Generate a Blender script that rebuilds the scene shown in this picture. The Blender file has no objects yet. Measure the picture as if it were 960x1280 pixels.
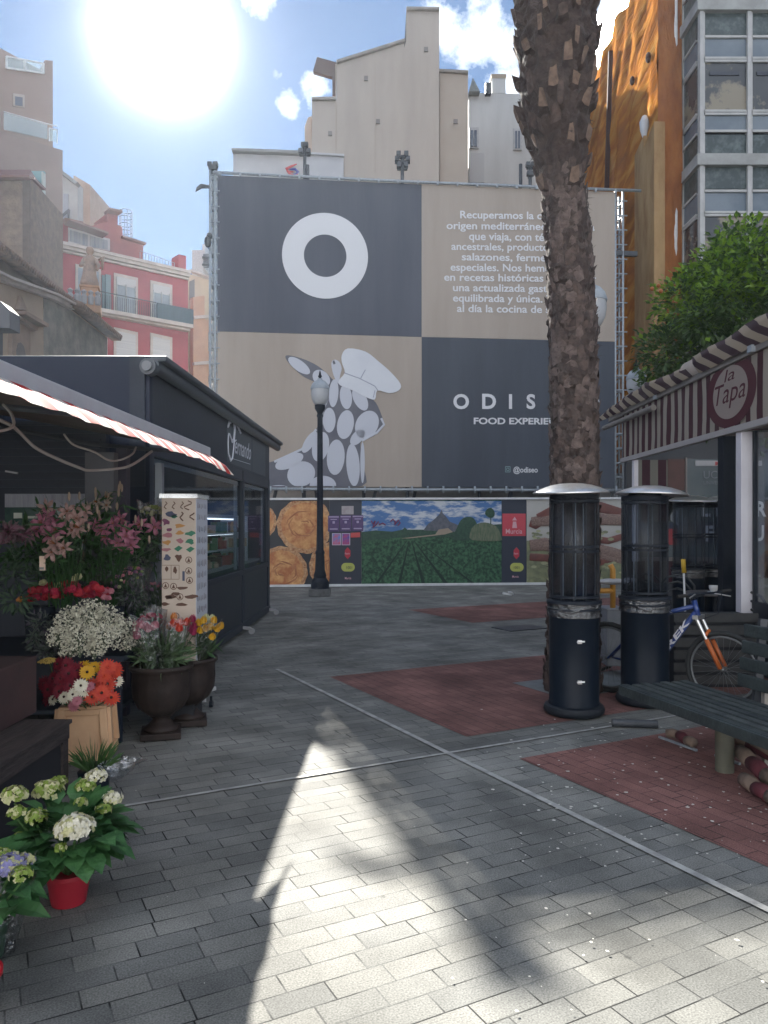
import bpy, math, random
from mathutils import Vector, Matrix
random.seed(7)
R = random.uniform
D = bpy.data
scene = bpy.context.scene
COL = scene.collection
EYE, F, HY, CX = 1.65, 960.0, 655.0, 480.0

# ---------------------------------------------------------------- camera
cam = D.cameras.new('camera'); cam.sensor_width = 36; cam.sensor_fit = 'AUTO'
cam.lens = 27.0; cam.shift_y = 15/1280; cam.clip_end = 2000; cam.clip_start = .05
camo = D.objects.new('camera', cam); COL.objects.link(camo)
camo.location = (0, 0, EYE); camo.rotation_euler = (math.pi/2, 0, 0)
scene.camera = camo

# ---------------------------------------------------------------- light
SUN = Vector((-275, 960, 610)).normalized()       # direction towards the sun
ELEV = math.asin(SUN.z); AZ = math.atan2(SUN.x, SUN.y)
sl = D.lights.new('sun', 'SUN'); sl.energy = 5.0; sl.angle = math.radians(.5); sl.color = (1, .95, .86)
so = D.objects.new('sun', sl); COL.objects.link(so)
so.rotation_euler = (-SUN).to_track_quat('-Z', 'Y').to_euler(); so.location = (0, 0, 30)

wd = D.worlds.new('World'); scene.world = wd; wd.use_nodes = True
nt = wd.node_tree; nt.nodes.clear(); N = nt.nodes.new; L = nt.links.new
def wmath(op, a, b=None, c=None, clamp=False):
    n = N('ShaderNodeMath'); n.operation = op; n.use_clamp = clamp
    for i, x in enumerate((a, b, c)):
        if x is None: continue
        if isinstance(x, (int, float)): n.inputs[i].default_value = x
        else: L(x, n.inputs[i])
    return n.outputs[0]
sky = N('ShaderNodeTexSky'); sky.sky_type = 'NISHITA'; sky.sun_disc = False
sky.sun_elevation = ELEV; sky.sun_rotation = AZ % (2*math.pi)
sky.air_density = .8; sky.dust_density = .03; sky.ozone_density = 3.5
tc = N('ShaderNodeTexCoord')
skm = N('ShaderNodeVectorMath'); skm.operation = 'MULTIPLY'; L(sky.outputs[0], skm.inputs[0]); skm.inputs[1].default_value = (.68, .86, 1.0)
KK = (1.15, 2.5, 5.0)                     # the sky's colour, softly limited so that it stays blue beside the sun
ska = N('ShaderNodeVectorMath'); ska.operation = 'ADD'; L(skm.outputs[0], ska.inputs[0]); ska.inputs[1].default_value = KK
skb = N('ShaderNodeVectorMath'); skb.operation = 'MULTIPLY'; L(skm.outputs[0], skb.inputs[0]); skb.inputs[1].default_value = KK
skd = N('ShaderNodeVectorMath'); skd.operation = 'DIVIDE'; L(skb.outputs[0], skd.inputs[0]); L(ska.outputs[0], skd.inputs[1])
def wdir(px, py): return Vector(((px-CX), F, (HY-py))).normalized()
def wdot(v):
    n = N('ShaderNodeVectorMath'); n.operation = 'DOT_PRODUCT'; L(tc.outputs['Generated'], n.inputs[0]); n.inputs[1].default_value = v
    return n.outputs['Value']
nz = N('ShaderNodeTexNoise'); nz.inputs['Scale'].default_value = 20; nz.inputs['Detail'].default_value = 8; nz.inputs['Roughness'].default_value = .6
L(tc.outputs['Generated'], nz.inputs['Vector'])
msk = None
for px, py, rad in ((640, 95, 5.0), (600, 15, 5.5), (390, 110, 1.7), (360, 126, 1.5), (348, 92, 1.0), (324, 2, 1.8), (770, 20, 5), (640, 70, 4.5), (900, -60, 12), 
                    (100, -900, 10), (500, -700, 12), (1250, 50, 10), (560, 35, 3)):
    d = wdot(wdir(px, py)); c0 = math.cos(math.radians(rad)); c1 = math.cos(math.radians(rad*.15))
    mr = N('ShaderNodeMapRange'); L(d, mr.inputs[0]); mr.inputs[1].default_value = c0; mr.inputs[2].default_value = c1
    msk = mr.outputs[0] if msk is None else wmath('MAXIMUM', msk, mr.outputs[0])
msk_f = msk; msk = wmath('MULTIPLY', msk, 0)
for v, rad in (((0, -1, .55), 50), ((.9, -.35, .7), 34), ((-.9, -.35, .7), 34), ((.1, -.1, 1), 28)):      # unseen cloud banks added behind and above the viewer as fill light
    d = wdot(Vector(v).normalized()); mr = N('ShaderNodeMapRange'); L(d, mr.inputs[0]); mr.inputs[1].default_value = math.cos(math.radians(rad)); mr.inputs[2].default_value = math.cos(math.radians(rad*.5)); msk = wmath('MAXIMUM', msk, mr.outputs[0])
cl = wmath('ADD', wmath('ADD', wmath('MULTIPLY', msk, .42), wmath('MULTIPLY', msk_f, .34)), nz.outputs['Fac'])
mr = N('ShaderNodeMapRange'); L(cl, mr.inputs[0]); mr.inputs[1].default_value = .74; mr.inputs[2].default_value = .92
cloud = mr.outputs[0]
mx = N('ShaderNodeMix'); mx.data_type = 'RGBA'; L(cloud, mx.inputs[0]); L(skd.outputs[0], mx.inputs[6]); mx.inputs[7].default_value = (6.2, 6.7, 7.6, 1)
# the bright air round the sun itself
sd = wmath('MAXIMUM', wdot(SUN), 0)
g1 = wmath('MULTIPLY', wmath('POWER', sd, 1500), 120)
g2 = wmath('MULTIPLY', wmath('POWER', sd, 230), 3.0)
g = wmath('ADD', g1, g2)
gc = N('ShaderNodeVectorMath'); gc.operation = 'SCALE'; gc.inputs[0].default_value = (1, .99, .96); L(g, gc.inputs['Scale'])
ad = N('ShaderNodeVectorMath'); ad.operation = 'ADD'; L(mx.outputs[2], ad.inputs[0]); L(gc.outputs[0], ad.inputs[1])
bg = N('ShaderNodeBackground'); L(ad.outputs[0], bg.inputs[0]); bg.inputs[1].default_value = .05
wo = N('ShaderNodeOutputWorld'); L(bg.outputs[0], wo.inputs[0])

vs = scene.view_settings
vs.view_transform = 'Standard'; vs.look = 'None'; vs.gamma = 1; vs.use_curve_mapping = False
vs.exposure = 2.1
scene.render.engine = 'CYCLES'
scene.cycles.max_bounces = 8; scene.cycles.transparent_max_bounces = 24

# ---------------------------------------------------------------- helpers
def G(px, py):
    d = EYE*F/(py-HY); return Vector(((px-CX)/F*d, d, 0))
def P(px, py, d): return Vector(((px-CX)/F*d, d, EYE+(HY-py)/F*d))
class Plane:
    def __init__(s, a, b):            # two (x, y) ground points
        s.a = Vector(a); s.d = (Vector(b)-Vector(a)).normalized(); s.n = Vector((s.d.y, -s.d.x))
        if s.n.dot(-s.a) < 0: s.n = -s.n
        s.D3 = Vector((s.d.x, s.d.y, 0)); s.N3 = Vector((s.n.x, s.n.y, 0))
    def hit(s, px, py, off=0):        # point of the plane on that sight line, raised off the surface
        r = Vector(((px-CX)/F, 1.0)); t = s.a.dot(s.n)/r.dot(s.n)
        return Vector((r.x*t, t, EYE+(HY-py)/F*t))+s.N3*off
def PX(px, d): return ((px-CX)/F*d, d)

def srgb(r, g, b):
    f = lambda c: (c/255/12.92) if c/255 <= .04045 else ((c/255+.055)/1.055)**2.4
    return (f(r), f(g), f(b))
def M(name, col, rough=.7, col2=None, scale=5., bump=0., bscale=None, metal=0., stretch=None, detail=6, lo=.35, hi=.65, spec=None, trans=0., coat=0., dist=.02, extra=None):
    m = D.materials.new(name); m.use_nodes = True; t = m.node_tree; b = t.nodes['Principled BSDF']
    b.inputs['Roughness'].default_value = rough; b.inputs['Metallic'].default_value = metal
    if spec is not None: b.inputs['Specular IOR Level'].default_value = spec
    if coat: b.inputs['Coat Weight'].default_value = coat; b.inputs['Coat Roughness'].default_value = .15
    b.inputs['Base Color'].default_value = (*col, 1)
    tcn = t.nodes.new('ShaderNodeTexCoord'); mp = t.nodes.new('ShaderNodeMapping'); t.links.new(tcn.outputs['Object'], mp.inputs[0])
    if stretch: mp.inputs['Scale'].default_value = stretch
    if col2 is not None:
        n = t.nodes.new('ShaderNodeTexNoise'); n.inputs['Scale'].default_value = scale; n.inputs['Detail'].default_value = detail; n.inputs['Roughness'].default_value = .62
        t.links.new(mp.outputs[0], n.inputs['Vector'])
        r = t.nodes.new('ShaderNodeMapRange'); t.links.new(n.outputs['Fac'], r.inputs[0]); r.inputs[1].default_value = lo; r.inputs[2].default_value = hi
        x = t.nodes.new('ShaderNodeMix'); x.data_type = 'RGBA'; t.links.new(r.outputs[0], x.inputs[0])
        x.inputs[6].default_value = (*col, 1); x.inputs[7].default_value = (*col2, 1); t.links.new(x.outputs[2], b.inputs['Base Color'])
    if bump:
        n2 = t.nodes.new('ShaderNodeTexNoise'); n2.inputs['Scale'].default_value = bscale or scale*4; n2.inputs['Detail'].default_value = 8
        t.links.new(mp.outputs[0], n2.inputs['Vector'])
        bp = t.nodes.new('ShaderNodeBump'); bp.inputs['Strength'].default_value = bump; bp.inputs['Distance'].default_value = dist
        t.links.new(n2.outputs['Fac'], bp.inputs['Height']); t.links.new(bp.outputs[0], b.inputs['Normal'])
    if trans:                                     # leaf, petal or cloth light passes through
        tr = t.nodes.new('ShaderNodeBsdfTranslucent'); ms = t.nodes.new('ShaderNodeMixShader'); ms.inputs[0].default_value = trans
        out = t.nodes['Material Output']
        t.links.new(b.outputs[0], ms.inputs[1]); t.links.new(tr.outputs[0], ms.inputs[2]); t.links.new(ms.outputs[0], out.inputs[0])
        lk = b.inputs['Base Color'].links
        if lk: t.links.new(lk[0].from_socket, tr.inputs[0])
        else: tr.inputs[0].default_value = (*col, 1)
    return m
def stripes(name, c1, c2, axis, width, rough=.8, trans=0., off=0., slant=0.):
    m = M(name, c1, rough, trans=trans); t = m.node_tree; b = t.nodes['Principled BSDF']
    tcn = t.nodes.new('ShaderNodeTexCoord'); sp = t.nodes.new('ShaderNodeSeparateXYZ'); t.links.new(tcn.outputs['Object'], sp.inputs[0])
    nn = t.nodes.new('ShaderNodeTexNoise'); nn.inputs['Scale'].default_value = 3; t.links.new(tcn.outputs['Object'], nn.inputs[0])
    w = t.nodes.new('ShaderNodeMath'); w.operation = 'MULTIPLY_ADD'; t.links.new(nn.outputs['Fac'], w.inputs[0]); w.inputs[1].default_value = width*.3; sl_ = t.nodes.new('ShaderNodeMath'); sl_.operation = 'MULTIPLY_ADD'; t.links.new(sp.outputs[2], sl_.inputs[0]); sl_.inputs[1].default_value = slant; t.links.new(sp.outputs[axis], sl_.inputs[2]); t.links.new(sl_.outputs[0], w.inputs[2])
    a = t.nodes.new('ShaderNodeMath'); a.operation = 'MULTIPLY_ADD'; t.links.new(w.outputs[0], a.inputs[0]); a.inputs[1].default_value = .5/width; a.inputs[2].default_value = off+100
    fr = t.nodes.new('ShaderNodeMath'); fr.operation = 'FRACT'; t.links.new(a.outputs[0], fr.inputs[0])
    gt = t.nodes.new('ShaderNodeMath'); gt.operation = 'GREATER_THAN'; t.links.new(fr.outputs[0], gt.inputs[0]); gt.inputs[1].default_value = .5
    x = t.nodes.new('ShaderNodeMix'); x.data_type = 'RGBA'; t.links.new(gt.outputs[0], x.inputs[0]); x.inputs[6].default_value = (*c1, 1); x.inputs[7].default_value = (*c2, 1)
    t.links.new(x.outputs[2], b.inputs['Base Color'])
    for n in t.nodes:
        if n.type == 'BSDF_TRANSLUCENT': t.links.new(x.outputs[2], n.inputs[0])
    return m
def thin(name, col=(1, 1, 1), alpha=.8, rough=.05, wrinkle=0., edge=.45):   # pane or foil: mostly clear, with reflections
    m = D.materials.new(name); m.use_nodes = True; t = m.node_tree; t.nodes.clear()
    tr = t.nodes.new('ShaderNodeBsdfTransparent'); tr.inputs[0].default_value = (*col, 1)
    gl = t.nodes.new('ShaderNodeBsdfGlossy'); gl.inputs['Roughness'].default_value = rough
    lw = t.nodes.new('ShaderNodeLayerWeight'); lw.inputs[0].default_value = .35
    mr = t.nodes.new('ShaderNodeMapRange'); t.links.new(lw.outputs['Fresnel'], mr.inputs[0]); mr.inputs[3].default_value = 1-alpha; mr.inputs[4].default_value = edge
    ms = t.nodes.new('ShaderNodeMixShader'); t.links.new(mr.outputs[0], ms.inputs[0]); t.links.new(tr.outputs[0], ms.inputs[1]); t.links.new(gl.outputs[0], ms.inputs[2])
    o = t.nodes.new('ShaderNodeOutputMaterial'); t.links.new(ms.outputs[0], o.inputs[0])
    if wrinkle:
        n2 = t.nodes.new('ShaderNodeTexNoise'); n2.inputs['Scale'].default_value = 22; n2.inputs['Detail'].default_value = 4
        tcn = t.nodes.new('ShaderNodeTexCoord'); t.links.new(tcn.outputs['Object'], n2.inputs[0])
        bp = t.nodes.new('ShaderNodeBump'); bp.inputs['Strength'].default_value = wrinkle; bp.inputs['Distance'].default_value = .05
        t.links.new(n2.outputs['Fac'], bp.inputs['Height']); t.links.new(bp.outputs[0], gl.inputs['Normal'])
    return m

class MB:
    def __init__(s): s.v = []; s.f = []; s.m = []
    def add(s, vs_, fs, mi=0):
        k = len(s.v); s.v += [Vector(v) for v in vs_]; s.f += [[i+k for i in f] for f in fs]; s.m += [mi]*len(fs); return s
    def box(s, c, sz, rz=0, mi=0, rx=0, ry=0):
        r = Matrix.Rotation(rz, 3, 'Z') @ Matrix.Rotation(ry, 3, 'Y') @ Matrix.Rotation(rx, 3, 'X')
        vv = [Vector(c)+r@Vector((x*sz[0]/2, y*sz[1]/2, z*sz[2]/2)) for x in (-1, 1) for y in (-1, 1) for z in (-1, 1)]
        return s.add(vv, [(0, 1, 3, 2), (4, 6, 7, 5), (0, 4, 5, 1), (2, 3, 7, 6), (0, 2, 6, 4), (1, 5, 7, 3)], mi)
    def b2(s, lo, hi, mi=0):
        return s.box([(a+b)/2 for a, b in zip(lo, hi)], [abs(b-a) for a, b in zip(lo, hi)], 0, mi)
    def beam(s, p, q, w, h, mi=0, up=(0, 0, 1)):
        p, q = Vector(p), Vector(q); d = (q-p).normalized(); u = Vector(up)
        if abs(d.dot(u)) > .98: u = Vector((0, 1, 0))
        x = d.cross(u).normalized()*w/2; z = x.cross(d).normalized()*h/2
        vv = [p-x-z, p+x-z, p+x+z, p-x+z, q-x-z, q+x-z, q+x+z, q-x+z]
        return s.add(vv, [(0, 3, 2, 1), (4, 5, 6, 7), (0, 1, 5, 4), (1, 2, 6, 5), (2, 3, 7, 6), (3, 0, 4, 7)], mi)
    def tube(s, pts, r, n=8, mi=0, caps=True, flat=1., fn=None):
        pts = [Vector(p) for p in pts]; k = len(pts); rr = r if isinstance(r, (list, tuple)) else [r]*k
        base = []; x = None
        for i, p in enumerate(pts):
            d = (pts[min(i+1, k-1)]-pts[max(i-1, 0)]).normalized()
            if x is None:
                u = Vector((0, 0, 1)) if abs(d.z) < .9 else Vector((1, 0, 0)); x = d.cross(u).normalized()
            else: x = (x-d*x.dot(d)).normalized()
            y = d.cross(x)
            base.append([p+(x*math.cos(2*math.pi*j/n)+y*(flat if fn is None else 1)*math.sin(2*math.pi*j/n))*rr[i] for j in range(n)])
        if fn is not None:
            base = [[q-fn*((q-p).dot(fn)*(1-flat)) for q in b] for b, p in zip(base, pts)]
        vv = [q for b in base for q in b]
        ff = [(i*n+j, i*n+(j+1) % n, (i+1)*n+(j+1) % n, (i+1)*n+j) for i in range(k-1) for j in range(n)]
        if caps: ff += [tuple(range(n))[::-1], tuple((k-1)*n+j for j in range(n))]
        return s.add(vv, ff, mi)
    def lathe(s, prof, c=(0, 0, 0), n=24, mi=0, rip=None):
        c = Vector(c); vv = []
        for r, z in prof:
            for j in range(n):
                a = 2*math.pi*j/n; q = r*(1 if rip is None else rip(a, z)); vv.append(c+Vector((math.cos(a)*q, math.sin(a)*q, z)))
        ff = [(i*n+j, i*n+(j+1) % n, (i+1)*n+(j+1) % n, (i+1)*n+j) for i in range(len(prof)-1) for j in range(n)]
        if prof[0][0] > 1e-4: ff.append(tuple(range(n))[::-1])
        if prof[-1][0] > 1e-4: ff.append(tuple((len(prof)-1)*n+j for j in range(n)))
        return s.add(vv, ff, mi)
    def ball(s, c, r, n=10, m=6, mi=0):
        r = (r, r, r) if isinstance(r, (int, float)) else r; c = Vector(c); vv = []
        for i in range(m+1):
            t = math.pi*i/m
            for j in range(n):
                a = 2*math.pi*j/n; vv.append(c+Vector((r[0]*math.sin(t)*math.cos(a), r[1]*math.sin(t)*math.sin(a), -r[2]*math.cos(t))))
        return s.add(vv, [(i*n+j, i*n+(j+1) % n, (i+1)*n+(j+1) % n, (i+1)*n+j) for i in range(m) for j in range(n)], mi)
    def prism(s, pts, ext, mi=0, mside=None):
        pts = [Vector(p) for p in pts]; e = Vector(ext); n = len(pts)
        s.add(pts+[p+e for p in pts], [tuple(range(n)), tuple(range(n, 2*n))[::-1]], mi)
        k = len(s.v)-2*n; ff = [(k+i, k+n+i, k+n+(i+1) % n, k+(i+1) % n) for i in range(n)]
        s.f += [list(f) for f in ff]; s.m += [mi if mside is None else mside]*n; return s
    def quad(s, a, b, c, d, mi=0): return s.add([a, b, c, d], [(0, 1, 2, 3)], mi)
    def leaf(s, p, d, n, Ln, W, mi=0, bend=.3, fold=.15):
        p, d, n = Vector(p), Vector(d).normalized(), Vector(n); n = (n-d*n.dot(d)).normalized(); w = d.cross(n)
        q = lambda t, k: p+d*Ln*t-n*(bend*Ln*t*t)+w*(W*k)+n*(fold*W*abs(k)*2)
        vv = [q(0, 0), q(.3, -.42), q(.3, 0), q(.3, .42), q(.62, -.42), q(.62, 0), q(.62, .42), q(1, 0)]
        return s.add(vv, [(0, 2, 1), (0, 3, 2), (1, 2, 5, 4), (2, 3, 6, 5), (4, 5, 7), (5, 6, 7)], mi)
    def text(s, body, p, right, up, w=None, h=None, ext=.004, shear=0., bold=0., mi=0, sx=1., center=False, space=1.):
        c = D.curves.new('t', 'FONT'); c.body = body; c.shear = shear; c.offset = bold; c.resolution_u = 4; c.space_character = space
        o = D.objects.new('t', c); COL.objects.link(o); bpy.context.view_layer.update()
        me = o.evaluated_get(bpy.context.evaluated_depsgraph_get()).to_mesh()
        pts = [v.co.copy() for v in me.vertices]; fs = [tuple(q.vertices) for q in me.polygons]
        D.objects.remove(o); D.curves.remove(c)
        if not pts: return s
        x0 = min(q.x for q in pts); x1 = max(q.x for q in pts); y1 = max(q.y for q in pts)
        k = w/(x1-x0) if w else h/(y1-min(q.y for q in pts) if body.isupper() else y1)
        kx = k*sx if not (w and h) else w/(x1-x0)
        if w and h: k = h/y1
        right = Vector(right).normalized(); up = Vector(up).normalized(); nn = right.cross(up)
        ox = x0+(x1-x0)/2 if center else x0
        s.add([Vector(p)+right*(q.x-ox)*kx+up*q.y*k+nn*ext for q in pts], fs, mi); return s
    def build(s, name, mats, parent=None, smooth=False, bev=0.):
        me = D.meshes.new(name); off = Vector((0, 0, 0)); q = parent
        while q is not None: off += q.location; q = q.parent
        me.from_pydata([v-off for v in s.v], [], s.f); me.update()
        for m in (mats if isinstance(mats, (list, tuple)) else [mats]): me.materials.append(m)
        me.polygons.foreach_set('material_index', s.m)
        if smooth: me.polygons.foreach_set('use_smooth', [True]*len(me.polygons))
        o = D.objects.new(name, me); COL.objects.link(o); o.parent = parent
        if smooth and smooth != 2:
            try: me.set_sharp_from_angle(angle=math.radians(40))
            except Exception: pass
        if bev:
            b = o.modifiers.new('bevel', 'BEVEL'); b.width = bev; b.segments = 2; b.limit_method = 'ANGLE'
        return o
def bsplit(s, name, mats, parent=None, **k):
    '''build every separate piece as an object of its own'''
    par = list(range(len(s.v)))
    def fd(i):
        while par[i] != i: par[i] = par[par[i]]; i = par[i]
        return i
    for f in s.f:
        for q in f[1:]: par[fd(f[0])] = fd(q)
    gr = {}
    for f, m in zip(s.f, s.m): gr.setdefault(fd(f[0]), []).append((f, m))
    out = []
    for fs in gr.values():
        o = MB(); mp_ = {}
        for f, m in fs:
            for q in f:
                if q not in mp_: mp_[q] = len(o.v); o.v.append(s.v[q])
            o.f.append([mp_[q] for q in f]); o.m.append(m)
        out.append(o.build(name, mats, parent, **k))
    return out
MB.bsplit = bsplit
def thing(name, loc, label, cat, group=None, kind=None):
    o = D.objects.new(name, None); COL.objects.link(o); o.location = loc; o.empty_display_size = .1
    return tag(o, label, cat, group, kind)
def tag(o, label=None, cat=None, group=None, kind=None):
    if label: o['label'] = label
    if cat: o['category'] = cat
    if group: o['group'] = group
    if kind: o['kind'] = kind
    return o
def solo(mb, name, mats, label, cat, group=None, kind=None, **k):
    return tag(mb.build(name, mats, None, **k), label, cat, group, kind)
def recenter(o):
    me = o.data; xs = [v.co for v in me.vertices]; c = sum(xs, Vector())/len(xs); c.z = min(v.z for v in xs)
    me.transform(Matrix.Translation(-c)); o.location = o.location+c; return o
def dup(root, loc, rz=0, label=None, group=None, scale=None):
    def cp(o, par):
        c = o.copy(); COL.objects.link(c); c.parent = par
        for ch in o.children: cp(ch, c)
        return c
    r = cp(root, None); r.location = loc; r.rotation_euler = (0, 0, rz)
    if scale: r.scale = (scale,)*3
    if label: r['label'] = label
    if group: r['group'] = group
    return r

# ---------------------------------------------------------------- materials
black_metal = M('black_metal', (.008, .012, .02), .5, (.015, .02, .03), 9, .1, spec=.2)
dark_metal = M('dark_metal', (.03, .036, .045), .45, (.055, .06, .07), 7, .1)
grey_metal = M('grey_metal', (.30, .32, .34), .45, (.22, .24, .26), 12, .1, metal=.3)
galv = M('galvanised_steel', (.34, .37, .40), .5, (.25, .28, .31), 20, .05, metal=.2)
alu = M('brushed_aluminium', (.8, .8, .8), .33, (.66, .64, .6), 7, .08, metal=.85)
white_paint = M('white_paint', (.68, .68, .68), .5, (.55, .55, .55), 4, .05)
dirty_white = M('dirty_white', (.5, .5, .5), .6, (.36, .36, .37), 9, .1)
cream_stone = M('cream_stone', (.45, .40, .33), .85, (.36, .31, .26), 3, .4)
glass = thin('window_glass', (.8, .84, .88), .93, .03, edge=.22)
clear = thin('clear_glass', (.9, .92, .93), .96, .08, edge=.2)
foil = thin('cellophane', (.93, .95, .97), .84, .12, 1.)
black_hole = M('dark_interior', (.012, .014, .02), .8)
green_stem = M('stem_green', (.04, .10, .025), .6, (.07, .15, .04), 15, trans=.15)
green_leaf = M('leaf_green', (.018, .065, .018), .42, (.04, .11, .03), 14, trans=.25)
green_pale = M('leaf_pale_green', (.10, .16, .07), .55, (.05, .10, .04), 20, trans=.2)
# ================================================================ setting: ground
TH = math.radians(27.7)
O0 = Vector((.46, 5.53, 0))
def paver(name, c1, c2, mort, bw, rh, rot=0., wear=.5):
    m = D.materials.new(name); m.use_nodes = True; t = m.node_tree; b = t.nodes['Principled BSDF']
    tcn = t.nodes.new('ShaderNodeTexCoord'); mp = t.nodes.new('ShaderNodeMapping'); t.links.new(tcn.outputs['Object'], mp.inputs[0]); mp.inputs['Rotation'].default_value = (0, 0, rot)
    # slight waviness of the courses
    br = t.nodes.new('ShaderNodeTexBrick'); br.inputs['Scale'].default_value = 1; br.inputs['Brick Width'].default_value = bw; br.inputs['Row Height'].default_value = rh
    br.inputs['Mortar Size'].default_value = .0036; br.inputs['Mortar Smooth'].default_value = .3; br.offset = .37; br.squash = 1.35; br.squash_frequency = 3
    br.inputs['Color1'].default_value = (*c1, 1); br.inputs['Color2'].default_value = (*c2, 1); br.inputs['Mortar'].default_value = (*c1, 1); br.inputs['Bias'].default_value = 0
    t.links.new(mp.outputs[0], br.inputs['Vector'])
    n1 = t.nodes.new('ShaderNodeTexNoise'); n1.inputs['Scale'].default_value = 1.7; n1.inputs['Detail'].default_value = 5; t.links.new(tcn.outputs['Object'], n1.inputs[0])
    n2 = t.nodes.new('ShaderNodeTexNoise'); n2.inputs['Scale'].default_value = 140; n2.inputs['Detail'].default_value = 4; t.links.new(tcn.outputs['Object'], n2.inputs[0])
    n3 = t.nodes.new('ShaderNodeTexNoise'); n3.inputs['Scale'].default_value = 4.5; n3.inputs['Detail'].default_value = 3; t.links.new(tcn.outputs['Object'], n3.inputs[0])
    # trodden-in stains and gum spots
    vo = t.nodes.new('ShaderNodeTexVoronoi'); vo.inputs['Scale'].default_value = 2.6; t.links.new(tcn.outputs['Object'], vo.inputs['Vector'])
    vr = t.nodes.new('ShaderNodeMapRange'); t.links.new(vo.outputs['Distance'], vr.inputs[0]); vr.inputs[1].default_value = .025; vr.inputs[2].default_value = .05; vr.inputs[3].default_value = .62; vr.inputs[4].default_value = 1.
    ns = t.nodes.new('ShaderNodeTexNoise'); ns.inputs['Scale'].default_value = .55; ns.inputs['Detail'].default_value = 9; ns.inputs['Roughness'].default_value = .7; t.links.new(tcn.outputs['Object'], ns.inputs[0])
    nr = t.nodes.new('ShaderNodeMapRange'); t.links.new(ns.outputs['Fac'], nr.inputs[0]); nr.inputs[1].default_value = .38; nr.inputs[2].default_value = .6; nr.inputs[3].default_value = .72; nr.inputs[4].default_value = 1.1
    st_ = t.nodes.new('ShaderNodeMath'); st_.operation = 'MULTIPLY'; t.links.new(vr.outputs[0], st_.inputs[0]); t.links.new(nr.outputs[0], st_.inputs[1])
    # joints are filled with grit in places
    mk = t.nodes.new('ShaderNodeMapRange'); t.links.new(n3.outputs['Fac'], mk.inputs[0]); mk.inputs[1].default_value = .42; mk.inputs[2].default_value = .58; mk.inputs[3].default_value = wear; mk.inputs[4].default_value = 1
    jm = t.nodes.new('ShaderNodeMath'); jm.operation = 'MULTIPLY'; t.links.new(br.outputs['Fac'], jm.inputs[0]); t.links.new(mk.outputs[0], jm.inputs[1])
    v1 = t.nodes.new('ShaderNodeMapRange'); t.links.new(n1.outputs['Fac'], v1.inputs[0]); v1.inputs[1].default_value = .3; v1.inputs[2].default_value = .7; v1.inputs[3].default_value = .62; v1.inputs[4].default_value = 1.3
    v2 = t.nodes.new('ShaderNodeMapRange'); t.links.new(n2.outputs['Fac'], v2.inputs[0]); v2.inputs[1].default_value = .3; v2.inputs[2].default_value = .7; v2.inputs[3].default_value = .62; v2.inputs[4].default_value = 1.4
    vm = t.nodes.new('ShaderNodeMath'); vm.operation = 'MULTIPLY'; t.links.new(v1.outputs[0], vm.inputs[0]); t.links.new(v2.outputs[0], vm.inputs[1])
    vm2 = t.nodes.new('ShaderNodeMath'); vm2.operation = 'MULTIPLY'; t.links.new(vm.outputs[0], vm2.inputs[0]); t.links.new(st_.outputs[0], vm2.inputs[1]); vm = vm2
    sc = t.nodes.new('ShaderNodeVectorMath'); sc.operation = 'SCALE'; t.links.new(br.outputs['Color'], sc.inputs[0]); t.links.new(vm.outputs[0], sc.inputs['Scale'])
    x = t.nodes.new('ShaderNodeMix'); x.data_type = 'RGBA'; t.links.new(jm.outputs[0], x.inputs[0]); t.links.new(sc.outputs[0], x.inputs[6]); x.inputs[7].default_value = (*mort, 1)
    t.links.new(x.outputs[2], b.inputs['Base Color']); b.inputs['Roughness'].default_value = .78; b.inputs['Specular IOR Level'].default_value = .2
    h = t.nodes.new('ShaderNodeMath'); h.operation = 'MULTIPLY_ADD'; t.links.new(n2.outputs['Fac'], h.inputs[0]); h.inputs[1].default_value = .35; 
    ng = t.nodes.new('ShaderNodeMath'); ng.operation = 'MULTIPLY'; t.links.new(jm.outputs[0], ng.inputs[0]); ng.inputs[1].default_value = -1
    t.links.new(ng.outputs[0], h.inputs[2])
    bp = t.nodes.new('ShaderNodeBump'); bp.inputs['Strength'].default_value = .7; bp.inputs['Distance'].default_value = .006; t.links.new(h.outputs[0], bp.inputs['Height']); t.links.new(bp.outputs[0], b.inputs['Normal'])
    return m
def sheet(name, rects, z, mat):
    mb = MB()
    for u0, v0, u1, v1 in rects: mb.add([(u0, v0, 0), (u1, v0, 0), (u1, v1, 0), (u0, v1, 0)], [(0, 1, 2, 3)])
    o = mb.build(name, mat); o.location = O0+Vector((0, 0, z)); o.rotation_euler = (0, 0, TH); o['kind'] = 'structure'; return o
asph = M('far_ground', (.09, .09, .092), .9, (.06, .06, .062), 3, .3)
g = MB().add([(-110, -60, 0), (110, -60, 0), (110, 160, 0), (-110, 160, 0)], [(0, 1, 2, 3)]).build('ground', asph); g['kind'] = 'structure'; g.location.z = -.012
grey_pv = paver('grey_pavers', (.150, .153, .146), (.210, .210, .193), (.016, .017, .017), .235, .118, 0, .15)
sheet('paving', [(-40, -40, 40, 40)], -.004, grey_pv)
red_pv = paver('red_pavers', (.175, .084, .074), (.225, .112, .098), (.03, .022, .022), .2, .1, math.pi/2, .3)
sheet('red_paving', [(.36, .30, 9, 2.94), (.38, -9, 9, -.34), (4.3, 6.0, 12, 8.2)], 0, red_pv)
inset = M('paving_border', (.19, .20, .20), .7, (.14, .15, .15), 6, .3, 90)
sheet('paving_band', [(-.36+.72, .98, .36+1.5, 1.02), (1.9, .95, 9, 1.75)][1:], .004, inset)
strip = M('white_stone_strip', (.40, .40, .38), .7, (.25, .25, .24), 7, .4, 60, lo=.4, hi=.6)
sheet('stone_strip', [(-.022, -12, .022, 3.6), (-9, -.016, -.022, .016), (.022, -.016, 9, .016)], .004, strip)
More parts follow.
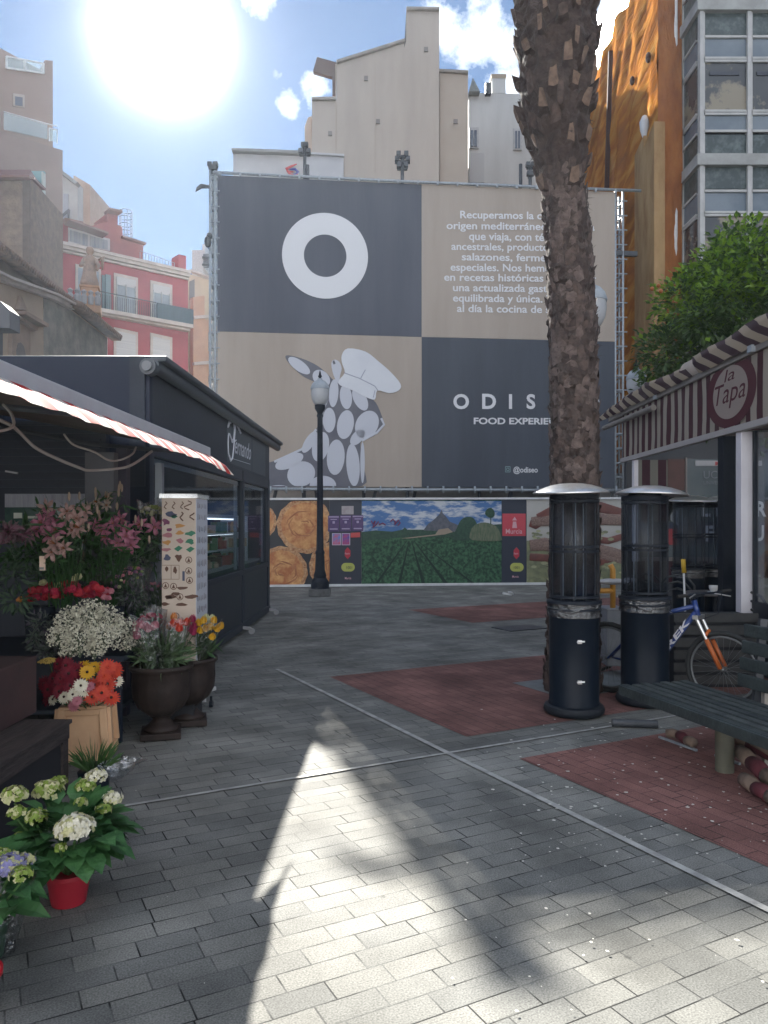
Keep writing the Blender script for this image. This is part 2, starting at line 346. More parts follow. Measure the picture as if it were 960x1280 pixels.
# drain cover in the far red band
solo(MB().box(G(650, 785)+Vector((0, 0, .004)), (.75, .5, .012), TH), 'drain_cover', dark_metal, 'dark square drain cover set in the far red paving', 'drain cover')
# specks and litter
mb = MB()
for i in range(230):
    if i < 150: px, py = R(650, 960), R(900, 1080)
    elif i < 200: px, py = R(560, 960), R(880, 1280)
    else: px, py = R(150, 960), R(760, 1250)
    p = G(px, py); s_ = R(.004, .015) if i < 200 else R(.003, .007); a = R(0, 6)
    if p.y < 4.2: s_ *= .6
    vv = [p+Vector((math.cos(a+k*1.26)*s_*R(.6, 1.2), math.sin(a+k*1.26)*s_*R(.6, 1.2), .0085+R(0, .002))) for k in range(5)]
    mb.add(vv, [(0, 1, 2, 3, 4)])
solo(mb, 'litter', M('speck', (.6, .58, .52), .8), 'tiny pale petals and crumbs scattered over the paving', 'litter', kind='stuff')
p = G(634, 744)
solo(MB().box(p+Vector((0, 0, .03)), (.2, .08, .05), .3, ry=.2).box(p+Vector((.08, 0, .05)), (.1, .1, .02), .8, ry=.6), 'paper_scrap', white_paint, 'crumpled white paper scrap lying near the field poster', 'litter')

# ================================================================ far buildings, centre
def slab(mb, pts_px, d, depth, mi=0):
    mb.prism([P(x, y, d) if y < 900 else Vector((*PX(x, d), 0)) for x, y in pts_px], (0, depth, 0), mi)
beige = M('beige_render', (.43, .375, .325), .9, (.355, .31, .27), .5, .25, 40, stretch=(1.3, 1, .22), detail=10)
beige2 = M('beige_render_side', (.40, .345, .29), .9, (.37, .315, .265), .4, .25, 40)
bb = thing('apartment_building', (*PX(480, 28), 0), 'tall blank beige building with stepped roofline behind the billboard', 'building')
mb = MB(); slab(mb, [(390, 999), (390, 125), (421, 125), (421, 79), (506, 52), (508, 12.5), (549, 13), (549, 999)], 28, 11); mb.build('wall', beige, bb)
mb = MB(); slab(mb, [(549.6, 999), (549.6, 89), (585, 91), (585, 999)], 28.25, 10); mb.build('stair_tower', beige2, bb)
mb = MB(); slab(mb, [(381, 999), (381, 158), (385, 147), (389.6, 145), (389.6, 999)], 28.5, 6)
mb.build('side_bay', M('peach_render', (.55, .42, .33), .9, (.48, .37, .3), 1), bb)
mb = MB()
cap = lambda a, b, d=27.95: mb.beam(P(*a, d)+Vector((0, 0, .03)), P(*b, d)+Vector((0, 0, .03)), .16, .09)
for a, b in (((390, 125), (420, 125)), ((421, 79), (506, 52)), ((508, 12.5), (549, 13))): cap(a, b)
mb.beam(P(549, 89, 28.2), P(585, 91, 28.2), .16, .09)
mb.bsplit('coping', M('coping_stone', (.28, .25, .22), .9, (.2, .18, .16), 3), bb)
mb = MB(); mb.prism([P(505, 60, 28), P(507.6, 18, 28), P(507.6, 52, 28)], (0, 2, 0)); mb.build('chimney_shade', dark_metal, bb)  # shadow side of the chimney painted in as a dark sliver
mb = MB(); mb.beam(P(421, 80, 28.4), P(416, 98, 28.4), .2, 1.5); mb.beam(P(418, 98, 28.4), P(418, 124, 28.4), .12, .5)
mb.build('eave', M('eave_brown', (.12, .08, .07), .8), bb)
mb = MB(); mb.beam(P(420, 80, 27.97), P(420, 220, 27.97), .04, .03); mb.beam(P(469, 70, 27.98), P(469, 215, 27.98), .02, .01); mb.bsplit('drainpipe', beige2, bb)

whiteb = M('white_render', (.56, .56, .55), .85, (.45, .45, .44), .7, .2, 30, stretch=(1.3, 1, .25), detail=10)
wb = thing('apartment_building', (*PX(680, 33), 0), 'white apartment block with roof chimneys partly behind the palm trunk', 'building')
mb = MB(); slab(mb, [(586, 999), (586, 116), (650, 117.5), (735, 119), (735, 58), (850, 52), (850, 999)], 33, 10); mb.build('wall', whiteb, wb)
mb = MB(); slab(mb, [(615, 116), (615, 97), (632, 97), (632, 116)], 33.2, 1); slab(mb, [(614, 97), (614, 92.5), (633, 92.5), (633, 97)], 33.15, 1.1, 1)
mb.build('chimney', [whiteb, M('tan_cap', (.33, .27, .2), .8)], wb)
mb = MB(); slab(mb, [(781, 60), (781, 12), (797, 12), (797, 60)], 34, 1.2); slab(mb, [(780, 12), (780, 7), (798, 7), (798, 12)], 33.9, 1.4)
mb.build('chimney', M('brown_chimney', (.25, .17, .12), .9, (.18, .12, .1), 4), wb)
for x0, x1, y0, y1 in ((586.5, 598, 161, 185), (642, 652, 162, 187)):
    f_ = MB().b2(P(x0, y1, 32.9), P(x1, y0, 33.02)).build('window', dirty_white, wb)
    MB().b2(P(x0+2, y1-2, 32.87), P((x0+x1)/2-.6, y0+2, 32.9)).b2(P((x0+x1)/2+.6, y1-2, 32.87), P(x1-2, y0+2, 32.9)).bsplit('pane', M('far_pane', (.09, .11, .15), .2), f_)
mb = MB(); mb.b2(P(587, 228, 32.94), P(605, 192, 33)); mb.build('shutter', M('pale_shutter', (.47, .47, .47), .8), wb)
mb = MB(); mb.prism([P(586, 114, 32.6), P(591, 97, 32.6), P(600, 114, 32.6)], (0, 2, 0)); mb.build('skylight', M('skylight_glass', (.12, .14, .14), .3, (.2, .2, .18), 6), wb)
mb = MB(); mb.tube([P(744.5, 60, 32.9), P(744.5, 2, 32.9)], .05, 6); mb.tube([P(741, 14, 32.9), P(748, 14, 32.9)], .03, 5); mb.build('antenna', galv, wb)
mb = MB(); mb.b2(P(607, 116, 32.7), P(613, 108, 33)); mb.build('roof_box', dark_metal, wb)

# low white wall with a swirl emblem, left of centre
lw_ = thing('low_building', (*PX(360, 34), 0), 'low white building with small red and blue swirl behind billboard top', 'building')
pale = M('pale_wall', (.47, .47, .48), .85, (.41, .41, .43), .8)
mb = MB(); slab(mb, [(291.5, 999), (291.5, 189), (392, 193), (392, 999)], 34, 4); mb.build('wall', pale, lw_)
mb = MB(); mb.beam(P(290.5, 189, 33.9), P(392, 193, 33.9), .4, .11); mb.build('coping', M('lowcap', (.2, .2, .2), .8), lw_)
mb = MB()
sw = lambda pts, mi: mb.tube([P(x, y, 33.9) for x, y in pts], [.025, .06, .075, .06, .025][:len(pts)], 6, mi, flat=.3, fn=Vector((0, 1, 0)))
sw([(371, 205), (364, 208), (358, 211), (360, 214.5), (367, 215)], 0); sw([(362, 211.5), (369, 211.5), (372.5, 215), (370, 218), (363, 218.5)], 1); sw([(358.5, 214), (363, 218), (368, 220), (371, 218.5), (372, 215)], 0)
mb.build('emblem', [M('emblem_red', (.45, .06, .06), .6), M('emblem_blue', (.05, .06, .28), .6)], lw_)

mb = MB()
for x, y in ((455, 96), (530, 60), (470, 150), (567, 150), (410, 165)): mb.b2(P(x, y+4, 27.93), P(x+5, y, 28))
mb.bsplit('vent', M('vent_grey', (.22, .2, .19), .8), bb)
mb = MB(); slab(mb, [(379, 240), (379, 192.5), (429.5, 195), (429.5, 240)], 27.9, .09); mb.beam(P(379, 192, 27.85), P(430, 194.6, 27.85), .14, .07); mb.build('pale_band', pale, bb)

# grey wall behind the hoarding
rw = solo(MB().b2((-5.2, 23.6, 0), (7.6, 23.9, 3.1)).b2((-5.2, 23.5, 3.1), (7.6, 24, 3.2)), 'rear_wall', M('concrete', (.30, .30, .30), .9, (.22, .22, .22), 1.3, .3), 'low grey concrete wall seen in the gap under the billboard', 'wall')

# ================================================================ orange party wall
pw = Plane((7.72, 21.6), (7.86, 34))
org = D.materials.new('sprayed_orange_foam'); org.use_nodes = True
def make_org(m):
    t = m.node_tree; b = t.nodes['Principled BSDF']; b.inputs['Roughness'].default_value = 1
    tcn = t.nodes.new('ShaderNodeTexCoord'); mp = t.nodes.new('ShaderNodeMapping'); m0 = t.nodes.new('ShaderNodeMapping'); m0.inputs['Rotation'].default_value = (math.radians(15), 0, 0); t.links.new(tcn.outputs['Object'], m0.inputs[0]); t.links.new(m0.outputs[0], mp.inputs[0])
    b.inputs['Specular IOR Level'].default_value = 0; mp.inputs['Scale'].default_value = (.5, .55, 2.3)
    n = t.nodes.new('ShaderNodeTexNoise'); n.inputs['Scale'].default_value = 1.1; n.inputs['Detail'].default_value = 9; n.inputs['Distortion'].default_value = .6; t.links.new(mp.outputs[0], n.inputs[0])
    r = t.nodes.new('ShaderNodeValToRGB'); t.links.new(n.outputs['Fac'], r.inputs[0])
    e = r.color_ramp.elements; e[0].position = .3; e[0].color = (.22, .095, .035, 1); e[1].position = .72; e[1].color = (.46, .25, .08, 1)
    k = r.color_ramp.elements.new(.45); k.color = (.30, .115, .03, 1); k = r.color_ramp.elements.new(.56); k.color = (.42, .18, .042, 1)
    n3 = t.nodes.new('ShaderNodeTexNoise'); n3.inputs['Scale'].default_value = .45; n3.inputs['Detail'].default_value = 4; t.links.new(tcn.outputs['Object'], n3.inputs[0])
    q = t.nodes.new('ShaderNodeMapRange'); t.links.new(n3.outputs['Fac'], q.inputs[0]); q.inputs[1].default_value = .35; q.inputs[2].default_value = .65; q.inputs[3].default_value = .7; q.inputs[4].default_value = 1.2
    s_ = t.nodes.new('ShaderNodeVectorMath'); s_.operation = 'SCALE'; t.links.new(r.outputs[0], s_.inputs[0]); t.links.new(q.outputs[0], s_.inputs['Scale'])
    t.links.new(s_.outputs[0], b.inputs['Base Color'])
    bp = t.nodes.new('ShaderNodeBump'); bp.inputs['Strength'].default_value = 1; bp.inputs['Distance'].default_value = .10; t.links.new(n.outputs['Fac'], bp.inputs['Height'])
    t.links.new(bp.outputs[0], b.inputs['Normal'])
make_org(org)
ow = thing('party_wall', (8.2, 27, 0), 'rough orange foam-sprayed party wall of a demolished house beside the billboard', 'wall')
mb = MB()
# undulating sheet
ny, nz_ = 60, 90; y0, y1, zt = 21.6, 33.5, 18.4
from mathutils import noise as mnoise
def wx(y, z): return 7.72+(y-21.6)*.0104-.16*mnoise.fractal(Vector((0, y*.9+z*.5, z*.35-y*.3)), 1, 2, 4)
vv = []; 
for i in range(ny+1):
    for j in range(nz_+1):
        y = y0+(y1-y0)*i/ny; ztop = zt+.35*mnoise.noise(Vector((y*.8, 3, 1))); z = ztop*j/nz_; vv.append((wx(y, z), y, z))
ff = [(i*(nz_+1)+j, i*(nz_+1)+j+1, (i+1)*(nz_+1)+j+1, (i+1)*(nz_+1)+j) for i in range(ny) for j in range(nz_)]
mb.add(vv, ff); mb.build('foam_face', org, ow, smooth=2)
mb = MB(); mb.b2((7.95, 21.66, 0), (8.5, 33.4, 18.2)); mb.build('wall_core', org, ow)
mb = MB()
vv = []; nx = 8
for i in range(nx+1):
    for j in range(80):
        x = 7.7+(8.36-7.7)*i/nx; z = 19.5*j/79; vv.append((x, 21.6-.12*mnoise.fractal(Vector((x*1.5, 9, z*.6)), 1, 2, 4)-.03, z))
mb.add(vv, [(i*80+j, i*80+j+1, (i+1)*80+j+1, (i+1)*80+j) for i in range(nx) for j in range(79)])
mb.build('wall_end', M('red_brown_foam', (.34, .14, .05), .9, (.20, .075, .035), 1.6, .8, 4, stretch=(1, 1, .4), dist=.1, spec=0), ow, smooth=2)
mb = MB(); q0 = pw.hit(801, 212); q1 = pw.hit(842, 205)
mb.prism([(7.55, q0.y, 0), (7.55, q0.y, 12.75), (7.55, q0.y-.8, 12.95), (7.53, (q0.y+21.4)/2, 12.55), (7.55, 21.46, 12.9), (7.55, 21.46, 0)], (.3, 0, 0))
mb.build('plaster_strip', M('tan_plaster', (.40, .27, .14), .9, (.24, .145, .075), 1.6, .5, 8, stretch=(1, 1, .35), detail=9, spec=0), ow)
mb = MB(); q = pw.hit(810, 158, .10); mb.lathe([(.0, -.42), (.06, -.33), (.13, -.1), (.15, .12), (.07, .3), (0, .34)], q, 10); mb.build('hole', M('pale_hole', (.5, .52, .55), .7), ow)
mb = MB()
for x, y, h in ((812, 72, .16), (792, 101, .14)): mb.ball(pw.hit(x, y, .04), (.08, .10, h), 8, 6)
mb.beam(pw.hit(767, 64, .1), pw.hit(762, 235, .1), .14, .1)
mb.bsplit('cavity', M('cavity_dark', (.05, .022, .015), .9), ow)

# ================================================================ modern building, right
mm = thing('office_building', (11, 22, 0), 'modern building with white framed corner windows and green marble panels', 'building')
marble = M('green_marble', (.035, .05, .05), .3, (.12, .15, .15), 6, .05, lo=.45, hi=.75)
frame_m = M('white_frame', (.44, .43, .42), .5, (.34, .34, .33), 3)
MB().b2((8.1, 21.75, 0), (20, 30, 21)).build('wall', marble, mm)
pf = 4.12
pane_a = M('milky_pane', (.16, .19, .22), .25, (.1, .13, .16), 1); pane_b = M('clear_pane', (.05, .055, .06), .15, (.22, .19, .14), .9, lo=.5, hi=.55)
mb = MB(); fr = MB(); pn = MB(); cu = MB()
for k in range(-1, 4):
    zb = 11.2+pf*(k-1)                          # underside of each slab band
    if zb < 2: continue
    mb.b2((8.33, 20.40, zb), (20, 21.75, zb+.30))
for k in range(0, 4):
    z0 = 11.5+pf*(k-1)-pf+0.0
    if z0 < 2.5: z0 = 2.6
    z1 = 11.2+pf*(k-1)
    if z1 <= z0: continue
    H = z1-z0
    # levels from below: spandrel, low pane, big window, transom, top spandrel
    lv = [0, .145, .29, .66, .83, 1.0]
    rows = [('m', 0, .15), ('g', .17, .29), ('w', .31, .66), ('g', .68, .83), ('m', .85, 1.)]
    for side in (0, 1):
        n = 6 if side == 0 else 1
        for j in range(n):
            pn = MB(); fw_ = MB(); cu = MB()
            for ty, a, b in rows:
                za, zb = z0+a*H, z0+b*H
                if side == 0: xa = 8.50+j*1.27; lo, hi = (xa+.05, 20.56, za), (xa+1.2, 20.60, zb)
                else: lo, hi = (8.44, 20.72, za), (8.48, 21.68, zb)
                if ty == 'm': MB().b2(lo, hi).build('marble_panel', marble, mm); continue
                pn.b2(lo, hi, 1 if ty == 'w' else 0)
                for zz in (za, zb):
                    if side == 0: fw_.b2((lo[0]-.03, 20.50, zz-.03), (hi[0]+.03, 20.57, zz+.03))
                    else: fw_.b2((8.40, 20.7, zz-.03), (8.46, 21.7, zz+.03))
            wq = pn.build('window', [pane_a, pane_b], mm); fw_.bsplit('window_frame', frame_m, wq)
    for j in range(7):
        xa = 8.42+j*1.27; fr.b2((xa, 20.46, z0), (xa+.10, 20.62, z1))
        fr.b2((xa+.115, 20.5, z0), (xa+.15, 20.6, z1)); 
    fr.b2((8.40, 21.6, z0), (8.5, 21.74, z1))
mb.bsplit('slab_band', M('grey_band', (.34, .34, .33), .7, (.25, .25, .24), 2), mm)
fr.build('mullion', frame_m, mm)
MB().tube([(8.22, 21.66, 0), (8.22, 21.66, 20.5)], .06).build('downpipe', white_paint, mm)
bl = MB(); 
for j in range(4): bl.b2((8.7+1.27*j, 20.53, 12.9+.75), (9.5+1.27*j, 20.555, 13.75))
bl.bsplit('blind', M('interior_dark', (.03, .035, .05), .5), mm)

# unseen pale building added behind the viewer to bounce daylight into the shade
op = thing('apartment_building', (0, -20, 0), 'unseen pale building added behind the viewer to bounce light', 'building')
MB().b2((-34, -30, 0), (34, -20, 17)).build('wall', M('bounce_pale', (.50, .52, .56), .85, (.45, .47, .5), .5), op)
w = MB()
for i in range(14):
    for k in range(4): w.b2((-31+i*4.6, -20.02, 2.4+k*3.6), (-29.5+i*4.6, -19.96, 4.6+k*3.6))
w.build('window', M('near_pane', (.06, .07, .09), .2), op)['kind'] = 'stuff'

# thin city air round the whole square
hz_ = MB().b2((-120, -70, -1.2), (120, 170, 48)).build('haze', [], None); hm_ = D.materials.new('haze'); hm_.use_nodes = True; ht_ = hm_.node_tree; ht_.nodes.clear()
pv_ = ht_.nodes.new('ShaderNodeVolumePrincipled'); pv_.inputs['Color'].default_value = (.72, .84, 1, 1); pv_.inputs['Density'].default_value = .0004; pv_.inputs['Anisotropy'].default_value = .55
oo_ = ht_.nodes.new('ShaderNodeOutputMaterial'); ht_.links.new(pv_.outputs[0], oo_.inputs['Volume']); hz_.data.materials.append(hm_); hz_['kind'] = 'stuff'; hz_['label'] = 'thin bluish haze filling the air of the square'; hz_['category'] = 'haze'
# ================================================================ left houses
class Facade:
    """a vertical wall seen at a slant: traced corners are put on it, then boxes are raised from it"""
    def __init__(s, pl): s.pl = pl
    def poly(s, mb, pts, thick, mi=0, off=0):
        mb.prism([s.pl.hit(x, y, off) if y < 900 else s.pl.hit(x, 660, off)*1 for x, y in pts], -s.pl.N3*thick, mi)
    def bar(s, mb, a, b, w, h, off=0, mi=0): mb.beam(s.pl.hit(*a, off), s.pl.hit(*b, off), w, h, mi)
    def rect(s, mb, x0, x1, y0, y1, k, off, th, mi=0):       # x0..x1 wide, top edge y0 at x0, falling with slope k
        s.poly(mb, [(x0, y1), (x0, y0), (x1, y0+k*(x1-x0)), (x1, y1+k*(x1-x0))], th, mi, off)
pinkred = M('red_render', (.34, .072, .085), .88, (.27, .058, .07), .5, .15, 20)
moul = M('cream_moulding', (.50, .44, .40), .8, (.4, .35, .32), 2)
rp = Plane(PX(235, 50), (PX(235, 50)[0]-1.146*6, 44)); rf = Facade(rp)
rb = thing('apartment_house', (*PX(155, 47.5), 0), 'red house with cream cornice and shuttered balcony doors on the left', 'building')
mb = MB(); rf.poly(mb, [(66, 650), (66, 303), (235, 344), (235, 650)], 7); mb.build('wall', pinkred, rb)
mb = MB(); rf.bar(mb, (72, 305), (235, 342), .5, .18, .2); rf.bar(mb, (72, 308.5), (235, 345.5), .35, .2, .14); rf.bar(mb, (72, 313), (235, 349.5), .2, .12, .08); mb.bsplit('cornice', moul, rb)
mb = MB(); rf.bar(mb, (108, 389), (233.5, 411), .9, .22, .45); rf.bar(mb, (120, 393), (233.5, 414), .5, .15, .25); mb.build('balcony_slab', moul, rb)
for x0, x1, y0, y1, kind in ((94, 126, 330, 392, 0), (142, 172, 341, 396, 1), (187.5, 215, 350.5, 402, 1), (142, 172, 409, 470, 2), (187.5, 215, 416, 480, 2), (111, 134, 405, 470, 2)):
    k = .22; w = MB(); w_ = x1-x0
    rf.rect(w, x0, x1, y0, y1, k, .06, .08); fr_ = w.build('window', moul, rb)
    pm = MB(); rf.rect(pm, x0+3, x1-3, y0+4+.7, y1, k, .075, .05, 0)
    pm.build('pane', M('house_pane', (.30, .34, .38), .3, (.16, .19, .22), .5) if kind != 2 else M('roller_shutter', (.5, .49, .48), .7, (.42, .41, .42), 1, stretch=(.2, .2, 12)), fr_)
    if kind == 1:
        sh = MB(); rf.rect(sh, x0+3, x1-3, y0+4.7, y0+15, k, .1, .05); sh.build('shutter', M('half_shutter', (.45, .44, .44), .7), fr_)
        ml = MB(); xm = (x0+x1)/2
        for xx in (x0+3.5, xm, x1-3.5): rf.bar(ml, (xx, y0+12+k*(xx-x0)), (xx, y1+k*(xx-x0)), .06, .09, .11)
        ml.build('window_frame', dirty_white, fr_)
mb = MB(); rf.rect(mb, 128, 134.5, 345, 391, .22, .5, .1); rf.rect(mb, 125.5, 129, 345, 391, .22, .3, .1); mb.bsplit('open_shutter', M('teal_shutter', (.16, .22, .24), .6), rb)
mb = MB()
for i in range(34):
    x = 112+i*2.3
    if x > 188: break
    y = 411-19+(x-112)*.185
    mb.tube([rp.hit(x, y-2, .85), rp.hit(x, y-22, .85)], .018, 4)
rf.bar(mb, (112, 367), (188, 382), .05, .05, .85); mb.build('balcony_railing', dark_metal, rb)
mb = MB(); rf.rect(mb, 189, 234, 382, 403, .19, .88, .05); mb.build('balcony_screen', M('dark_blue_screen', (.035, .06, .08), .7, (.05, .085, .11), 3, stretch=(5, 5, .3)), rb)
# roof storey
bk = Facade(Plane(PX(235, 52), (PX(235, 52)[0]-1.146*6, 46)))
mb = MB(); bk.poly(mb, [(66, 400), (66, 275), (80, 280), (140, 300), (140, 400)], 4); bk.poly(mb, [(128, 400), (112, 283), (134, 277), (134, 266), (147, 268), (147, 281), (153, 284), (153, 400)], 2.2)
bk.poly(mb, [(152, 400), (152, 297), (179, 306), (179, 400)], 3)
mb.build('roof_storey', M('dull_red', (.32, .10, .09), .9, (.25, .08, .08), .6), rb)
mb = MB(); bk.bar(mb, (80, 280), (128, 297), 1.2, .12, .4); bk.bar(mb, (132, 265), (148, 268), .9, .15, .2); bk.bar(mb, (151, 297), (180, 306), .5, .12, .1)
bk.bar(mb, (85, 274), (108, 279), 1, .5, -1); mb.build('roof_edge', M('roof_brown', (.2, .12, .1), .9), rb)
w = MB(); bk.poly(w, [(85, 303), (85, 284.5), (137, 299), (137, 314)], .1, 0, .06); fr_ = w.build('window', M('attic_frame', (.45, .42, .42), .7), rb)
w = MB(); bk.poly(w, [(87, 302), (87, 288), (109, 294), (109, 308)], .04, 0, .09); bk.poly(w, [(112, 309), (112, 295), (134, 301), (134, 312)], .04, 0, .09); w.build('pane', M('attic_pane', (.18, .2, .23), .3, (.3, .3, .3), 1.5, stretch=(6, 6, .2)), fr_)
mb = MB()
for i in range(12):
    a = 2*math.pi*i/12
    if i % 2 == 0: mb.tube([P(157.5, 300, 50)+Vector((math.cos(a)*.4, math.sin(a)*.4, 0)), P(157.5, 264, 50)+Vector((math.cos(a)*.4, math.sin(a)*.4, 0))], .025, 4)
for y in (264, 272, 281, 290):
    c = P(157.5, y, 50); mb.tube([c+Vector((math.cos(a*math.pi/6)*.4, math.sin(a*math.pi/6)*.4, 0)) for a in range(13)], .025, 4)
mb.build('caged_ladder', galv, rb)
mb = MB(); rf.poly(mb, [(197, 350), (222, 326), (233, 324), (233, 350)], .3, 0, -1.5); mb.build('roof_wall', moul, rb)
mb = MB(); rf.poly(mb, [(225, 345), (225, 317), (234.5, 319), (234.5, 345)], 1, 0, -.2); mb.build('parapet_pier', pinkred, rb)
mb = MB()
for i in range(13):
    x = 180+i*3.6; y = 331+(x-180)*.22; mb.tube([rp.hit(x, y, -.6), rp.hit(x, y-19+(x-180)*.1, -.6)], .02, 4)
rf.bar(mb, (180, 310), (224, 326), .03, .03, -.6); mb.build('roof_railing', galv, rb)

# peach house at the end of the street
ph = thing('apartment_house', (*PX(252, 58), 0), 'narrow peach and cream house squeezed between red house and billboard', 'building')
pp = Plane(PX(235, 56), (PX(235, 56)[0]+1.146*6, 62)); pfc = Facade(pp)
mb = MB(); pfc.poly(mb, [(232, 600), (232, 341), (268, 352), (268, 600)], 6); mb.build('wall', M('cream_render', (.52, .42, .30), .9, (.45, .36, .26), 1), ph)
mb = MB(); pfc.poly(mb, [(236, 600), (236, 374), (250, 372), (250, 600)], .5, 0, .7); pfc.poly(mb, [(251, 600), (251, 400), (268, 404), (268, 600)], .5, 0, .4)
mb.build('bay', M('peach_bay', (.48, .30, .2), .9, (.4, .25, .18), 1), ph)
mb = MB(); pfc.bar(mb, (235, 339), (268, 351), .4, .12, .2); pfc.bar(mb, (235, 400), (268, 397), .3, .2, .8, ); pfc.bar(mb, (235, 457), (268, 454), .3, .2, .8); mb.bsplit('cornice', moul, ph)
mb = MB(); pfc.poly(mb, [(257, 440), (257, 417), (263, 419), (263, 441)], .1, 0, .5); pfc.poly(mb, [(257, 480), (257, 471), (263, 473), (263, 481)], .1, 0, .5); mb.bsplit('window', dirty_white, ph)
mb = MB(); pfc.poly(mb, [(236.5, 352), (243, 349), (243, 375), (236.5, 375)], .1, 0, .03); mb.build('dark_recess', M('recess', (.15, .14, .14), .8), ph)
mb = MB(); mb.b2(P(240, 345, 58), P(263, 324, 60)); mb.b2(P(253, 336, 57), P(264, 317, 59)); mb.bsplit('roof_plant', dirty_white, ph)
mb = MB(); 
for y in (321, 330): mb.lathe([(.0, 0), (.32, 0), (.32, .1), (0, .1)], P(258, y+2, 56.9), 12); mb.b2(P(254, y+4, 56.8), P(262, y-3, 56.95))
mb.build('fan_unit', dark_metal, ph)

# tall building far left
tb = thing('apartment_building', (*PX(40, 41), 0), 'tall brown building with glass balustrade at the upper left edge', 'building')
tp = Plane(PX(70, 42), (PX(70, 42)[0]-1.27*6, 36)); tf = Facade(tp)
brn = M('brown_render', (.285, .20, .165), .9, (.25, .175, .145), .4, .2, 20); 
mb = MB(); tf.poly(mb, [(-150, 640), (-150, 20), (0, 60), (56, 90), (56, 75), (66, 76), (66, 640)], 5, 0, 0); mb.build('upper_wall', brn, tb)
mb = MB(); tf.poly(mb, [(-150, 645), (-150, 145), (0, 172), (73, 195), (73, 645)], 5, 0, .8); mb.build('lower_wall', M('brown_render_low', (.26, .19, .165), .9, (.225, .165, .145), .4, .2, 20), tb)
mb = MB(); tf.poly(mb, [(-150, 140), (-150, 20), (-2, 42), (13, 45), (13, 140)], 3, 0, -2); mb.build('roof_block', brn, tb)
mb = MB(); tf.bar(mb, (8, 85.5), (54, 92), .06, .08, .05); tf.bar(mb, (8, 71), (54, 80), .06, .07, .05)
for x in (8, 31, 54): tf.bar(mb, (x, 86+(x-8)*.14), (x, 71+(x-8)*.19), .08, .08, .05)
tf.bar(mb, (0, 148), (66, 166), .04, .04, .85); tf.bar(mb, (56, 168), (56, 184), .04, .05, .85); tf.bar(mb, (66, 170), (66, 187), .04, .05, .85); tf.bar(mb, (56, 168), (66, 170), .04, .05, .85)
mb.build('balustrade_frame', white_paint, tb)
mb = MB(); tf.poly(mb, [(8, 85), (8, 72), (54, 81), (54, 92)], .02, 0, .05); tf.poly(mb, [(0, 170), (0, 149), (54, 164), (54, 182)], .02, 0, .86); tf.poly(mb, [(56, 183), (56, 169), (66, 171), (66, 186)], .02, 0, .86)
mb.bsplit('balustrade_glass', thin('balustrade_glass', (.7, .8, .8), .8, .1), tb)
w = MB(); tf.rect(w, 16, 30.5, 117, 133, .15, .05, .06); f_ = w.build('window', M('tan_frame', (.4, .33, .28), .8), tb)
w = MB(); tf.rect(w, 18.5, 28, 121, 132, .15, .07, .04); w.build('pane', M('dusk_pane', (.08, .08, .11), .3), f_)
# small brown building in front of it
sb = thing('brick_building', (*PX(22, 34), 0), 'weathered brown brick building with sloping roof behind the tiled roof', 'building')
brick = M('old_brick', (.22, .155, .115), .95, (.16, .115, .09), 3, .7, 14, detail=9, dist=.05)
s1 = Plane(PX(38, 33), (PX(38, 33)[0]-6, 32.6)); s1f = Facade(s1)
mb = MB(); s1f.poly(mb, [(-100, 640), (-100, 222), (38, 222), (38, 640)], 4); mb.build('wall', brick, sb)
s2 = Plane(PX(38, 33), PX(53, 38)); s2f = Facade(s2)
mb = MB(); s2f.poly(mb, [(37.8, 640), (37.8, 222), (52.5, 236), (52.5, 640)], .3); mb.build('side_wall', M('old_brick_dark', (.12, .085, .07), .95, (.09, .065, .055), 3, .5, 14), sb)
mb = MB(); mb.add([P(-100, 221, 32.7), P(38, 221, 32.7), P(53.5, 236, 37.7), P(38, 212, 38), P(-100, 212, 38)], [(0, 1, 2, 3, 4)]); mb.beam(P(-100, 222, 32.7), P(38.5, 222, 32.7), .3, .1); mb.beam(P(38, 222, 32.7), P(53.5, 236.5, 37.7), .3, .1); mb.build('roof', M('roof_edge_red', (.17, .08, .07), .9), sb)
mb = MB(); mb.b2(P(52, 320, 38.5), P(57, 218, 38.8)); mb.b2(P(38, 232, 39), P(57, 216, 39.2), 1); mb.build('side_sliver', [M('pale_side', (.45, .45, .42), .8), M('teal_sheet', (.2, .32, .32), .7)], sb)
# white and tan house
wt = thing('apartment_house', (*PX(93, 54), 0), 'pale house with tan side wall rising above the red house', 'building')
mb = MB(); mb.prism([P(72, 400, 54), P(72, 214, 54), P(97, 228, 54), P(97, 400, 54)], (0, 4, 0)); mb.build('wall', M('pale_house', (.36, .37, .36), .9, (.3, .31, .3), 1), wt)
mb = MB(); mb.prism([P(92, 400, 55), P(92, 219, 55), P(112.5, 231, 55), P(112.5, 400, 55)], (0, 5, 0)); mb.build('side_wall', M('tan_house', (.38, .27, .2), .9, (.32, .23, .17), 1), wt)
mb = MB(); mb.beam(P(72, 212, 53.8), P(97.5, 231, 53.8), .6, .22); mb.build('eave', M('eave_grey', (.2, .21, .2), .9), wt)
mb = MB(); mb.b2(P(79, 275, 53.9), P(86, 243, 54.02)); mb.build('window', M('pale_win', (.25, .27, .3), .4), wt)
mb = MB(); mb.beam(P(73, 274, 53.7), P(87, 262, 53.7), .1, .15); mb.beam(P(86, 262, 53.7), P(86, 280, 53.7), .12, .12); mb.build('stair_rail', dark_metal, wt)

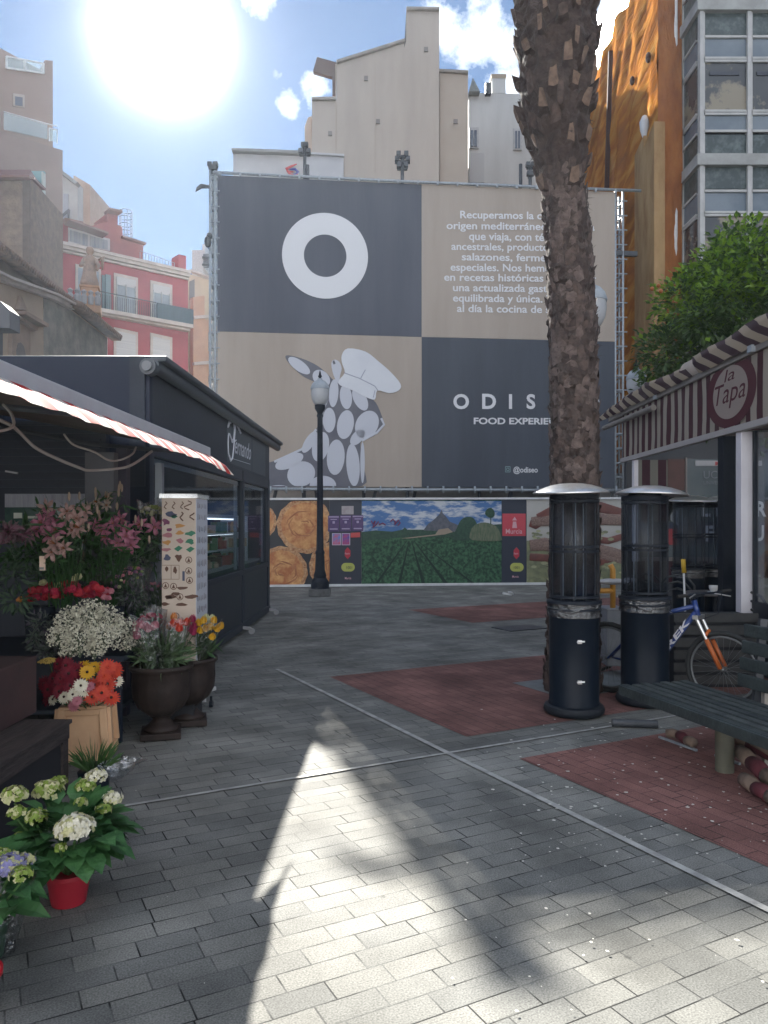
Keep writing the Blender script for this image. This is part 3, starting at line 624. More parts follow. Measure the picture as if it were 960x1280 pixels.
# church-like building with tiled roof
ch = thing('church', (-11.5, 25, 0), 'old tan church wall with clay tiled eave and carved portal', 'building')
cp_ = Plane((-10.8+.18, 18), (-10.8+.32, 31)); cf = Facade(cp_)
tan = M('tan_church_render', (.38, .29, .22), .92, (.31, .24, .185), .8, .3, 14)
greyp = M('patched_grey_render', (.235, .215, .19), .95, (.15, .145, .135), 2.2, .6, 14, dist=.04)
mb = MB(); cf.poly(mb, [(-40, 650), (-40, 330), (0, 349), (40, 363), (80, 380), (134, 421), (134, 650)], .5); mb.build('wall', tan, ch)
mb = MB(); cf.poly(mb, [(56, 640), (54, 372), (80, 382), (133, 423), (133, 640)], .03, 0, .03); mb.build('plaster_patch', greyp, ch)
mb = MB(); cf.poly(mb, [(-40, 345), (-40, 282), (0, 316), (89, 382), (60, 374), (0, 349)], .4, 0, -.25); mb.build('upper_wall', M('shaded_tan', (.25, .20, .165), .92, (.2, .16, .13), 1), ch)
tile = M('clay_tile', (.20, .13, .10), .9, (.11, .085, .075), 5, .4, 12)
mb = MB()
def tilerow(a, b, n, off):
    A, B = cp_.hit(*a, off), cp_.hit(*b, off)
    for i in range(n):
        q = A.lerp(B, (i+.5)/n); mb.tube([q+Vector((.15, 0, -.06)), q+Vector((-2.2, 0, .85))], .11, 7)
    mb.beam(A+Vector((-.05, 0, -.12)), B+Vector((-.05, 0, -.12)), .35, .07)
    mb.quad(A+Vector((.05, 0, -.03)), B+Vector((.05, 0, -.03)), B+Vector((-2.2, 0, .85)), A+Vector((-2.2, 0, .85)))
tilerow((-30, 292), (89, 381), 42, .15); tilerow((83, 379), (136, 421), 26, .35)
mb.build('roof', tile, ch, smooth=2)
mb = MB(); pts = [(-40, 328), (0, 347), (20, 354), (40, 361), (62, 369), (86, 382)]
for a, b in zip(pts, pts[1:]): cf.bar(mb, a, b, .34, .07, .17); cf.bar(mb, (a[0], a[1]+3.5), (b[0], b[1]+3.5), .2, .1, .1)
mb.build('moulding', moul, ch)
mb = MB()   # portal: pediment, jambs, arched niche
cf.poly(mb, [(12, 393), (14, 389), (43, 405), (42, 409)], .5, 0, .45); cf.poly(mb, [(14, 399), (14, 395), (38, 409), (36, 414)], .35, 0, .25)
cf.poly(mb, [(10, 650), (10, 398), (33, 411), (33, 650)], .2, 0, .12)
cf.poly(mb, [(19, 386), (22, 370), (30, 388)], .15, 0, .12)
port = mb.build('portal', M('carved_stone', (.30, .22, .175), .9, (.22, .165, .135), 2, .4), ch)
mb = MB(); cf.poly(mb, [(15, 650), (15, 437), (17, 429), (20, 428), (24, 433), (26, 442), (26, 650)], .05, 0, .14); mb.build('niche', M('niche_dark', (.13, .11, .105), .9), port)
mb = MB(); mb.prism([P(-60, 600, 17.5), P(-60, 352, 17.5), P(0, 376, 17.5), P(12, 388, 17.5), P(12, 410, 17.5), P(-10, 410, 17.5), P(-10, 600, 17.5)], (0, .5, 0)); mb.build('corner_canopy', M('grey_canopy', (.10, .10, .11), .8), ch)
# statue on the roof corner
c = cp_.hit(103.5, 383, .25)
st = thing('statue', c, 'weathered robed stone statue on a pedestal at the church roof corner', 'statue')
stone = M('pink_stone', (.36, .26, .20), .9, (.22, .17, .15), 4, .6, 12)
MB().box(c+Vector((0, 0, -.15)), (.75, .75, .3), .3).box(c+Vector((0, 0, .3)), (.55, .55, .6), .3).box(c+Vector((0, 0, .62)), (.66, .66, .08), .3).build('pedestal', M('orange_stone', (.42, .24, .15), .9, (.3, .19, .13), 3), st, bev=.02)
mb = MB()
mb.lathe([(0, .64), (.28, .66), (.30, .8), (.23, 1.1), (.2, 1.4), (.24, 1.58), (.23, 1.66), (.13, 1.74), (.08, 1.78), (.08, 1.82), (.12, 1.87), (.135, 1.97), (.10, 2.06), (0, 2.1)], c, 16, rip=lambda a, z: 1+.09*math.sin(a*5+z*3) if z < 1.6 else 1)
mb.tube([c+Vector((.2, -.02, 1.62)), c+Vector((.33, -.05, 1.4)), c+Vector((.30, -.16, 1.22))], [.08, .07, .05], 7); mb.tube([c+Vector((-.2, -.02, 1.62)), c+Vector((-.28, -.1, 1.4)), c+Vector((-.1, -.22, 1.38))], [.08, .07, .05], 7)
mb.tube([c+Vector((.3, 0, 1.6)), c+Vector((.42, .05, 1.75)), c+Vector((.4, .1, 1.3))], [.05, .09, .03], 6)
mb.build('figure', stone, st, smooth=2)
mb = MB()
for i in range(5): mb.lathe([(0, 0), (.09, .02), (.11, .25), (.06, .33), (.1, .42), (0, .5)], cp_.hit(84+i*1.2, 378+i, .1+.2*i), 8)
solo(mb, 'roof_urns', M('roof_urn', (.25, .25, .26), .8), 'cluster of small grey vents on the tiled roof left of the statue', 'vent')

# ================================================================ billboard
bp = Plane(PX(272, 20.54), PX(770, 21.63)); B = bp.hit
bo = thing('billboard', (1.0, 21.1, 0), 'huge four-panel restaurant billboard on a steel scaffold across the square', 'billboard')
navy = M('banner_navy', (.080, .087, .112), .75, (.062, .068, .090), .9, .6, .9, dist=.06, stretch=(1.6, 1.6, .2))
navy2 = M('banner_dark', (.050, .060, .080), .7, (.038, .046, .064), .9, .6, .9, dist=.06, stretch=(1.6, 1.6, .2))
tanb = M('banner_tan', (.36, .305, .26), .8, (.315, .265, .224), .9, .6, .9, dist=.06, stretch=(1.6, 1.6, .2))
lett = M('banner_white', (.62, .62, .64), .8)
def bpoly(mb, pts, off=0, th=.03, mi=0): mb.prism([B(x, y, off) for x, y in pts], -bp.N3*th, mi)
for nm, m, pts in (('banner_panel', navy, [(272, 414), (272, 219), (527, 230.5), (527, 421)]), ('banner_panel', tanb, [(527.3, 421), (527.3, 230.5), (770, 240), (770, 427)]),
                   ('banner_panel', tanb, [(272, 608), (272, 414.3), (527, 421.3), (527, 609)]), ('banner_panel', navy2, [(527.3, 609), (527.3, 421.3), (770, 427.3), (770, 610)])):
    mb = MB(); bpoly(mb, pts); mb.build(nm, m, bo)
c = B(406.5, 320, .02); u = bp.D3 if bp.D3.x > 0 else -bp.D3; Z = Vector((0, 0, 1)); ru = 53.5/F*20.85
mb = MB(); n = 64
ring = lambda r, o=0: [c+u*(r*math.cos(2*math.pi*i/n))+Z*(r*math.sin(2*math.pi*i/n)) for i in range(n)]
mb.add(ring(ru)+ring(ru*.495), [(i, (i+1) % n, n+(i+1) % n, n+i) for i in range(n)]); mb.build('ring_emblem', lett, bo)
mb = MB()
TX = [("Recuperamos la cocina de", 575, 725, 273), ("origen mediterráneo, la cocina", 558, 743, 286.5), ("que viaja, con técnicas", 586, 714, 300), ("ancestrales, productos frescos,", 564, 737, 312.5), ("salazones, fermentos y", 577, 722, 325.5),
      ("especiales. Nos hemos basado", 563, 737, 338.5), ("en recetas históricas para crear", 555, 745, 351), ("una actualizada gastronomía", 566, 734, 364), ("equilibrada y única. Traemos", 566, 734, 377), ("al día la cocina de siempre", 571, 729, 390)]
for s_, x0, x1, y in TX:
    y += (x0-650)*.0; p0, p1 = B(x0, y, .02), B(x1, y+2, .02)
    mb.text(s_, p0, p1-p0, Z, w=(p1-p0).length, h=.205, ext=0, bold=.018)
mb.build('paragraph_lettering', lett, bo); mb = MB()
for s_, x in (('O', 566.5), ('D', 602.5), ('I', 636), ('S', 658), ('E', 696), ('O', 730)):
    p0 = B(x, 510.5, .02); mb.text(s_, p0, u, Z, h=.42 if s_ != 'I' else .41, ext=0, bold=.03)
mb.bsplit('letter', lett, bo); mb = MB()
p0, p1 = B(592, 530, .02), B(713, 530.5, .02); mb.text('FOOD EXPERIENCE', p0, p1-p0, Z, w=(p1-p0).length, h=.175, ext=0, bold=.03)
mb.build('tagline_lettering', lett, bo); mb = MB()
p0, p1 = B(641.5, 590.5, .02), B(672, 590.5, .02); mb.text('@odiseo', p0, p1-p0, Z, w=(p1-p0).length, h=.16, ext=0, bold=.02)
mb.build('lettering', lett, bo)
mb = MB()
for a, b in (((631.5, 583.5), (637.5, 583.5)), ((637.5, 583.5), (637.5, 590)), ((637.5, 590), (631.5, 590)), ((631.5, 590), (631.5, 583.5))): mb.beam(B(*a, .02), B(*b, .02), .012, .02)
mb.tube([B(634.5+1.7*math.cos(k*.63), 586.8+1.7*math.sin(k*.63), .02) for k in range(11)], .01, 4)
mb.build('small_icon', M('icon_teal', (.2, .3, .32), .7), bo)
# harlequin horse with a chef's hat
T = lambda x, y: (330+x/5.053, 420+y/5.053)
def sm(pts, k=4):       # rounded closed outline through the given points
    out = []; n = len(pts)
    for i in range(n):
        p0, p1, p2, p3 = [Vector(pts[(i+j-1) % n]) for j in range(4)]
        for q in range(k):
            t = q/k; out.append(.5*((2*p1)+(-p0+p2)*t+(2*p0-5*p1+4*p2-p3)*t*t+(-p0+3*p1-3*p2+p3)*t**3))
    return [tuple(v) for v in out]
hg = MB()
body = [(-60, 950), (-60, 830), (65, 790), (240, 710), (330, 590), (365, 470), (395, 400), (405, 330), (320, 290), (240, 250), (160, 175), (135, 130), (170, 124), (260, 150), (340, 190), (400, 240), (440, 280), (470, 290), (560, 340), (650, 380), (705, 420), (742, 500), (756, 560), (715, 615), (620, 660), (612, 720), (635, 850), (620, 948), (300, 950)]
bpoly(hg, [T(*p) for p in sm(body, 3)], .012, .01, 0)
for seg in ([(65, 795), (240, 715), (330, 590)], [(740, 520), (758, 560), (712, 612), (618, 662)], [(365, 560), (368, 480), (400, 400)]): hg.tube([B(*T(*p), .02) for p in seg], .035, 6, 1, flat=.2, fn=bp.N3)
for cx, cy, rx, ry, ro in ((222, 188, 82, 33, 36), (362, 268, 62, 46, 42), (440, 362, 30, 88, 4), (517, 385, 38, 78, -6), (607, 400, 40, 78, -28), (412, 532, 40, 78, 0), (514, 560, 52, 92, 10), (650, 560, 70, 92, 28), (590, 640, 34, 60, 40),
                            (357, 700, 52, 95, 12), (288, 670, 30, 78, 32), (160, 792, 95, 42, -24), (235, 872, 90, 78, -25), (453, 766, 56, 112, 4), (562, 815, 42, 134, -4), (622, 800, 14, 130, 0), (372, 945, 84, 62, 0), (95, 960, 60, 18, 0)):
    ro = math.radians(ro); pts = []
    for k in range(28):
        a = 2*math.pi*k/28; x, y = rx*math.cos(a), ry*math.sin(a); X, Y = cx+x*math.cos(ro)-y*math.sin(ro), cy+x*math.sin(ro)+y*math.cos(ro)
        pts.append(T(X, min(Y, 948)))
    bpoly(hg, pts, .024, .008, 1)
bpoly(hg, [T(*p) for p in sm([(425, 175), (445, 150), (475, 165), (490, 205), (480, 250), (470, 300), (440, 250)], 3)], .02, .01, 1)
bpoly(hg, [T(*p) for p in ((432, 165), (442, 152), (452, 175), (440, 182))], .03, .004, 0)
bpoly(hg, [T(*p) for p in sm([(492, 120), (530, 80), (640, 100), (720, 160), (800, 230), (862, 305), (850, 345), (790, 362), (715, 345), (700, 402), (640, 385), (560, 345), (480, 312), (474, 280), (510, 232), (492, 170)], 3)], .034, .01, 2)
for seg in ([(508, 235), (600, 268), (700, 318), (718, 345)], [(610, 270), (628, 235), (640, 215)], [(700, 345), (690, 390)]): hg.tube([B(*T(*p), .035) for p in seg], .012, 5, 3)
hg.build('horse_figure', [M('figure_dark', (.10, .10, .125), .8, (.14, .14, .16), 1), M('figure_light', (.46, .47, .52), .8), M('hat_white', (.58, .59, .62), .8, (.52, .53, .57), 1), M('hat_fold', (.32, .33, .4), .8)], bo)
# scaffold: lattice towers, rails, floodlights
def lattice(name, xa, xb, y0, y1, step, depth=.35):
    mb = MB(); L0, L1 = B(xa, y0, -.02), B(xb, y0, -.02); zt, zb = L0.z, B(xa, y1, 0).z
    zb = max(zb, .0)
    for q in (L0, L1):
        for dy in (0, depth): mb.tube([(q.x, q.y+dy, zt), (q.x, q.y+dy, zb)], .035, 6)
    z = zb+.2; k = 0
    while z < zt:
        for dy in (0, depth): mb.tube([(L0.x-.03, L0.y+dy, z), (L1.x+.12, L1.y+dy, z)], .022, 5)
        for q in (L0, L1): mb.tube([(q.x, q.y, z), (q.x, q.y+depth, z)], .02, 5)
        if z+step < zt: mb.tube([(L0.x, L0.y+depth, z), (L1.x, L1.y+depth, z+step)], .016, 5); mb.tube([(L0.x, L0.y+(depth if k % 2 else 0), z), (L0.x, L0.y+(0 if k % 2 else depth), z+step)], .016, 5)
        z += step; k += 1
    return mb.build(name, galv, bo, smooth=2)
lattice('lattice_tower', 262.5, 269, 206, 660, .42); lattice('ladder_truss', 769.5, 779, 239, 660, .41)
mb = MB(); mb.tube([B(266, 216.5, .05), B(528, 229, .05), B(800, 239.5, .05)], .04, 6); mb.build('top_rail', galv, bo, smooth=2); mb = MB(); mb.tube([B(272, 611, .1), B(528, 612.5, .1), B(775, 613, .1)], .045, 6)
m2_ = MB()
for i in range(21):
    x = 276+i*24.6; y = 217+(x-266)*.0437; m2_.beam(B(x, y-1, .08), B(x, y+3.5, .08), .05, .05)
m2_.build('rail_clamp', galv, bo)['kind'] = 'stuff'
for i in range(26):
    x = 280+i*19.5; mb.beam(B(x, 608, .16), B(x, 616.5, .16), .05, .05)
mb.build('bottom_rail', galv, bo, smooth=2)
mb = MB()
for x in (300, 310, 320, 345, 395, 455, 470, 520, 600, 640): mb.tube([B(x, 612, -.1), B(x+R(-14, 14), 660, -.4)], .05, 6)
for x in (300, 380, 510, 640): mb.tube([B(x, 606, -.15), (B(x, 606, -.15).x, B(x, 606, -.15).y, 0)], .06, 6)
mb.build('brace', dark_metal, bo)
def flood(x, ytop, ybase, arms):
    mb = MB(); b0, t0 = B(x, ybase, -.1), B(x, ytop, -.1)
    mb.tube([b0, t0], .05, 7)
    for dy, hw in arms: mb.box(t0+Vector((0, 0, dy)), (hw, .12, .07)); mb.box(t0+Vector((-hw*.35, -.05, dy+.06)), (.12, .16, .12)); mb.box(t0+Vector((hw*.35, -.05, dy+.06)), (.12, .16, .12))
    mb.build('floodlight_mast', dark_metal, bo, bev=.01)
flood(381, 184, 222, ((-.15, .30), (0.02, .1))); flood(503.5, 195, 230, ((-.12, .42), (-.3, .28), (.02, .3))); flood(664, 203, 233, ((-.1, .2), (-.35, .12))); flood(384.5, 204, 222, ())
flood(652, 203, 233, ()); flood(266, 203, 216, ((-.2, .12), (-.1, .22)))
mb = MB(); q = B(262, 236, .1)
mb.prism([q+Vector((0, 0, .06)), q+Vector((-.22, 0, .10)), q+Vector((-.34, 0, .0)), q+Vector((-.37, 0, -.12)), q+Vector((-.2, 0, -.02)), q+Vector((0, 0, -.02))], (0, .05, 0)); mb.ball(B(260, 303, .05), (.1, .12, .16), 8, 6); mb.ball(B(262, 296, .05), (.08, .1, .1), 8, 6)
mb.beam(B(770, 316, -.05), B(797, 317, -.05), .12, .14)
mb.bsplit('camera_bracket', dark_metal, bo, bev=.01)

# ================================================================ hoarding with printed pictures
hp = Plane(PX(330, 19.9), PX(690, 20.9)); H = hp.hit; hu = hp.D3 if hp.D3.x > 0 else -hp.D3
ho = thing('hoarding', (.7, 20.3, 0), 'low printed hoarding with pies, a green field and sausages', 'hoarding')
def hpoly(mb, pts, off=0, th=.02, mi=0): mb.prism([H(x, y, off) for x, y in pts], -hp.N3*th, mi)
ytop = lambda x: 625.2-(x-330)*.002; ybot = lambda x: 732-(x-330)*.0085
def panel(x0, x1, nm, m, off=0):
    mb = MB(); hpoly(mb, [(x0, ybot(x0)), (x0, ytop(x0)), (x1, ytop(x1)), (x1, ybot(x1))], off); return mb.build(nm, m, ho)
panel(280, 411.8, 'printed_panel', M('print_black', (.022, .024, .03), .5)); panel(412, 451.6, 'printed_panel', M('print_navy', (.025, .032, .05), .5)); panel(627.2, 658, 'printed_panel', M('print_navy2', (.025, .032, .05), .5))
fld = M('print_field', (.006, .035, .02), .6, (.05, .14, .065), 13, 0, detail=12, lo=.40, hi=.62)
panel(452, 627, 'printed_panel', fld)
skym = M('print_sky', (.06, .15, .34), .6, (.50, .52, .55), 2.6, 0, stretch=(.7, .7, 2.2), detail=7, lo=.48, hi=.60)
mb = MB(); hpoly(mb, [(452.2, 665), (452.2, 626), (626.8, 626), (626.8, 664)], .006, .004, 0)
hpoly(mb, [(452.2, 676), (452.2, 665), (470, 663), (490, 664.5), (503, 662), (506, 659), (509, 662), (530, 662), (540, 659), (560, 660), (626.8, 655), (626.8, 676), (560, 671.5), (500, 672)], .009, .004, 1)
hpoly(mb, [(529, 663), (535, 655), (543, 649), (549, 643), (552, 637), (553.5, 642), (557, 645), (562, 652), (572, 656), (575, 665)], .012, .004, 2)
hpoly(mb, [(544, 668), (548, 662), (560, 660), (566, 665), (556, 668), (512, 673), (500, 673)], .015, .004, 3)
hpoly(mb, sm([(566, 675), (570, 662), (576, 650), (584, 646), (592, 648), (597, 658), (600, 673)], 3), .018, .004, 1)
hpoly(mb, sm([(590, 675), (588, 664), (594, 656), (606, 653), (620, 658), (626, 670), (624, 676)], 3), .021, .004, 4)
hpoly(mb, sm([(606, 642), (609, 636), (614, 635), (618, 640), (617, 646), (611, 647)], 3), .024, .004, 1); hpoly(mb, [(612.5, 655), (612.8, 645), (613.6, 645), (613.8, 655)], .024, .004, 1)
for k, (xt, xb, wb_) in enumerate(((508, 470, 3), (511, 498, 3), (514, 528, 3.2), (517, 556, 4), (505, 450, 3), (521, 590, 3))):
    if xb < 453: continue
    hpoly(mb, [(xt, 676), (xt+.8, 676), (xb+wb_, 729), (xb-wb_*.3, 729)], .009, .004, 5)
sc = lambda pts: mb.tube([H(x, y, .02) for x, y in pts], .018, 4, 6)
sc([(464, 651), (466, 655), (469, 651), (466, 660), (470, 656), (473, 652), (474, 656), (478, 654), (482, 656)]); sc([(488, 652), (491, 649), (494, 652), (493, 656), (498, 650), (500, 654), (497, 657)])
mb.build('landscape_picture', [skym, M('print_trees', (.018, .05, .035), .6, (.035, .085, .05), 14), M('print_rock', (.13, .13, .15), .7, (.07, .08, .10), 9), M('print_sand', (.30, .24, .18), .7), M('print_reed', (.16, .17, .11), .7, (.07, .11, .06), 10, stretch=(3, 3, .6)), M('print_furrow', (.008, .03, .02), .7), M('print_script', (.22, .05, .11), .6)], ho)
# pies
crust = M('print_crust', (.40, .13, .045), .6, (.66, .36, .14), 4.5, 0, detail=12, lo=.38, hi=.64); crust_r = M('print_crust_rim', (.62, .38, .19), .6, (.28, .10, .04), 14, 0, detail=8)
crust_d = M('print_crust_fold', (.30, .10, .04), .6, (.44, .19, .08), 5)
mb = MB()
def pie(cx, cy, r, clipx0=300, clipx1=411.3):
    for rr, off, mi, wav in ((r, .008, 1, .035), (r*.84, .014, 0, .03)):
        pts = []
        for k in range(54):
            a = 2*math.pi*k/54; q = rr*(1+wav*math.sin(a*14)*.5+.02*math.sin(a*3+cx)); x = min(max(cx+q*math.cos(a), clipx0), clipx1); y = cy+q*math.sin(a); pts.append((x, min(max(y, ytop(x)+1), ybot(x)-1)))
        hpoly(mb, pts, off, .004, mi)
    for k in range(6):
        a0 = cx+k*1.1; pts = []
        for q in range(7):
            a = a0+q*.28; rr = r*(.2+.09*k+.02*math.sin(q*2)); x = min(max(cx+rr*math.cos(a), clipx0), clipx1); y = cy+rr*math.sin(a)*.8; pts.append(H(x, min(max(y, ytop(x)+1), ybot(x)-1), .016))
        mb.tube(pts, [.006, .014, .02, .022, .018, .012, .004], 5, 2, flat=.4, fn=hp.N3)
pie(325, 652, 21); pie(381, 657, 34.5); pie(353, 714, 31); pie(416, 708, 30)
mb.build('pie_picture', [crust, crust_r, crust_d], ho)
# sausages and beans
mb = MB(); hpoly(mb, [(658.4, ybot(658)), (658.4, ytop(658)), (800, ytop(800)), (800, ybot(800))], 0, .02, 0)
def saus(pts, w, mi, off): mb.tube([H(x, y, off) for x, y in pts], w, 12, mi, flat=.12, fn=hp.N3)
hpoly(mb, [(658.4, 729), (658.4, 676), (690, 672), (760, 690), (800, 690), (800, 728)], .006, .004, 3)
saus([(662, 654), (668, 656), (680, 648), (695, 640)], [.09, .13, .13, .12], 1, .015); saus([(672, 648), (690, 640), (720, 636), (750, 634), (776, 640)], [.12, .16, .16, .15, .1], 1, .02)
saus([(664, 652), (690, 650), (720, 648), (780, 650)], [.12, .17, .17, .15], 2, .025); saus([(662, 682), (680, 680), (700, 684), (740, 690), (780, 700)], [.15, .18, .16, .14, .12], 2, .03); saus([(662, 696), (690, 698), (740, 706), (780, 692)], .1, 1, .02); saus([(740, 674), (760, 676), (780, 670)], .09, 1, .035); saus([(740, 684), (765, 690), (785, 696)], .13, 2, .04)
for k in range(110):
    x, y = R(660, 775), R(663, 675) if k < 30 else R(702, 726); a, rr = R(0, 3), R(.03, .06)
    c = H(x, y, .05); mb.add([c+hu*rr*math.cos(a+j*.9)*1.6+Z*rr*math.sin(a+j*.9)*.8 for j in range(7)], [tuple(range(7))], 3 if k % 3 else 4)
mb.build('sausage_picture', [M('print_cream', (.38, .37, .34), .6, (.44, .42, .39), 1), M('print_sausage', (.17, .05, .035), .5, (.10, .035, .03), 5), M('print_chain', (.28, .19, .15), .5, (.08, .04, .035), 26, stretch=(1, 1, 2)), M('print_bean', (.24, .25, .13), .6, (.14, .15, .09), 7), M('print_bean2', (.34, .34, .2), .6)], ho)
# badges and pasted posters
mb = MB()
for x0 in (432, 643):
    for k in (0,):
        cx = x0; hpoly(mb, [(cx+2.5, 684), (cx+6, 688), (cx+6, 695), (cx+2.5, 699), (cx-1, 695), (cx-1, 688)], .008, .004, 0)
    pts = []
    for k in range(40):
        a = 2*math.pi*k/40; s1_ = 1 if math.cos(a) > 0 else -1; x = cx+3+s1_*3+5.4*math.cos(a); pts.append((x, 709+5.4*math.sin(a)))
    hpoly(mb, pts, .008, .004, 1)
hpoly(mb, [(628, 670), (628, 642), (657, 642), (657, 670)], .008, .004, 2)
hpoly(mb, [(427, 643), (427, 632.5), (442, 632.5), (442, 643)], .008, .004, 3)
mb.bsplit('badge', [M('badge_red', (.42, .03, .05), .6), M('badge_lime', (.42, .44, .10), .6), M('sign_red', (.50, .06, .08), .6), M('sticker_grey', (.40, .36, .36), .7, (.3, .25, .26), 6)], ho)
mb = MB()
ht = lambda s_, x0, x1, y, h, mi=0, off=.02, sh=0: mb.text(s_, H(x0, y, off), hu, Z, w=(H(x1, y)-H(x0, y)).length, h=h, ext=0, bold=.01, mi=mi, shear=sh)
ht('Murcia', 632, 652.5, 667, .13); ht('Murcia', 431, 439, 724, .06); ht('Murcia', 640, 648, 722, .06); ht('1001', 433, 440, 711, .07, 1); ht('1001', 642, 649, 711, .07, 1); ht('ñam', 431, 437, 693, .05, 0); ht('ñam', 642, 647.5, 693, .05, 0)
hpoly(mb, [(640, 660), (641, 652), (645, 652), (646, 660)], .02, .003, 0); hpoly(mb, [(640, 650.5), (643, 646), (646, 650.5)], .02, .003, 0)
mb.build('lettering', [M('print_pink', (.62, .35, .38), .6), M('print_dark', (.05, .05, .05), .6)], ho)
for i in range(3):
    x = 410+i*15; y = 644.5-(.3*i)
    f_ = thing('poster', H(x+7, y+20, .03), ['purple event poster pasted first of three in the row on the hoarding', 'middle purple event poster of the row of three on the hoarding', 'purple event poster nearest the field picture on the hoarding'][i], 'poster', 'three purple posters pasted on the hoarding')
    mb = MB(); hpoly(mb, [(x, y+20), (x, y), (x+14, y), (x+14, y+20)], .03, .005); mb.build('sheet', M('poster_purple', (.05, .03, .11), .5, (.11, .06, .16), 6), f_)
    mb = MB(); hpoly(mb, [(x+.7, y+2.4), (x+.7, y+.9), (x+13.3, y+.9), (x+13.3, y+2.4)], .036, .003); hpoly(mb, [(x+2, y+17.5), (x+2, y+16), (x+12, y+16), (x+12, y+17.5)], .036, .003); hpoly(mb, [(x+5.5, y+10), (x+5.5, y+7), (x+8.5, y+7), (x+8.5, y+10)], .036, .003); hpoly(mb, [(x+3, y+5.4), (x+3, y+4.2), (x+11, y+4.2), (x+11, y+5.4)], .036, .003)
    mb.build('print', M('poster_lilac', (.35, .28, .42), .6), f_)
for i, (x0, x1, c1, c2, lb) in enumerate(((415, 426, (.5, .12, .2), (.12, .22, .5), 'small pink and blue poster left of its twin under the purple posters'), (427, 437.5, (.38, .05, .16), (.10, .07, .3), 'small magenta and violet poster under the purple posters'))):
    mb = MB(); hpoly(mb, [(x0, 681.5), (x0, 666.5), (x1, 666.5), (x1, 681.5)], .034, .005, 1); hpoly(mb, [(x0+.8, 680.7), (x0+.8, 667.2), (x1-.8, 667.2), (x1-.8, 680.7)], .039, .004, 0)
    recenter(solo(mb, 'poster', [M('poster_mix', c1, .5, c2, 3, lo=.45, hi=.55), M('poster_edge', (.5, .45, .55), .6)], lb, 'poster'))
recenter(solo((lambda m_: (hpoly(m_, [(438.2, 672), (438.2, 666), (450, 665.5), (450, 671.5)], .03, .005), m_)[1])(MB()), 'poster_strip', M('strip_red', (.5, .07, .07), .5), 'narrow red paper strip beside the small posters', 'poster'))
mb = MB(); 
for x0, x1 in ((300, 800),): mb.beam(H(x0, ytop(x0)-1.5, .01), H(x1, ytop(x1)-1.5, .01), .09, .05); mb.beam(H(x0, ybot(x0)+.3, .02), H(x1, ybot(x1)+.3, .02), .1, .06)
mb.bsplit('white_rail', white_paint, ho)
mb = MB()
for x in range(290, 800, 40): q = H(x, 700, -.1); mb.beam((q.x, q.y, 0), (q.x, q.y, 2.25), .06, .06); mb.beam((q.x, q.y, 1.6), (q.x, q.y+.6, 0), .05, .05)
mb.bsplit('post', dark_metal, ho)
# ================================================================ street lamps
globe_m = M('lamp_globe', (.55, .56, .58), .25, (.46, .47, .5), 3, trans=.3); cap_m = M('lamp_cap', (.30, .33, .36), .5, (.22, .25, .28), 6)
lamp = thing('street_lamp', (0, 0, 0), 'black street lamp with white globe in front of the horse picture', 'street lamp', 'old style globe street lamps')
MB().lathe([(.23, 0), (.23, .16), (.21, .17), (.21, .3), (.20, .33), (.14, .42), (.15, .46), (.115, .58), (.10, .95), (.11, .97), (.11, 1.0), (.085, 1.05), (.075, 1.6), (.065, 3.4), (.06, 4.1), (.075, 4.12), (.075, 4.16), (.06, 4.18), (.07, 4.22), (.12, 4.30), (.125, 4.38), (.07, 4.40), (0, 4.40)], n=20).build('pole', black_metal, lamp, smooth=True)
MB().box((0, 0, .08), (.48, .48, .16)).build('plinth', M('plinth_stone', (.14, .14, .14), .8, (.09, .09, .09), 8), lamp, bev=.01)
MB().lathe([(.09, 4.39), (.14, 4.42), (.19, 4.52), (.21, 4.64), (.205, 4.74), (.0, 4.745)], n=24).build('globe', globe_m, lamp, smooth=True)
hd = MB().lathe([(.215, 4.74), (.22, 4.77), (.19, 4.86), (.13, 4.93), (.06, 4.97), (.05, 5.0), (0, 5.0)], n=24).build('lamp_cap', cap_m, lamp, smooth=True)
MB().lathe([(.03, 4.99), (.03, 5.02), (.05, 5.05), (.03, 5.08), (.02, 5.14), (0, 5.2)], n=10).build('finial', black_metal, hd, smooth=True)
lamp.location = G(400, 744.5); lamp.location.z = .004
dup(lamp, (2.885, 10.7, .004), 0, 'street lamp hidden behind the palm trunk with its globe peeping out on the right')
dup(lamp, (5.42, 16.5, .004), 0, 'street lamp with only its pale cap showing above the striped awning')

# ================================================================ palm
pd = 7.62
prof = [(-.02, 716, 37), (.12, 716, 36), (.35, 716, 33), (.8, 717, 31), (1.6, 718.5, 29.5), (2.6, 718, 29), (3.6, 716, 28.5), (4.4, 711, 27.5), (4.85, 706, 26.5), (5.1, 702, 27), (5.3, 700, 34), (5.6, 697, 42), (6.0, 696, 46), (6.5, 695, 50), (7.0, 694, 52), (8.0, 693, 55), (9.4, 692, 58), (10.1, 692, 50), (10.5, 692, 20)]
def pc(z):
    for (z0, x0, r0), (z1, x1, r1) in zip(prof, prof[1:]):
        if z <= z1:
            t = max(0, (z-z0)/(z1-z0)); t = t*t*(3-2*t) if z > 4.6 else t
            return Vector(((x0+(x1-x0)*t-CX)/F*pd, pd, z)), (r0+(r1-r0)*t)/F*pd
    return Vector(((692-CX)/F*pd, pd, z)), .2
pt = thing('palm_tree', (pc(0)[0].x, pd, 0), 'tall date palm with scarred trunk swelling towards the top', 'tree')
mb = MB(); n, m_ = 72, 330
vv = []
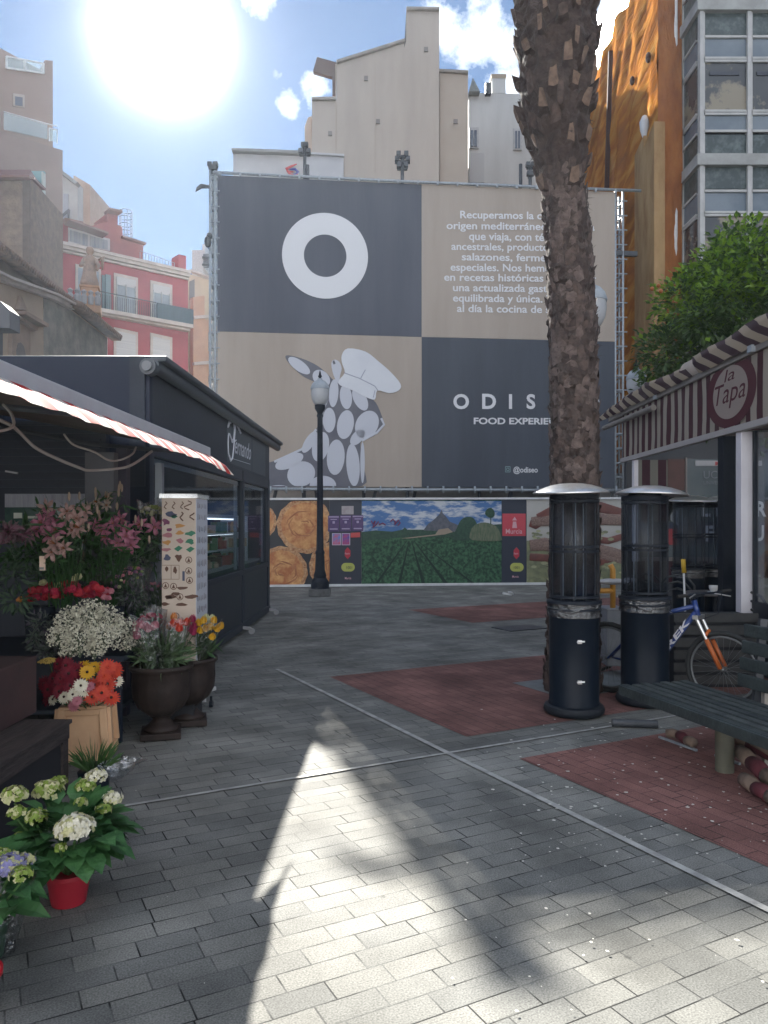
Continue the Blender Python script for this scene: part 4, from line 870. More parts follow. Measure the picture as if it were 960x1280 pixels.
for i in range(m_+1):
    z = 10.3*i/m_; c, r = pc(z)
    for j in range(n):
        a = 2*math.pi*j/n; q = Vector((math.cos(a)*5, math.sin(a)*5, z*7))
        w = mnoise.fractal(q*.75, 1, 2, 3); cell = mnoise.noise(Vector((math.cos(a)*3, math.sin(a)*3, z*11)))
        rr = r*.93+.028*w*(1.5 if z > 5.1 else 1)+.02*cell+(.022*(1-((z*9+j/n*3) % 1)) if z < 5.1 else 0)
        vv.append(c+Vector((math.cos(a)*rr, math.sin(a)*rr, 0)))
mb.add(vv, [(i*n+j, i*n+(j+1) % n, (i+1)*n+(j+1) % n, (i+1)*n+j) for i in range(m_) for j in range(n)])
rnd = random.Random(3)
def scale_(z, a, up):
    c, r = pc(z); o_ = Vector((math.cos(a), math.sin(a), 0)); t_ = Vector((-math.sin(a), math.cos(a), 0)); Zv = Vector((0, 0, 1))
    if up:      # sawn leaf bases: dark sides and a pale cut face
        w, h, e = rnd.uniform(.028, .055), rnd.uniform(.03, .075), rnd.uniform(.03, .085); k = rnd.uniform(-.4, .4); t2 = (t_+Zv*k).normalized()
        b = c+o_*(r*.93-.03); lean = Zv*rnd.uniform(.03, .10)
        p = [b-t2*w*1.5-Zv*h*1.7, b+t2*w*1.5-Zv*h*1.7, b+t2*w*1.2+Zv*h*.9, b-t2*w*1.2+Zv*h*.9]
        f = [b+o_*(e+.01)+lean*.2-t2*w-Zv*h*.8, b+o_*(e+.01)+lean*.2+t2*w-Zv*h*.8, b+o_*(e+.05)+lean+t2*w*.7+Zv*h, b+o_*(e+.05)+lean-t2*w*.7+Zv*h]
        f = [q+Vector((rnd.uniform(-.014, .014), rnd.uniform(-.008, .008), rnd.uniform(-.022, .022))) for q in f]
        k_ = len(mb.v); cf_ = sum(f, Vector())/4+o_*rnd.uniform(-.02, .02); mid_ = [(f[i]+f[(i+1) % 4])/2+((f[i]+f[(i+1) % 4])/2-cf_)*rnd.uniform(-.12, .3) for i in range(4)]
        mb.v += p+f; mi_ = 1 if rnd.random() < .7 else 2; g_ = len(mb.v); mb.v += mid_+[cf_]
        for i in range(4): mb.f += [[k_+4+i, g_+i, g_+4], [g_+i, k_+4+(i+1) % 4, g_+4]]; mb.m += [mi_, mi_]
        for i in range(4): mb.f.append([k_+i, k_+(i+1) % 4, k_+4+(i+1) % 4, k_+4+i]); mb.m.append(0)
    else:       # ragged overlapping scales
        w, h = rnd.uniform(.035, .075), rnd.uniform(.045, .085); e = rnd.uniform(.008, .035); b = c+o_*(r*.93+.006); k = rnd.uniform(-.4, .4); t2 = (t_+Zv*k).normalized()
        vv = [b-t2*w-Zv*h*.9, b-Zv*h*1.15+o_*.01, b+t2*w-Zv*h*.8, b+t2*w*.8+Zv*h*.5+o_*e*.6, b+Zv*h+o_*e*1.3, b-t2*w*.8+Zv*h*.5+o_*e*.7, b+o_*e]
        vv = [q+Vector((rnd.uniform(-.01, .01), rnd.uniform(-.01, .01), rnd.uniform(-.012, .012))) for q in vv]
        mb.add(vv, [(0, 1, 6), (1, 2, 6), (2, 3, 6), (3, 4, 6), (4, 5, 6), (5, 0, 6)], rnd.choice((0, 2, 2, 3, 3)))
z = .1; k = 0
while z < 5.15:
    for j in range(9): scale_(z+rnd.uniform(-.03, .03), j*2*math.pi/9+k*.36+rnd.uniform(-.1, .1), False)
    z += .068; k += 1
z = 5.0
while z < 10:
    nn_ = 9 if z < 5.4 else 11
    for j in range(nn_):
        if rnd.random() < .68: scale_(z+rnd.uniform(-.04, .04), j*2*math.pi/nn_+k*.29+rnd.uniform(-.12, .12), True)
    z += .175; k += 1
for i in range(1500):   # loose fibres
    z = rnd.uniform(5.0, 9.5) if i % 3 else rnd.uniform(.2, 5); a = rnd.uniform(0, 6.28); c, r = pc(z); o_ = Vector((math.cos(a), math.sin(a), 0)); t_ = Vector((-math.sin(a), math.cos(a), 0))
    p = c+o_*(r*.95); q = p+o_*rnd.uniform(.0, .07)+t_*rnd.uniform(-.12, .12)+Vector((0, 0, rnd.uniform(-.1, .08))); s_ = Vector((0, 0, .005))
    mb.add([p-s_, q, p+s_], [(0, 1, 2)], 0)
mb.build('trunk', [M('palm_fibre', (.028, .019, .017), .95, (.065, .046, .040), 9, .8, 40), M('palm_cut', (.185, .125, .092), .9, (.10, .068, .052), 14, .5, 30), M('palm_scale', (.105, .073, .062), .95, (.042, .030, .028), 14, .7), M('palm_scale_grey', (.15, .112, .098), .95, (.065, .047, .043), 14, .7)], pt)
mb = MB()
for k in range(26):
    a = k*2.4; el = rnd.uniform(.5, 1.35); d = Vector((math.cos(a)*math.cos(el), math.sin(a)*math.cos(el), math.sin(el))); p = Vector((pc(10)[0].x, pd, 10.25)); rib = [p.copy()]
    for i in range(9): d = (d+Vector((0, 0, -.085*(1.3 if el < .9 else 1)))).normalized(); p = p+d*.34; rib.append(p.copy())
    mb.tube(rib, [.03, .025, .022, .02, .017, .014, .012, .01, .007, .004], 5)
    for i in range(60):
        t = .8+i*8.1/60; q = rib[int(t)].lerp(rib[min(int(t)+1, 9)], t % 1); dd = (rib[min(int(t)+1, 9)]-rib[int(t)]).normalized(); sd_ = dd.cross(Vector((0, 0, 1))).normalized()*(1 if i % 2 else -1)
        mb.leaf(q, dd*.8+sd_+Vector((0, 0, .15)), Vector((0, 0, 1)), .42*math.sin(math.pi*min(.97, (t-.3)/9.2))**.6, .035, 0, .25)
mb.build('crown', green_leaf, pt)

# ================================================================ orange tree
ot = thing('orange_tree', (6.2, 13, 0), 'dense glossy orange tree rising behind the striped awning', 'tree')
mb = MB(); mb.tube([(6.2, 13, 0), (6.15, 13, 1), (6.25, 13.05, 2.2), (6.2, 13, 3.4)], [.16, .13, .11, .09], 10)
cc = Vector((6.72, 13, 4.85))
rt = random.Random(11)
for k in range(14):
    a = k*2.4; e = rt.uniform(.2, 1.3); d = Vector((math.cos(a)*math.cos(e), math.sin(a)*math.cos(e), math.sin(e)))
    mb.tube([(6.2, 13, 2.9+.05*k), Vector((6.2, 13, 3.2))+d*.8, Vector((6.2, 13, 3.4))+d*1.8+Vector((0, 0, .15))], [.06, .035, .01], 6)
mb.build('trunk', M('bark', (.12, .09, .07), .95, (.07, .055, .045), 12, .5), ot)
mb = MB(); clumps = []
for k in range(165):
    while True:
        q = Vector((rt.uniform(-1, 1), rt.uniform(-1, 1), rt.uniform(-1, 1)))
        if .25 < q.length < 1: break
    q = q.normalized()*(q.length**.5)
    rx = 2.15*(1-.12*q.z); p = cc+Vector((q.x*rx*.98, q.y*1.9, q.z*1.75+.25*q.x)); clumps.append((p, rt.uniform(.28, .5)))
for (p, r) in clumps:
    nl = int(215*(r/.4)**2)
    for i in range(nl):
        d = Vector((rt.gauss(0, 1), rt.gauss(0, 1), rt.gauss(0, 1))).normalized(); q = p+d*r*rt.uniform(.55, 1.05)
        ld = (d+Vector((rt.uniform(-.8, .8), rt.uniform(-.8, .8), rt.uniform(-.7, .5)))).normalized(); nn_ = (Vector((0, 0, 1))+d*.6+Vector((rt.uniform(-.5, .5), rt.uniform(-.5, .5), 0))).normalized()
        if abs(ld.dot(nn_)) > .95: continue
        L_ = rt.uniform(.09, .15); w = ld.cross((nn_-ld*nn_.dot(ld)).normalized())*L_*.29
        up_ = (nn_-ld*nn_.dot(ld)).normalized()*.012
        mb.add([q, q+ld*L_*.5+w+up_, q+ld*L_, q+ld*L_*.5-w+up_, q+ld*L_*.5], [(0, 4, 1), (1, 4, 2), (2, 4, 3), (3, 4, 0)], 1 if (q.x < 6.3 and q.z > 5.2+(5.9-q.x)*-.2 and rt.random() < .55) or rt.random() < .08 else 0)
mb.build('crown', [M('orange_leaf', (.030, .070, .022), .38, (.085, .15, .035), 3, trans=.35, spec=.5), M('young_sunlit_leaf', (.28, .42, .04), .4, (.10, .22, .03), 5, trans=.45)], ot)  # yellow-green leaves massed at the upper left paint sunlight into the crown
orm = M('orange_peel', (.30, .09, .02), .5)
for px, py in ((815, 361), (826, 364), (823, 357)):
    MB().ball(P(px, py, 11.9), .034, 12, 8).build('orange', orm, ot, smooth=2)

# ================================================================ left kiosk (black, glazed)
KA = 2.26
def K(y, z, o=0): return Vector((-KA+y*10/F+o, y, z))
ks = thing('kiosk', (-3.6, 10.5, 0), 'black glazed food kiosk with white script lettering on the left', 'kiosk')
kdark = M('kiosk_black', (.012, .019, .032), .5, (.018, .026, .042), 1.5, .1, 30, spec=.3)
kface = M('kiosk_front', (.008, .014, .032), .55, (.011, .018, .038), .8, .1, spec=.25)
def kbox(mb, ya, yb, za, zb, oa, ob, mi=0):
    q = [K(ya, za, oa), K(yb, za, oa), K(yb, za, ob), K(ya, za, ob)]; r = [K(ya, zb, oa), K(yb, zb, oa), K(yb, zb, ob), K(ya, zb, ob)]
    mb.add(q+r, [(0, 1, 2, 3), (7, 6, 5, 4), (0, 4, 5, 1), (1, 5, 6, 2), (2, 6, 7, 3), (3, 7, 4, 0)], mi)
y0k, y1k = 7.1, 14.05
mb = MB(); kbox(mb, y0k+.08, y1k+.1, 2.46, 3.14, -.10, 0.0); mb.build('fascia', kdark, ks, bev=.01)
mb = MB(); kbox(mb, y0k, y0k+.08, 0, 3.20, -3.4, 0.02); kbox(mb, y1k, y1k+.08, 0, 3.1, -3.3, -.05); kbox(mb, y0k+.08, y1k, 0, 3.1, -3.4, -3.3); mb.build('wall', kface, ks)
mb = MB(); kbox(mb, y0k+.05, y1k+.75, 3.16, 3.22, -3.5, .16); kbox(mb, y0k+.05, y1k+.75, 3.08, 3.16, -3.5, -.12); mb.build('roof', M('roof_black', (.04, .05, .065), .45), ks, bev=.015)
mb = MB(); mb.tube([K(y0k-.02, 3.12, .05), K(y1k+.8, 3.12, .05)], .062, 14); mb.tube([K(y0k-.1, 3.09, .03), K(y0k+.02, 3.09, .03)], .075, 16); mb.build('roller_tube', M('roller_grey', (.05, .06, .075), .4), ks, smooth=True)
q = K(y0k-.1, 3.09, .03); MB().tube([q, q+Vector((0, -.03, 0))], .045, 16).build('end_cap', M('cap_grey', (.12, .13, .15), .35), ks, smooth=True)
mb = MB(); kbox(mb, y0k-.02, y0k, 2.0, 3.2, -.16, -.02); mb.build('corner_trim', kdark, ks)
# glazed side: frames, panes, dado
ym = 11.66
mb = MB()
for ya, yb in ((y0k+.08, y0k+.16), (ym-.06, ym+.06), (y1k-.08, y1k+.08)): kbox(mb, ya, yb, .1, 2.46, -.06, .012)
kbox(mb, y0k, y1k+.05, .06, .16, -.08, .03); kbox(mb, y0k, y1k, .88, .95, -.06, .02); kbox(mb, y0k, y1k, 2.30, 2.46, -.06, .005); mb.build('frame', kdark, ks, bev=.005)
mb = MB(); kbox(mb, y0k+.16, ym-.06, .16, .88, -.05, -.01); kbox(mb, ym+.06, y1k-.08, .16, .88, -.05, -.01); mb.bsplit('lower_panel', M('lower_panel_navy', (.010, .016, .028), .5, (.016, .022, .036), 2), ks)
for ya, yb in ((y0k+.16, ym-.06), (ym+.06, y1k-.08)):
    mb = MB(); kbox(mb, ya, yb, .95, 2.30, -.035, -.03); w_ = mb.build('window', glass, ks)
    mb = MB(); kbox(mb, yb-.16, yb-.08, .97, 2.28, -.10, -.06); kbox(mb, ya+.02, yb-.06, 2.24, 2.29, -.1, -.06); mb.build('window_frame', M('inner_frame_grey', (.20, .23, .27), .5), w_)
mb = MB()
hz = lambda pts, r=.012: mb.tube([K(10.55+.0+a, 2.56+b, .008) for a, b in pts], r, 5)
# hand-lettered capital
hz(sm([(.05, .05), (.0, .2), (.05, .34), (.18, .30), (.28, .24), (.36, .30), (.42, .44), (.36, .54), (.24, .56), (.16, .46), (.18, .34)], 3)[:-6], .011)
hz([(-.02, .42), (.12, .53), (.30, .57), (.55, .55), (.86, .44)], .018); hz([(.5, .53), (.42, .34), (.36, .16), (.28, .02), (.16, -.03), (.06, .04)], .014); hz([(.28, .28), (.42, .27), (.54, .30)], .012)
mb.text('ernando', K(11.02, 2.67, .008), K(12, 2.67)-K(11, 2.67), (0, 0, 1), w=1.25, h=.25, ext=0, shear=.35, bold=0.006)
mb.tube([K(10.9, 2.575, .008), K(12.2, 2.60, .008)], .004, 4)
mb.build('sign_lettering', M('letter_pale', (.62, .64, .7), .7), ks)
mb = MB(); kbox(mb, 10.5, 12.35, 2.5, 3.02, .001, .004); kbox(mb, 12.4, 13.7, 2.5, 3.02, .001, .003); mb.bsplit('sign_board', M('sign_slate', (.035, .05, .068), .5), ks)
mb = MB()
for y in (8.4, 11.5, 13.95):
    a = K(y, .10, .02); mb.beam(a, a+Vector((.13, 0, -.015)), .05, .04); mb.tube([a+Vector((.14, -.025, -.055)), a+Vector((.14, .025, -.055))], .045, 12)
mb.bsplit('caster', M('caster_grey', (.3, .3, .31), .5), ks)
# what is inside
mb = MB(); kbox(mb, 8.6, 13.8, .1, 1.0, -.75, -.15, 0); kbox(mb, 8.6, 13.8, 1.0, 1.04, -.8, -.12, 1); kbox(mb, y0k+.1, y1k, 0.02, .06, -3.3, -.1, 0); mb.build('counter', [kdark, M('counter_top', (.25, .26, .27), .4)], ks)
mb = MB()
for z in (1.30, 1.62, 1.94): kbox(mb, 7.5, 13.7, z, z+.03, -3.2, -2.8)
kbox(mb, 7.5, 13.7, 2.08, 2.30, -2.4, -2.3); kbox(mb, 9.6, 12.8, 1.74, 1.78, -.6, -.15); kbox(mb, 9.6, 12.8, 1.50, 1.52, -.6, -.15); kbox(mb, 9.6, 12.8, 1.27, 1.29, -.6, -.15); kbox(mb, 12.8, 12.84, 1.04, 1.78, -.6, -.15); mb.bsplit('shelf', M('shelf_grey', (.45, .46, .5), .4), ks)
# lit display case
emi = D.materials.new('display_light'); emi.use_nodes = True; b_ = emi.node_tree.nodes['Principled BSDF']; b_.inputs['Emission Color'].default_value = (.85, .92, 1, 1); b_.inputs['Emission Strength'].default_value = .7
mb = MB(); kbox(mb, 9.7, 12.7, 1.715, 1.735, -.4, -.36); kbox(mb, 9.7, 12.7, 1.48, 1.495, -.4, -.37); mb.bsplit('tube_light', emi, ks)
gd = thing('shop_goods', (-3.4, 10, 0), 'dim jars and wrapped goods on the shelves inside the black kiosk', 'goods')
rr2 = random.Random(8)
mb = MB()
for z, o0, o1 in ((1.04, -.5, -.25), (1.29, -.5, -.25), (1.52, -.5, -.25), (1.04, -.4, -.2), (1.29, -.35, -.2), (1.33, -3.1, -2.9), (1.65, -3.1, -2.9)):
    y = 7.6 if o0 < -.9 else 9.7
    while y < (13.5 if o0 < -.9 else 12.7):
        w = rr2.uniform(.07, .16); h = rr2.uniform(.06, .17); o = rr2.uniform(o0, o1)
        if rr2.random() < .5: mb.lathe([(0, 0), (w*.4, 0), (w*.45, h*.7), (w*.25, h*.85), (w*.28, h), (0, h)], K(y, z, o), 8, rr2.randint(0, 5))
        else: mb.box(K(y, z+h/2, o), (w, w, h), rr2.uniform(0, 1), rr2.randint(0, 5))
        y += w+.03
mb.build('jar', [M('g%d' % i, c, .4) for i, c in enumerate(((.3, .05, .05), (.35, .22, .08), (.5, .48, .45), (.07, .15, .06), (.12, .05, .03), (.45, .3, .2)))], gd); gd['kind'] = 'stuff'

# ================================================================ flower stall and its awning
fs = thing('flower_stall', (-2.9, 5, 0), 'dark flower stall with red striped awning edge over the blooms', 'stall')
ax = lambda y: -1.69+y*.0104
mb = MB(); mb.beam((ax(1.8), 1.8, 2.30), (ax(6.95), 6.95, 2.30), .10, .085); mb.build('awning_bar', M('bar_grey', (.40, .41, .44), .5, (.34, .35, .38), 5), fs, bev=.01)
vs_ = stripes('valance_red_white', (.66, .62, .58), (.50, .035, .035), 1, .13, .8, .42)
mb = MB(); NY = 120
top, mid, bot = [], [], []
for i in range(NY+1):
    y = 1.8+5.18*i/NY; w = .003*math.sin(y*13)+.0015*math.sin(y*31+1); t = max(0, (y-6.2)/.8)
    sag = .006*math.sin(y*2.2)
    top.append(Vector((ax(y)+.045, y, 2.268))); mid.append(Vector((ax(y)+.135+w, y, 2.215-.01*t+w))); bot.append(Vector((ax(y)+.205+w*2-.02*t, y+.03*t, 2.150+sag*.6-.04*t+w)))
tip = [Vector((ax(7)+.08, 7.03, 2.24)), Vector((ax(7)+.16, 7.06, 2.19)), Vector((ax(7)+.23, 7.1, 2.10))]
rows = [top+[tip[0]], mid+[tip[1]], bot+[tip[2]]]
n_ = NY+2; mb.add(rows[0]+rows[1]+rows[2], [(r*n_+i, r*n_+i+1, (r+1)*n_+i+1, (r+1)*n_+i) for r in range(2) for i in range(n_-1)]); mb.build('valance', vs_, fs, smooth=2)
mb = MB()
for i in range(1):
    a, b = (ax(1.8)-.05, 1.8, 2.31), (ax(6.95)-.05, 6.95, 2.31); c_, d_ = (-3.6, 6.95, 2.66), (-3.6, 1.8, 2.66)
    mb.add([a, b, c_, d_]+[Vector(q)+Vector((0, 0, .02)) for q in (a, b, c_, d_)], [(0, 1, 2, 3), (4, 7, 6, 5), (0, 4, 5, 1), (1, 5, 6, 2), (2, 6, 7, 3), (3, 7, 4, 0)])
mb.build('awning_cloth', M('awning_underside', (.20, .15, .12), .9, (.15, .11, .09), 2), fs)
mb = MB()
for y in (2.4, 4.4, 6.8): mb.tube([(-3.6, y, 2.55), (-2.6, y, 2.36), (ax(y), y, 2.27)], .02, 6)
mb.bsplit('awning_arm', dark_metal, fs)
mb = MB(); mb.b2((-5.4, 6.95, 0), (-2.52, 7.05, 2.58))
mb.build('back_wall', M('stall_back', (.012, .018, .034), .6, (.018, .025, .042), 2), fs)
mb = MB(); 
for k in range(9): mb.b2((-5.4, 6.93, 1.98+k*.07), (-2.56, 6.951, 2.0+k*.07))
mb.build('wall_slat', M('slat_navy', (.018, .026, .046), .6), fs)
mb = MB(); mb.b2((-5.4, 1.5, 0), (-5.3, 6.95, 2.6)); mb.b2((-5.4, 1.5, 2.6), (-3.5, 7.05, 2.7)); mb.build('stall_body', M('stall_side', (.02, .025, .035), .7), fs)
mb = MB(); a, b = P(109, 566, 6.5), P(145, 566, 6.5); mb.b2((a.x, 6.45, 0), (b.x, 6.55, a.z)); mb.build('pillar', M('pillar_grey', (.13, .135, .15), .7, (.10, .105, .12), 3, .1), fs)
mb = MB(); a = P(145, 566, 6.6); mb.b2((a.x, 6.6, 0), (P(158, 566, 6.6).x, 6.7, 2.3)); mb.build('side_post', M('post_plum', (.05, .045, .07), .7), fs)
mb = MB(); a, b = P(195, 576, 6.88), P(203.5, 576, 6.88); mb.b2((a.x, 6.85, 0), (b.x, 6.92, a.z-.02)); mb.build('corner_post', M('post_grey_blue', (.26, .30, .34), .5), fs)
w = MB(); w.b2(P(6, 634, 6.92), P(110, 618, 6.945)); w.b2(P(6, 618.5, 6.9), P(110, 617.5, 6.945))
lam = w.build('window_valance', M('lace_white', (.38, .38, .42), .8, (.27, .27, .32), 9, stretch=(8, 1, .4)), fs)
w = MB(); w.b2(P(6, 668, 6.935), P(110, 634, 6.945)); w.build('window', M('window_dark', (.02, .05, .045), .15, (.04, .09, .07), 9), fs)
# lit scraps of the square beyond, glimpsed through the window: white van-like shapes stay as pale panels
w = MB()
for x0, x1, y0, y1 in ((17, 28, 641, 648), (30, 47, 645, 648), (76, 82, 640, 648)): w.b2(P(x0, y1, 6.925), P(x1, y0, 6.934))
w.bsplit('lit_view_scrap', M('lit_view_pale', (.55, .58, .5), .5), fs)
mb = MB(); mb.beam(P(7, 589, 6.9), P(22, 591.5, 6.9), .02, .016); mb.build('tube_light', M('tube_white', (.5, .5, .52), .4), fs)
cab = M('cable_grey', (.36, .33, .31), .7)
def cable(pts, d0, d1, lb, r=.010):
    n = len(pts); q = [P(x, y, d0+(d1-d0)*i/(n-1)) for i, (x, y) in enumerate(pts)]; s_ = []
    for i in range(n-1):
        p0, p1, p2, p3 = q[max(i-1, 0)], q[i], q[i+1], q[min(i+2, n-1)]
        for k in range(6):
            t = k/6; s_.append(.5*((2*p1)+(-p0+p2)*t+(2*p0-5*p1+4*p2-p3)*t*t+(-p0+3*p1-3*p2+p3)*t**3))
    s_.append(q[-1]); recenter(solo(MB().tube(s_, r, 6), 'cable', cab, lb, 'cable', 'cables slung under the flower stall awning', smooth=2))
cable([(-12, 520), (14, 532), (25, 541), (45, 560), (75, 575), (100, 585), (112, 588), (145, 586), (165, 581), (190, 564)], 4.0, 5.9, 'thick pale cable sagging lowest under the flower stall awning')
cable([(80, 543), (92, 556), (118, 565), (135, 575), (150, 575), (165, 568), (170, 559)], 4.9, 5.7, 'thin cable looping above the grey pillar under the awning', .007)
cable([(-10, 540), (8, 537), (17, 531), (14, 517), (4, 506)], 3.7, 4.1, 'short cable hooked up at the left edge under the awning', .008)
# ================================================================ flowers
rf_ = random.Random(21)
U = rf_.uniform
def rdir(zmin=-.2):
    while True:
        d = Vector((rf_.gauss(0, 1), rf_.gauss(0, 1), rf_.gauss(0, 1))).normalized()
        if d.z > zmin: return d
def gerbera(mb, c, nrm, r, np_=17, mi=0, mc=1):
    nrm = Vector(nrm).normalized(); x = nrm.orthogonal().normalized(); y = nrm.cross(x); c = Vector(c)
    for ring_, (rr, lift, off) in enumerate(((1., -.10, 0), (.78, .04, .5), (.45, .10, .25))):
        for k in range(np_ if ring_ < 2 else 11):
            a = 2*math.pi*(k+off)/(np_ if ring_ < 2 else 11)+U(-.07, .07); d = x*math.cos(a)+y*math.sin(a); t = nrm.cross(d); R_ = r*rr*U(.9, 1.05); w = r*.13; h = nrm*(r*lift+U(-.03, .05)*r)
            mb.add([c+d*r*.12, c+d*R_*.55+t*w+h*.6, c+d*R_+t*w*.5+h, c+d*R_*1.04-t*w*.3+h, c+d*R_*.55-t*w+h*.6], [(0, 1, 2, 3, 4)], mi)
    mb.ball(c+nrm*r*.04, r*.17, 8, 5, mc)
def stems(mb, pts, base, r=.004, mi=0, bend=.3):
    for p in pts:
        p = Vector(p); b = Vector(base)+Vector((U(-.05, .05), U(-.05, .05), 0)); m = (p+b)/2+Vector((U(-.03, .03), U(-.03, .03), 0)); mb.tube([b, m, p], r, 5, mi, caps=False)
def fol(mb, c, rad, n, L_=.09, W=.03, mi=0, zmin=-.5, bend=.4):
    c = Vector(c)
    for i in range(n):
        d = rdir(zmin); p = c+Vector((d.x*rad[0], d.y*rad[1], d.z*rad[2]))*U(.3, 1); e = (d+rdir(-1)*.6).normalized()
        n_ = rdir(0)
        if abs(e.dot(n_)) > .93: continue
        mb.leaf(p, e, n_, L_*U(.6, 1.2), W*U(.7, 1.2), mi, bend)
petal = lambda n, c, c2, t=.3: M(n, c, .6, c2, 30, trans=t)
red_p = petal('petal_red', (.50, .025, .04), (.36, .012, .03)); dred = petal('petal_crimson', (.26, .012, .03), (.16, .01, .03)); org_p = petal('petal_orange_red', (.62, .07, .02), (.50, .03, .02))
yel = petal('petal_yellow', (.70, .42, .02), (.62, .33, .02)); wht = petal('petal_white', (.80, .77, .66), (.70, .67, .52)); pnk = petal('petal_pink', (.52, .20, .24), (.42, .14, .19)); peach = petal('petal_peach', (.50, .34, .30), (.40, .27, .22))
ctr = M('flower_centre', (.03, .012, .01), .8); crm = petal('petal_cream', (.66, .62, .38), (.50, .52, .24)); grn_p = petal('petal_lime', (.30, .38, .08), (.20, .30, .05)); blu = petal('petal_violet', (.22, .20, .50), (.30, .30, .40)); pur = petal('petal_purple', (.17, .07, .16), (.26, .14, .22))

# cream flower crate
cc_ = Vector((-2.13, 5.50, .004))
crate = thing('flower_crate', cc_, 'cream square plastic flower crate full of bright gerberas', 'crate')
ctan = M('crate_cream', (.60, .38, .22), .55, (.54, .33, .19), 6, .05)
mb = MB(); rzc = .20
rot = lambda x, y, z: cc_+Matrix.Rotation(rzc, 3, 'Z')@Vector((x, y, z))
def frust(mb, a0, a1, z0, z1, mi=0):
    v = [rot(sx*a0, sy*a0, z0) for sx, sy in ((-1, -1), (1, -1), (1, 1), (-1, 1))]+[rot(sx*a1, sy*a1, z1) for sx, sy in ((-1, -1), (1, -1), (1, 1), (-1, 1))]
    mb.add(v, [(3, 2, 1, 0), (4, 5, 6, 7), (0, 1, 5, 4), (1, 2, 6, 5), (2, 3, 7, 6), (3, 0, 4, 7)], mi)
frust(mb, .172, .150, .06, .37); frust(mb, .195, .188, 0, .065); frust(mb, .160, .160, .35, .375); mb.build('crate_shell', ctan, crate, bev=.006)
mb = MB()
for s_ in (-1, 1):
    for ax_ in (0, 1):
        for e in (-1, 1):
            lo = (e*.158, s_*.180) if ax_ == 0 else (s_*.180, e*.158); hi = (e*.134, s_*.158) if ax_ == 0 else (s_*.158, e*.134)
            mb.beam(rot(*lo, .06), rot(*hi, .36), .05, .03, 0, up=rot(0, 1, 0)-cc_)
        a, b = ((-.15, s_*.172), (.15, s_*.172)) if ax_ == 0 else ((s_*.172, -.15), (s_*.172, .15))
        mb.beam(rot(*[q*.92 for q in a], .335), rot(*[q*.92 for q in b], .335), .03, .04)
mb.build('crate_rim', ctan, crate, bev=.004)
def bunch(name, label, heads, mats, r, grp='gerbera bunches in the cream crate', base=None, leafy=0):
    c = sum((Vector(h) for h in heads), Vector())/len(heads); t = thing(name, (c.x, c.y, c.z-.1), label, 'flowers', grp)
    for h in heads:
        mb = MB(); h = Vector(h); gerbera(mb, h, Vector((h.x-cc_.x, h.y-cc_.y-.35, .28+U(-.1, .15)))+rdir(-1)*.18, r*U(.9, 1.1)); mb.build('flower_head', mats, t)
    mb = MB(); stems(mb, heads, base or rot(0, 0, .3)); mb.build('stem', green_stem, t)
pp_ = lambda x, y, d: P(x, y, d)
bunch('gerbera_bunch', 'deep crimson gerberas bunched at the left of the cream crate', [pp_(60, 862, 5.28), pp_(76, 848, 5.25), pp_(86, 842, 5.24), pp_(72, 830, 5.4), pp_(88, 857, 5.18), pp_(66, 848, 5.4), pp_(55, 855, 5.45), pp_(96, 838, 5.35), pp_(74, 864, 5.2), pp_(60, 872, 5.4), pp_(82, 832, 5.4), pp_(94, 850, 5.3)], [dred, ctr], .062)
bunch('gerbera_bunch', 'yellow gerberas with dark centres above the cream crate', [pp_(109, 840, 5.2), pp_(118, 834, 5.3), pp_(103, 833, 5.4)], [yel, ctr], .060)
bunch('gerbera_bunch', 'orange red gerberas at the right front of the cream crate', [pp_(127, 866, 5.12), pp_(115, 871, 5.16), pp_(139, 872, 5.16), pp_(134, 855, 5.25), pp_(118, 856, 5.25)], [org_p, ctr], .060)
bunch('gerbera_bunch', 'bright orange double gerberas at the upper right of the crate', [pp_(135, 834, 5.22), pp_(143, 836, 5.3), pp_(130, 845, 5.2), pp_(141, 847, 5.3)], [org_p, org_p], .060)
bunch('gerbera_bunch', 'white gerberas along the front rim of the cream crate', [pp_(101, 857, 5.14), pp_(91, 868, 5.14), pp_(80, 871, 5.18), pp_(66, 874, 5.25), pp_(105, 864, 5.16), pp_(146, 851, 5.3)], [wht, ctr], .050)
bunch('gerbera_bunch', 'soft pink gerberas low between white and orange ones', [pp_(96, 876, 5.12), pp_(112, 858, 5.16), pp_(92, 882, 5.14)], [pnk, pnk], .042)
# yarrow head
mb = MB()
for k in range(260):
    a, q = U(0, 6.28), math.sqrt(U(0, 1)); c = pp_(62, 828, 5.45)+Vector((math.cos(a)*q*.085, math.sin(a)*q*.05, .03*(1-q*q))); mb.ball(c, .006, 5, 3, 0)
mb.tube([pp_(62, 828, 5.45), pp_(70, 860, 5.5)], .004, 5, 1); solo(mb, 'yarrow_bloom', [M('yarrow', (.36, .25, .06), .8), green_stem], 'flat mustard yellow yarrow head at the left above the crimson gerberas', 'flowers')

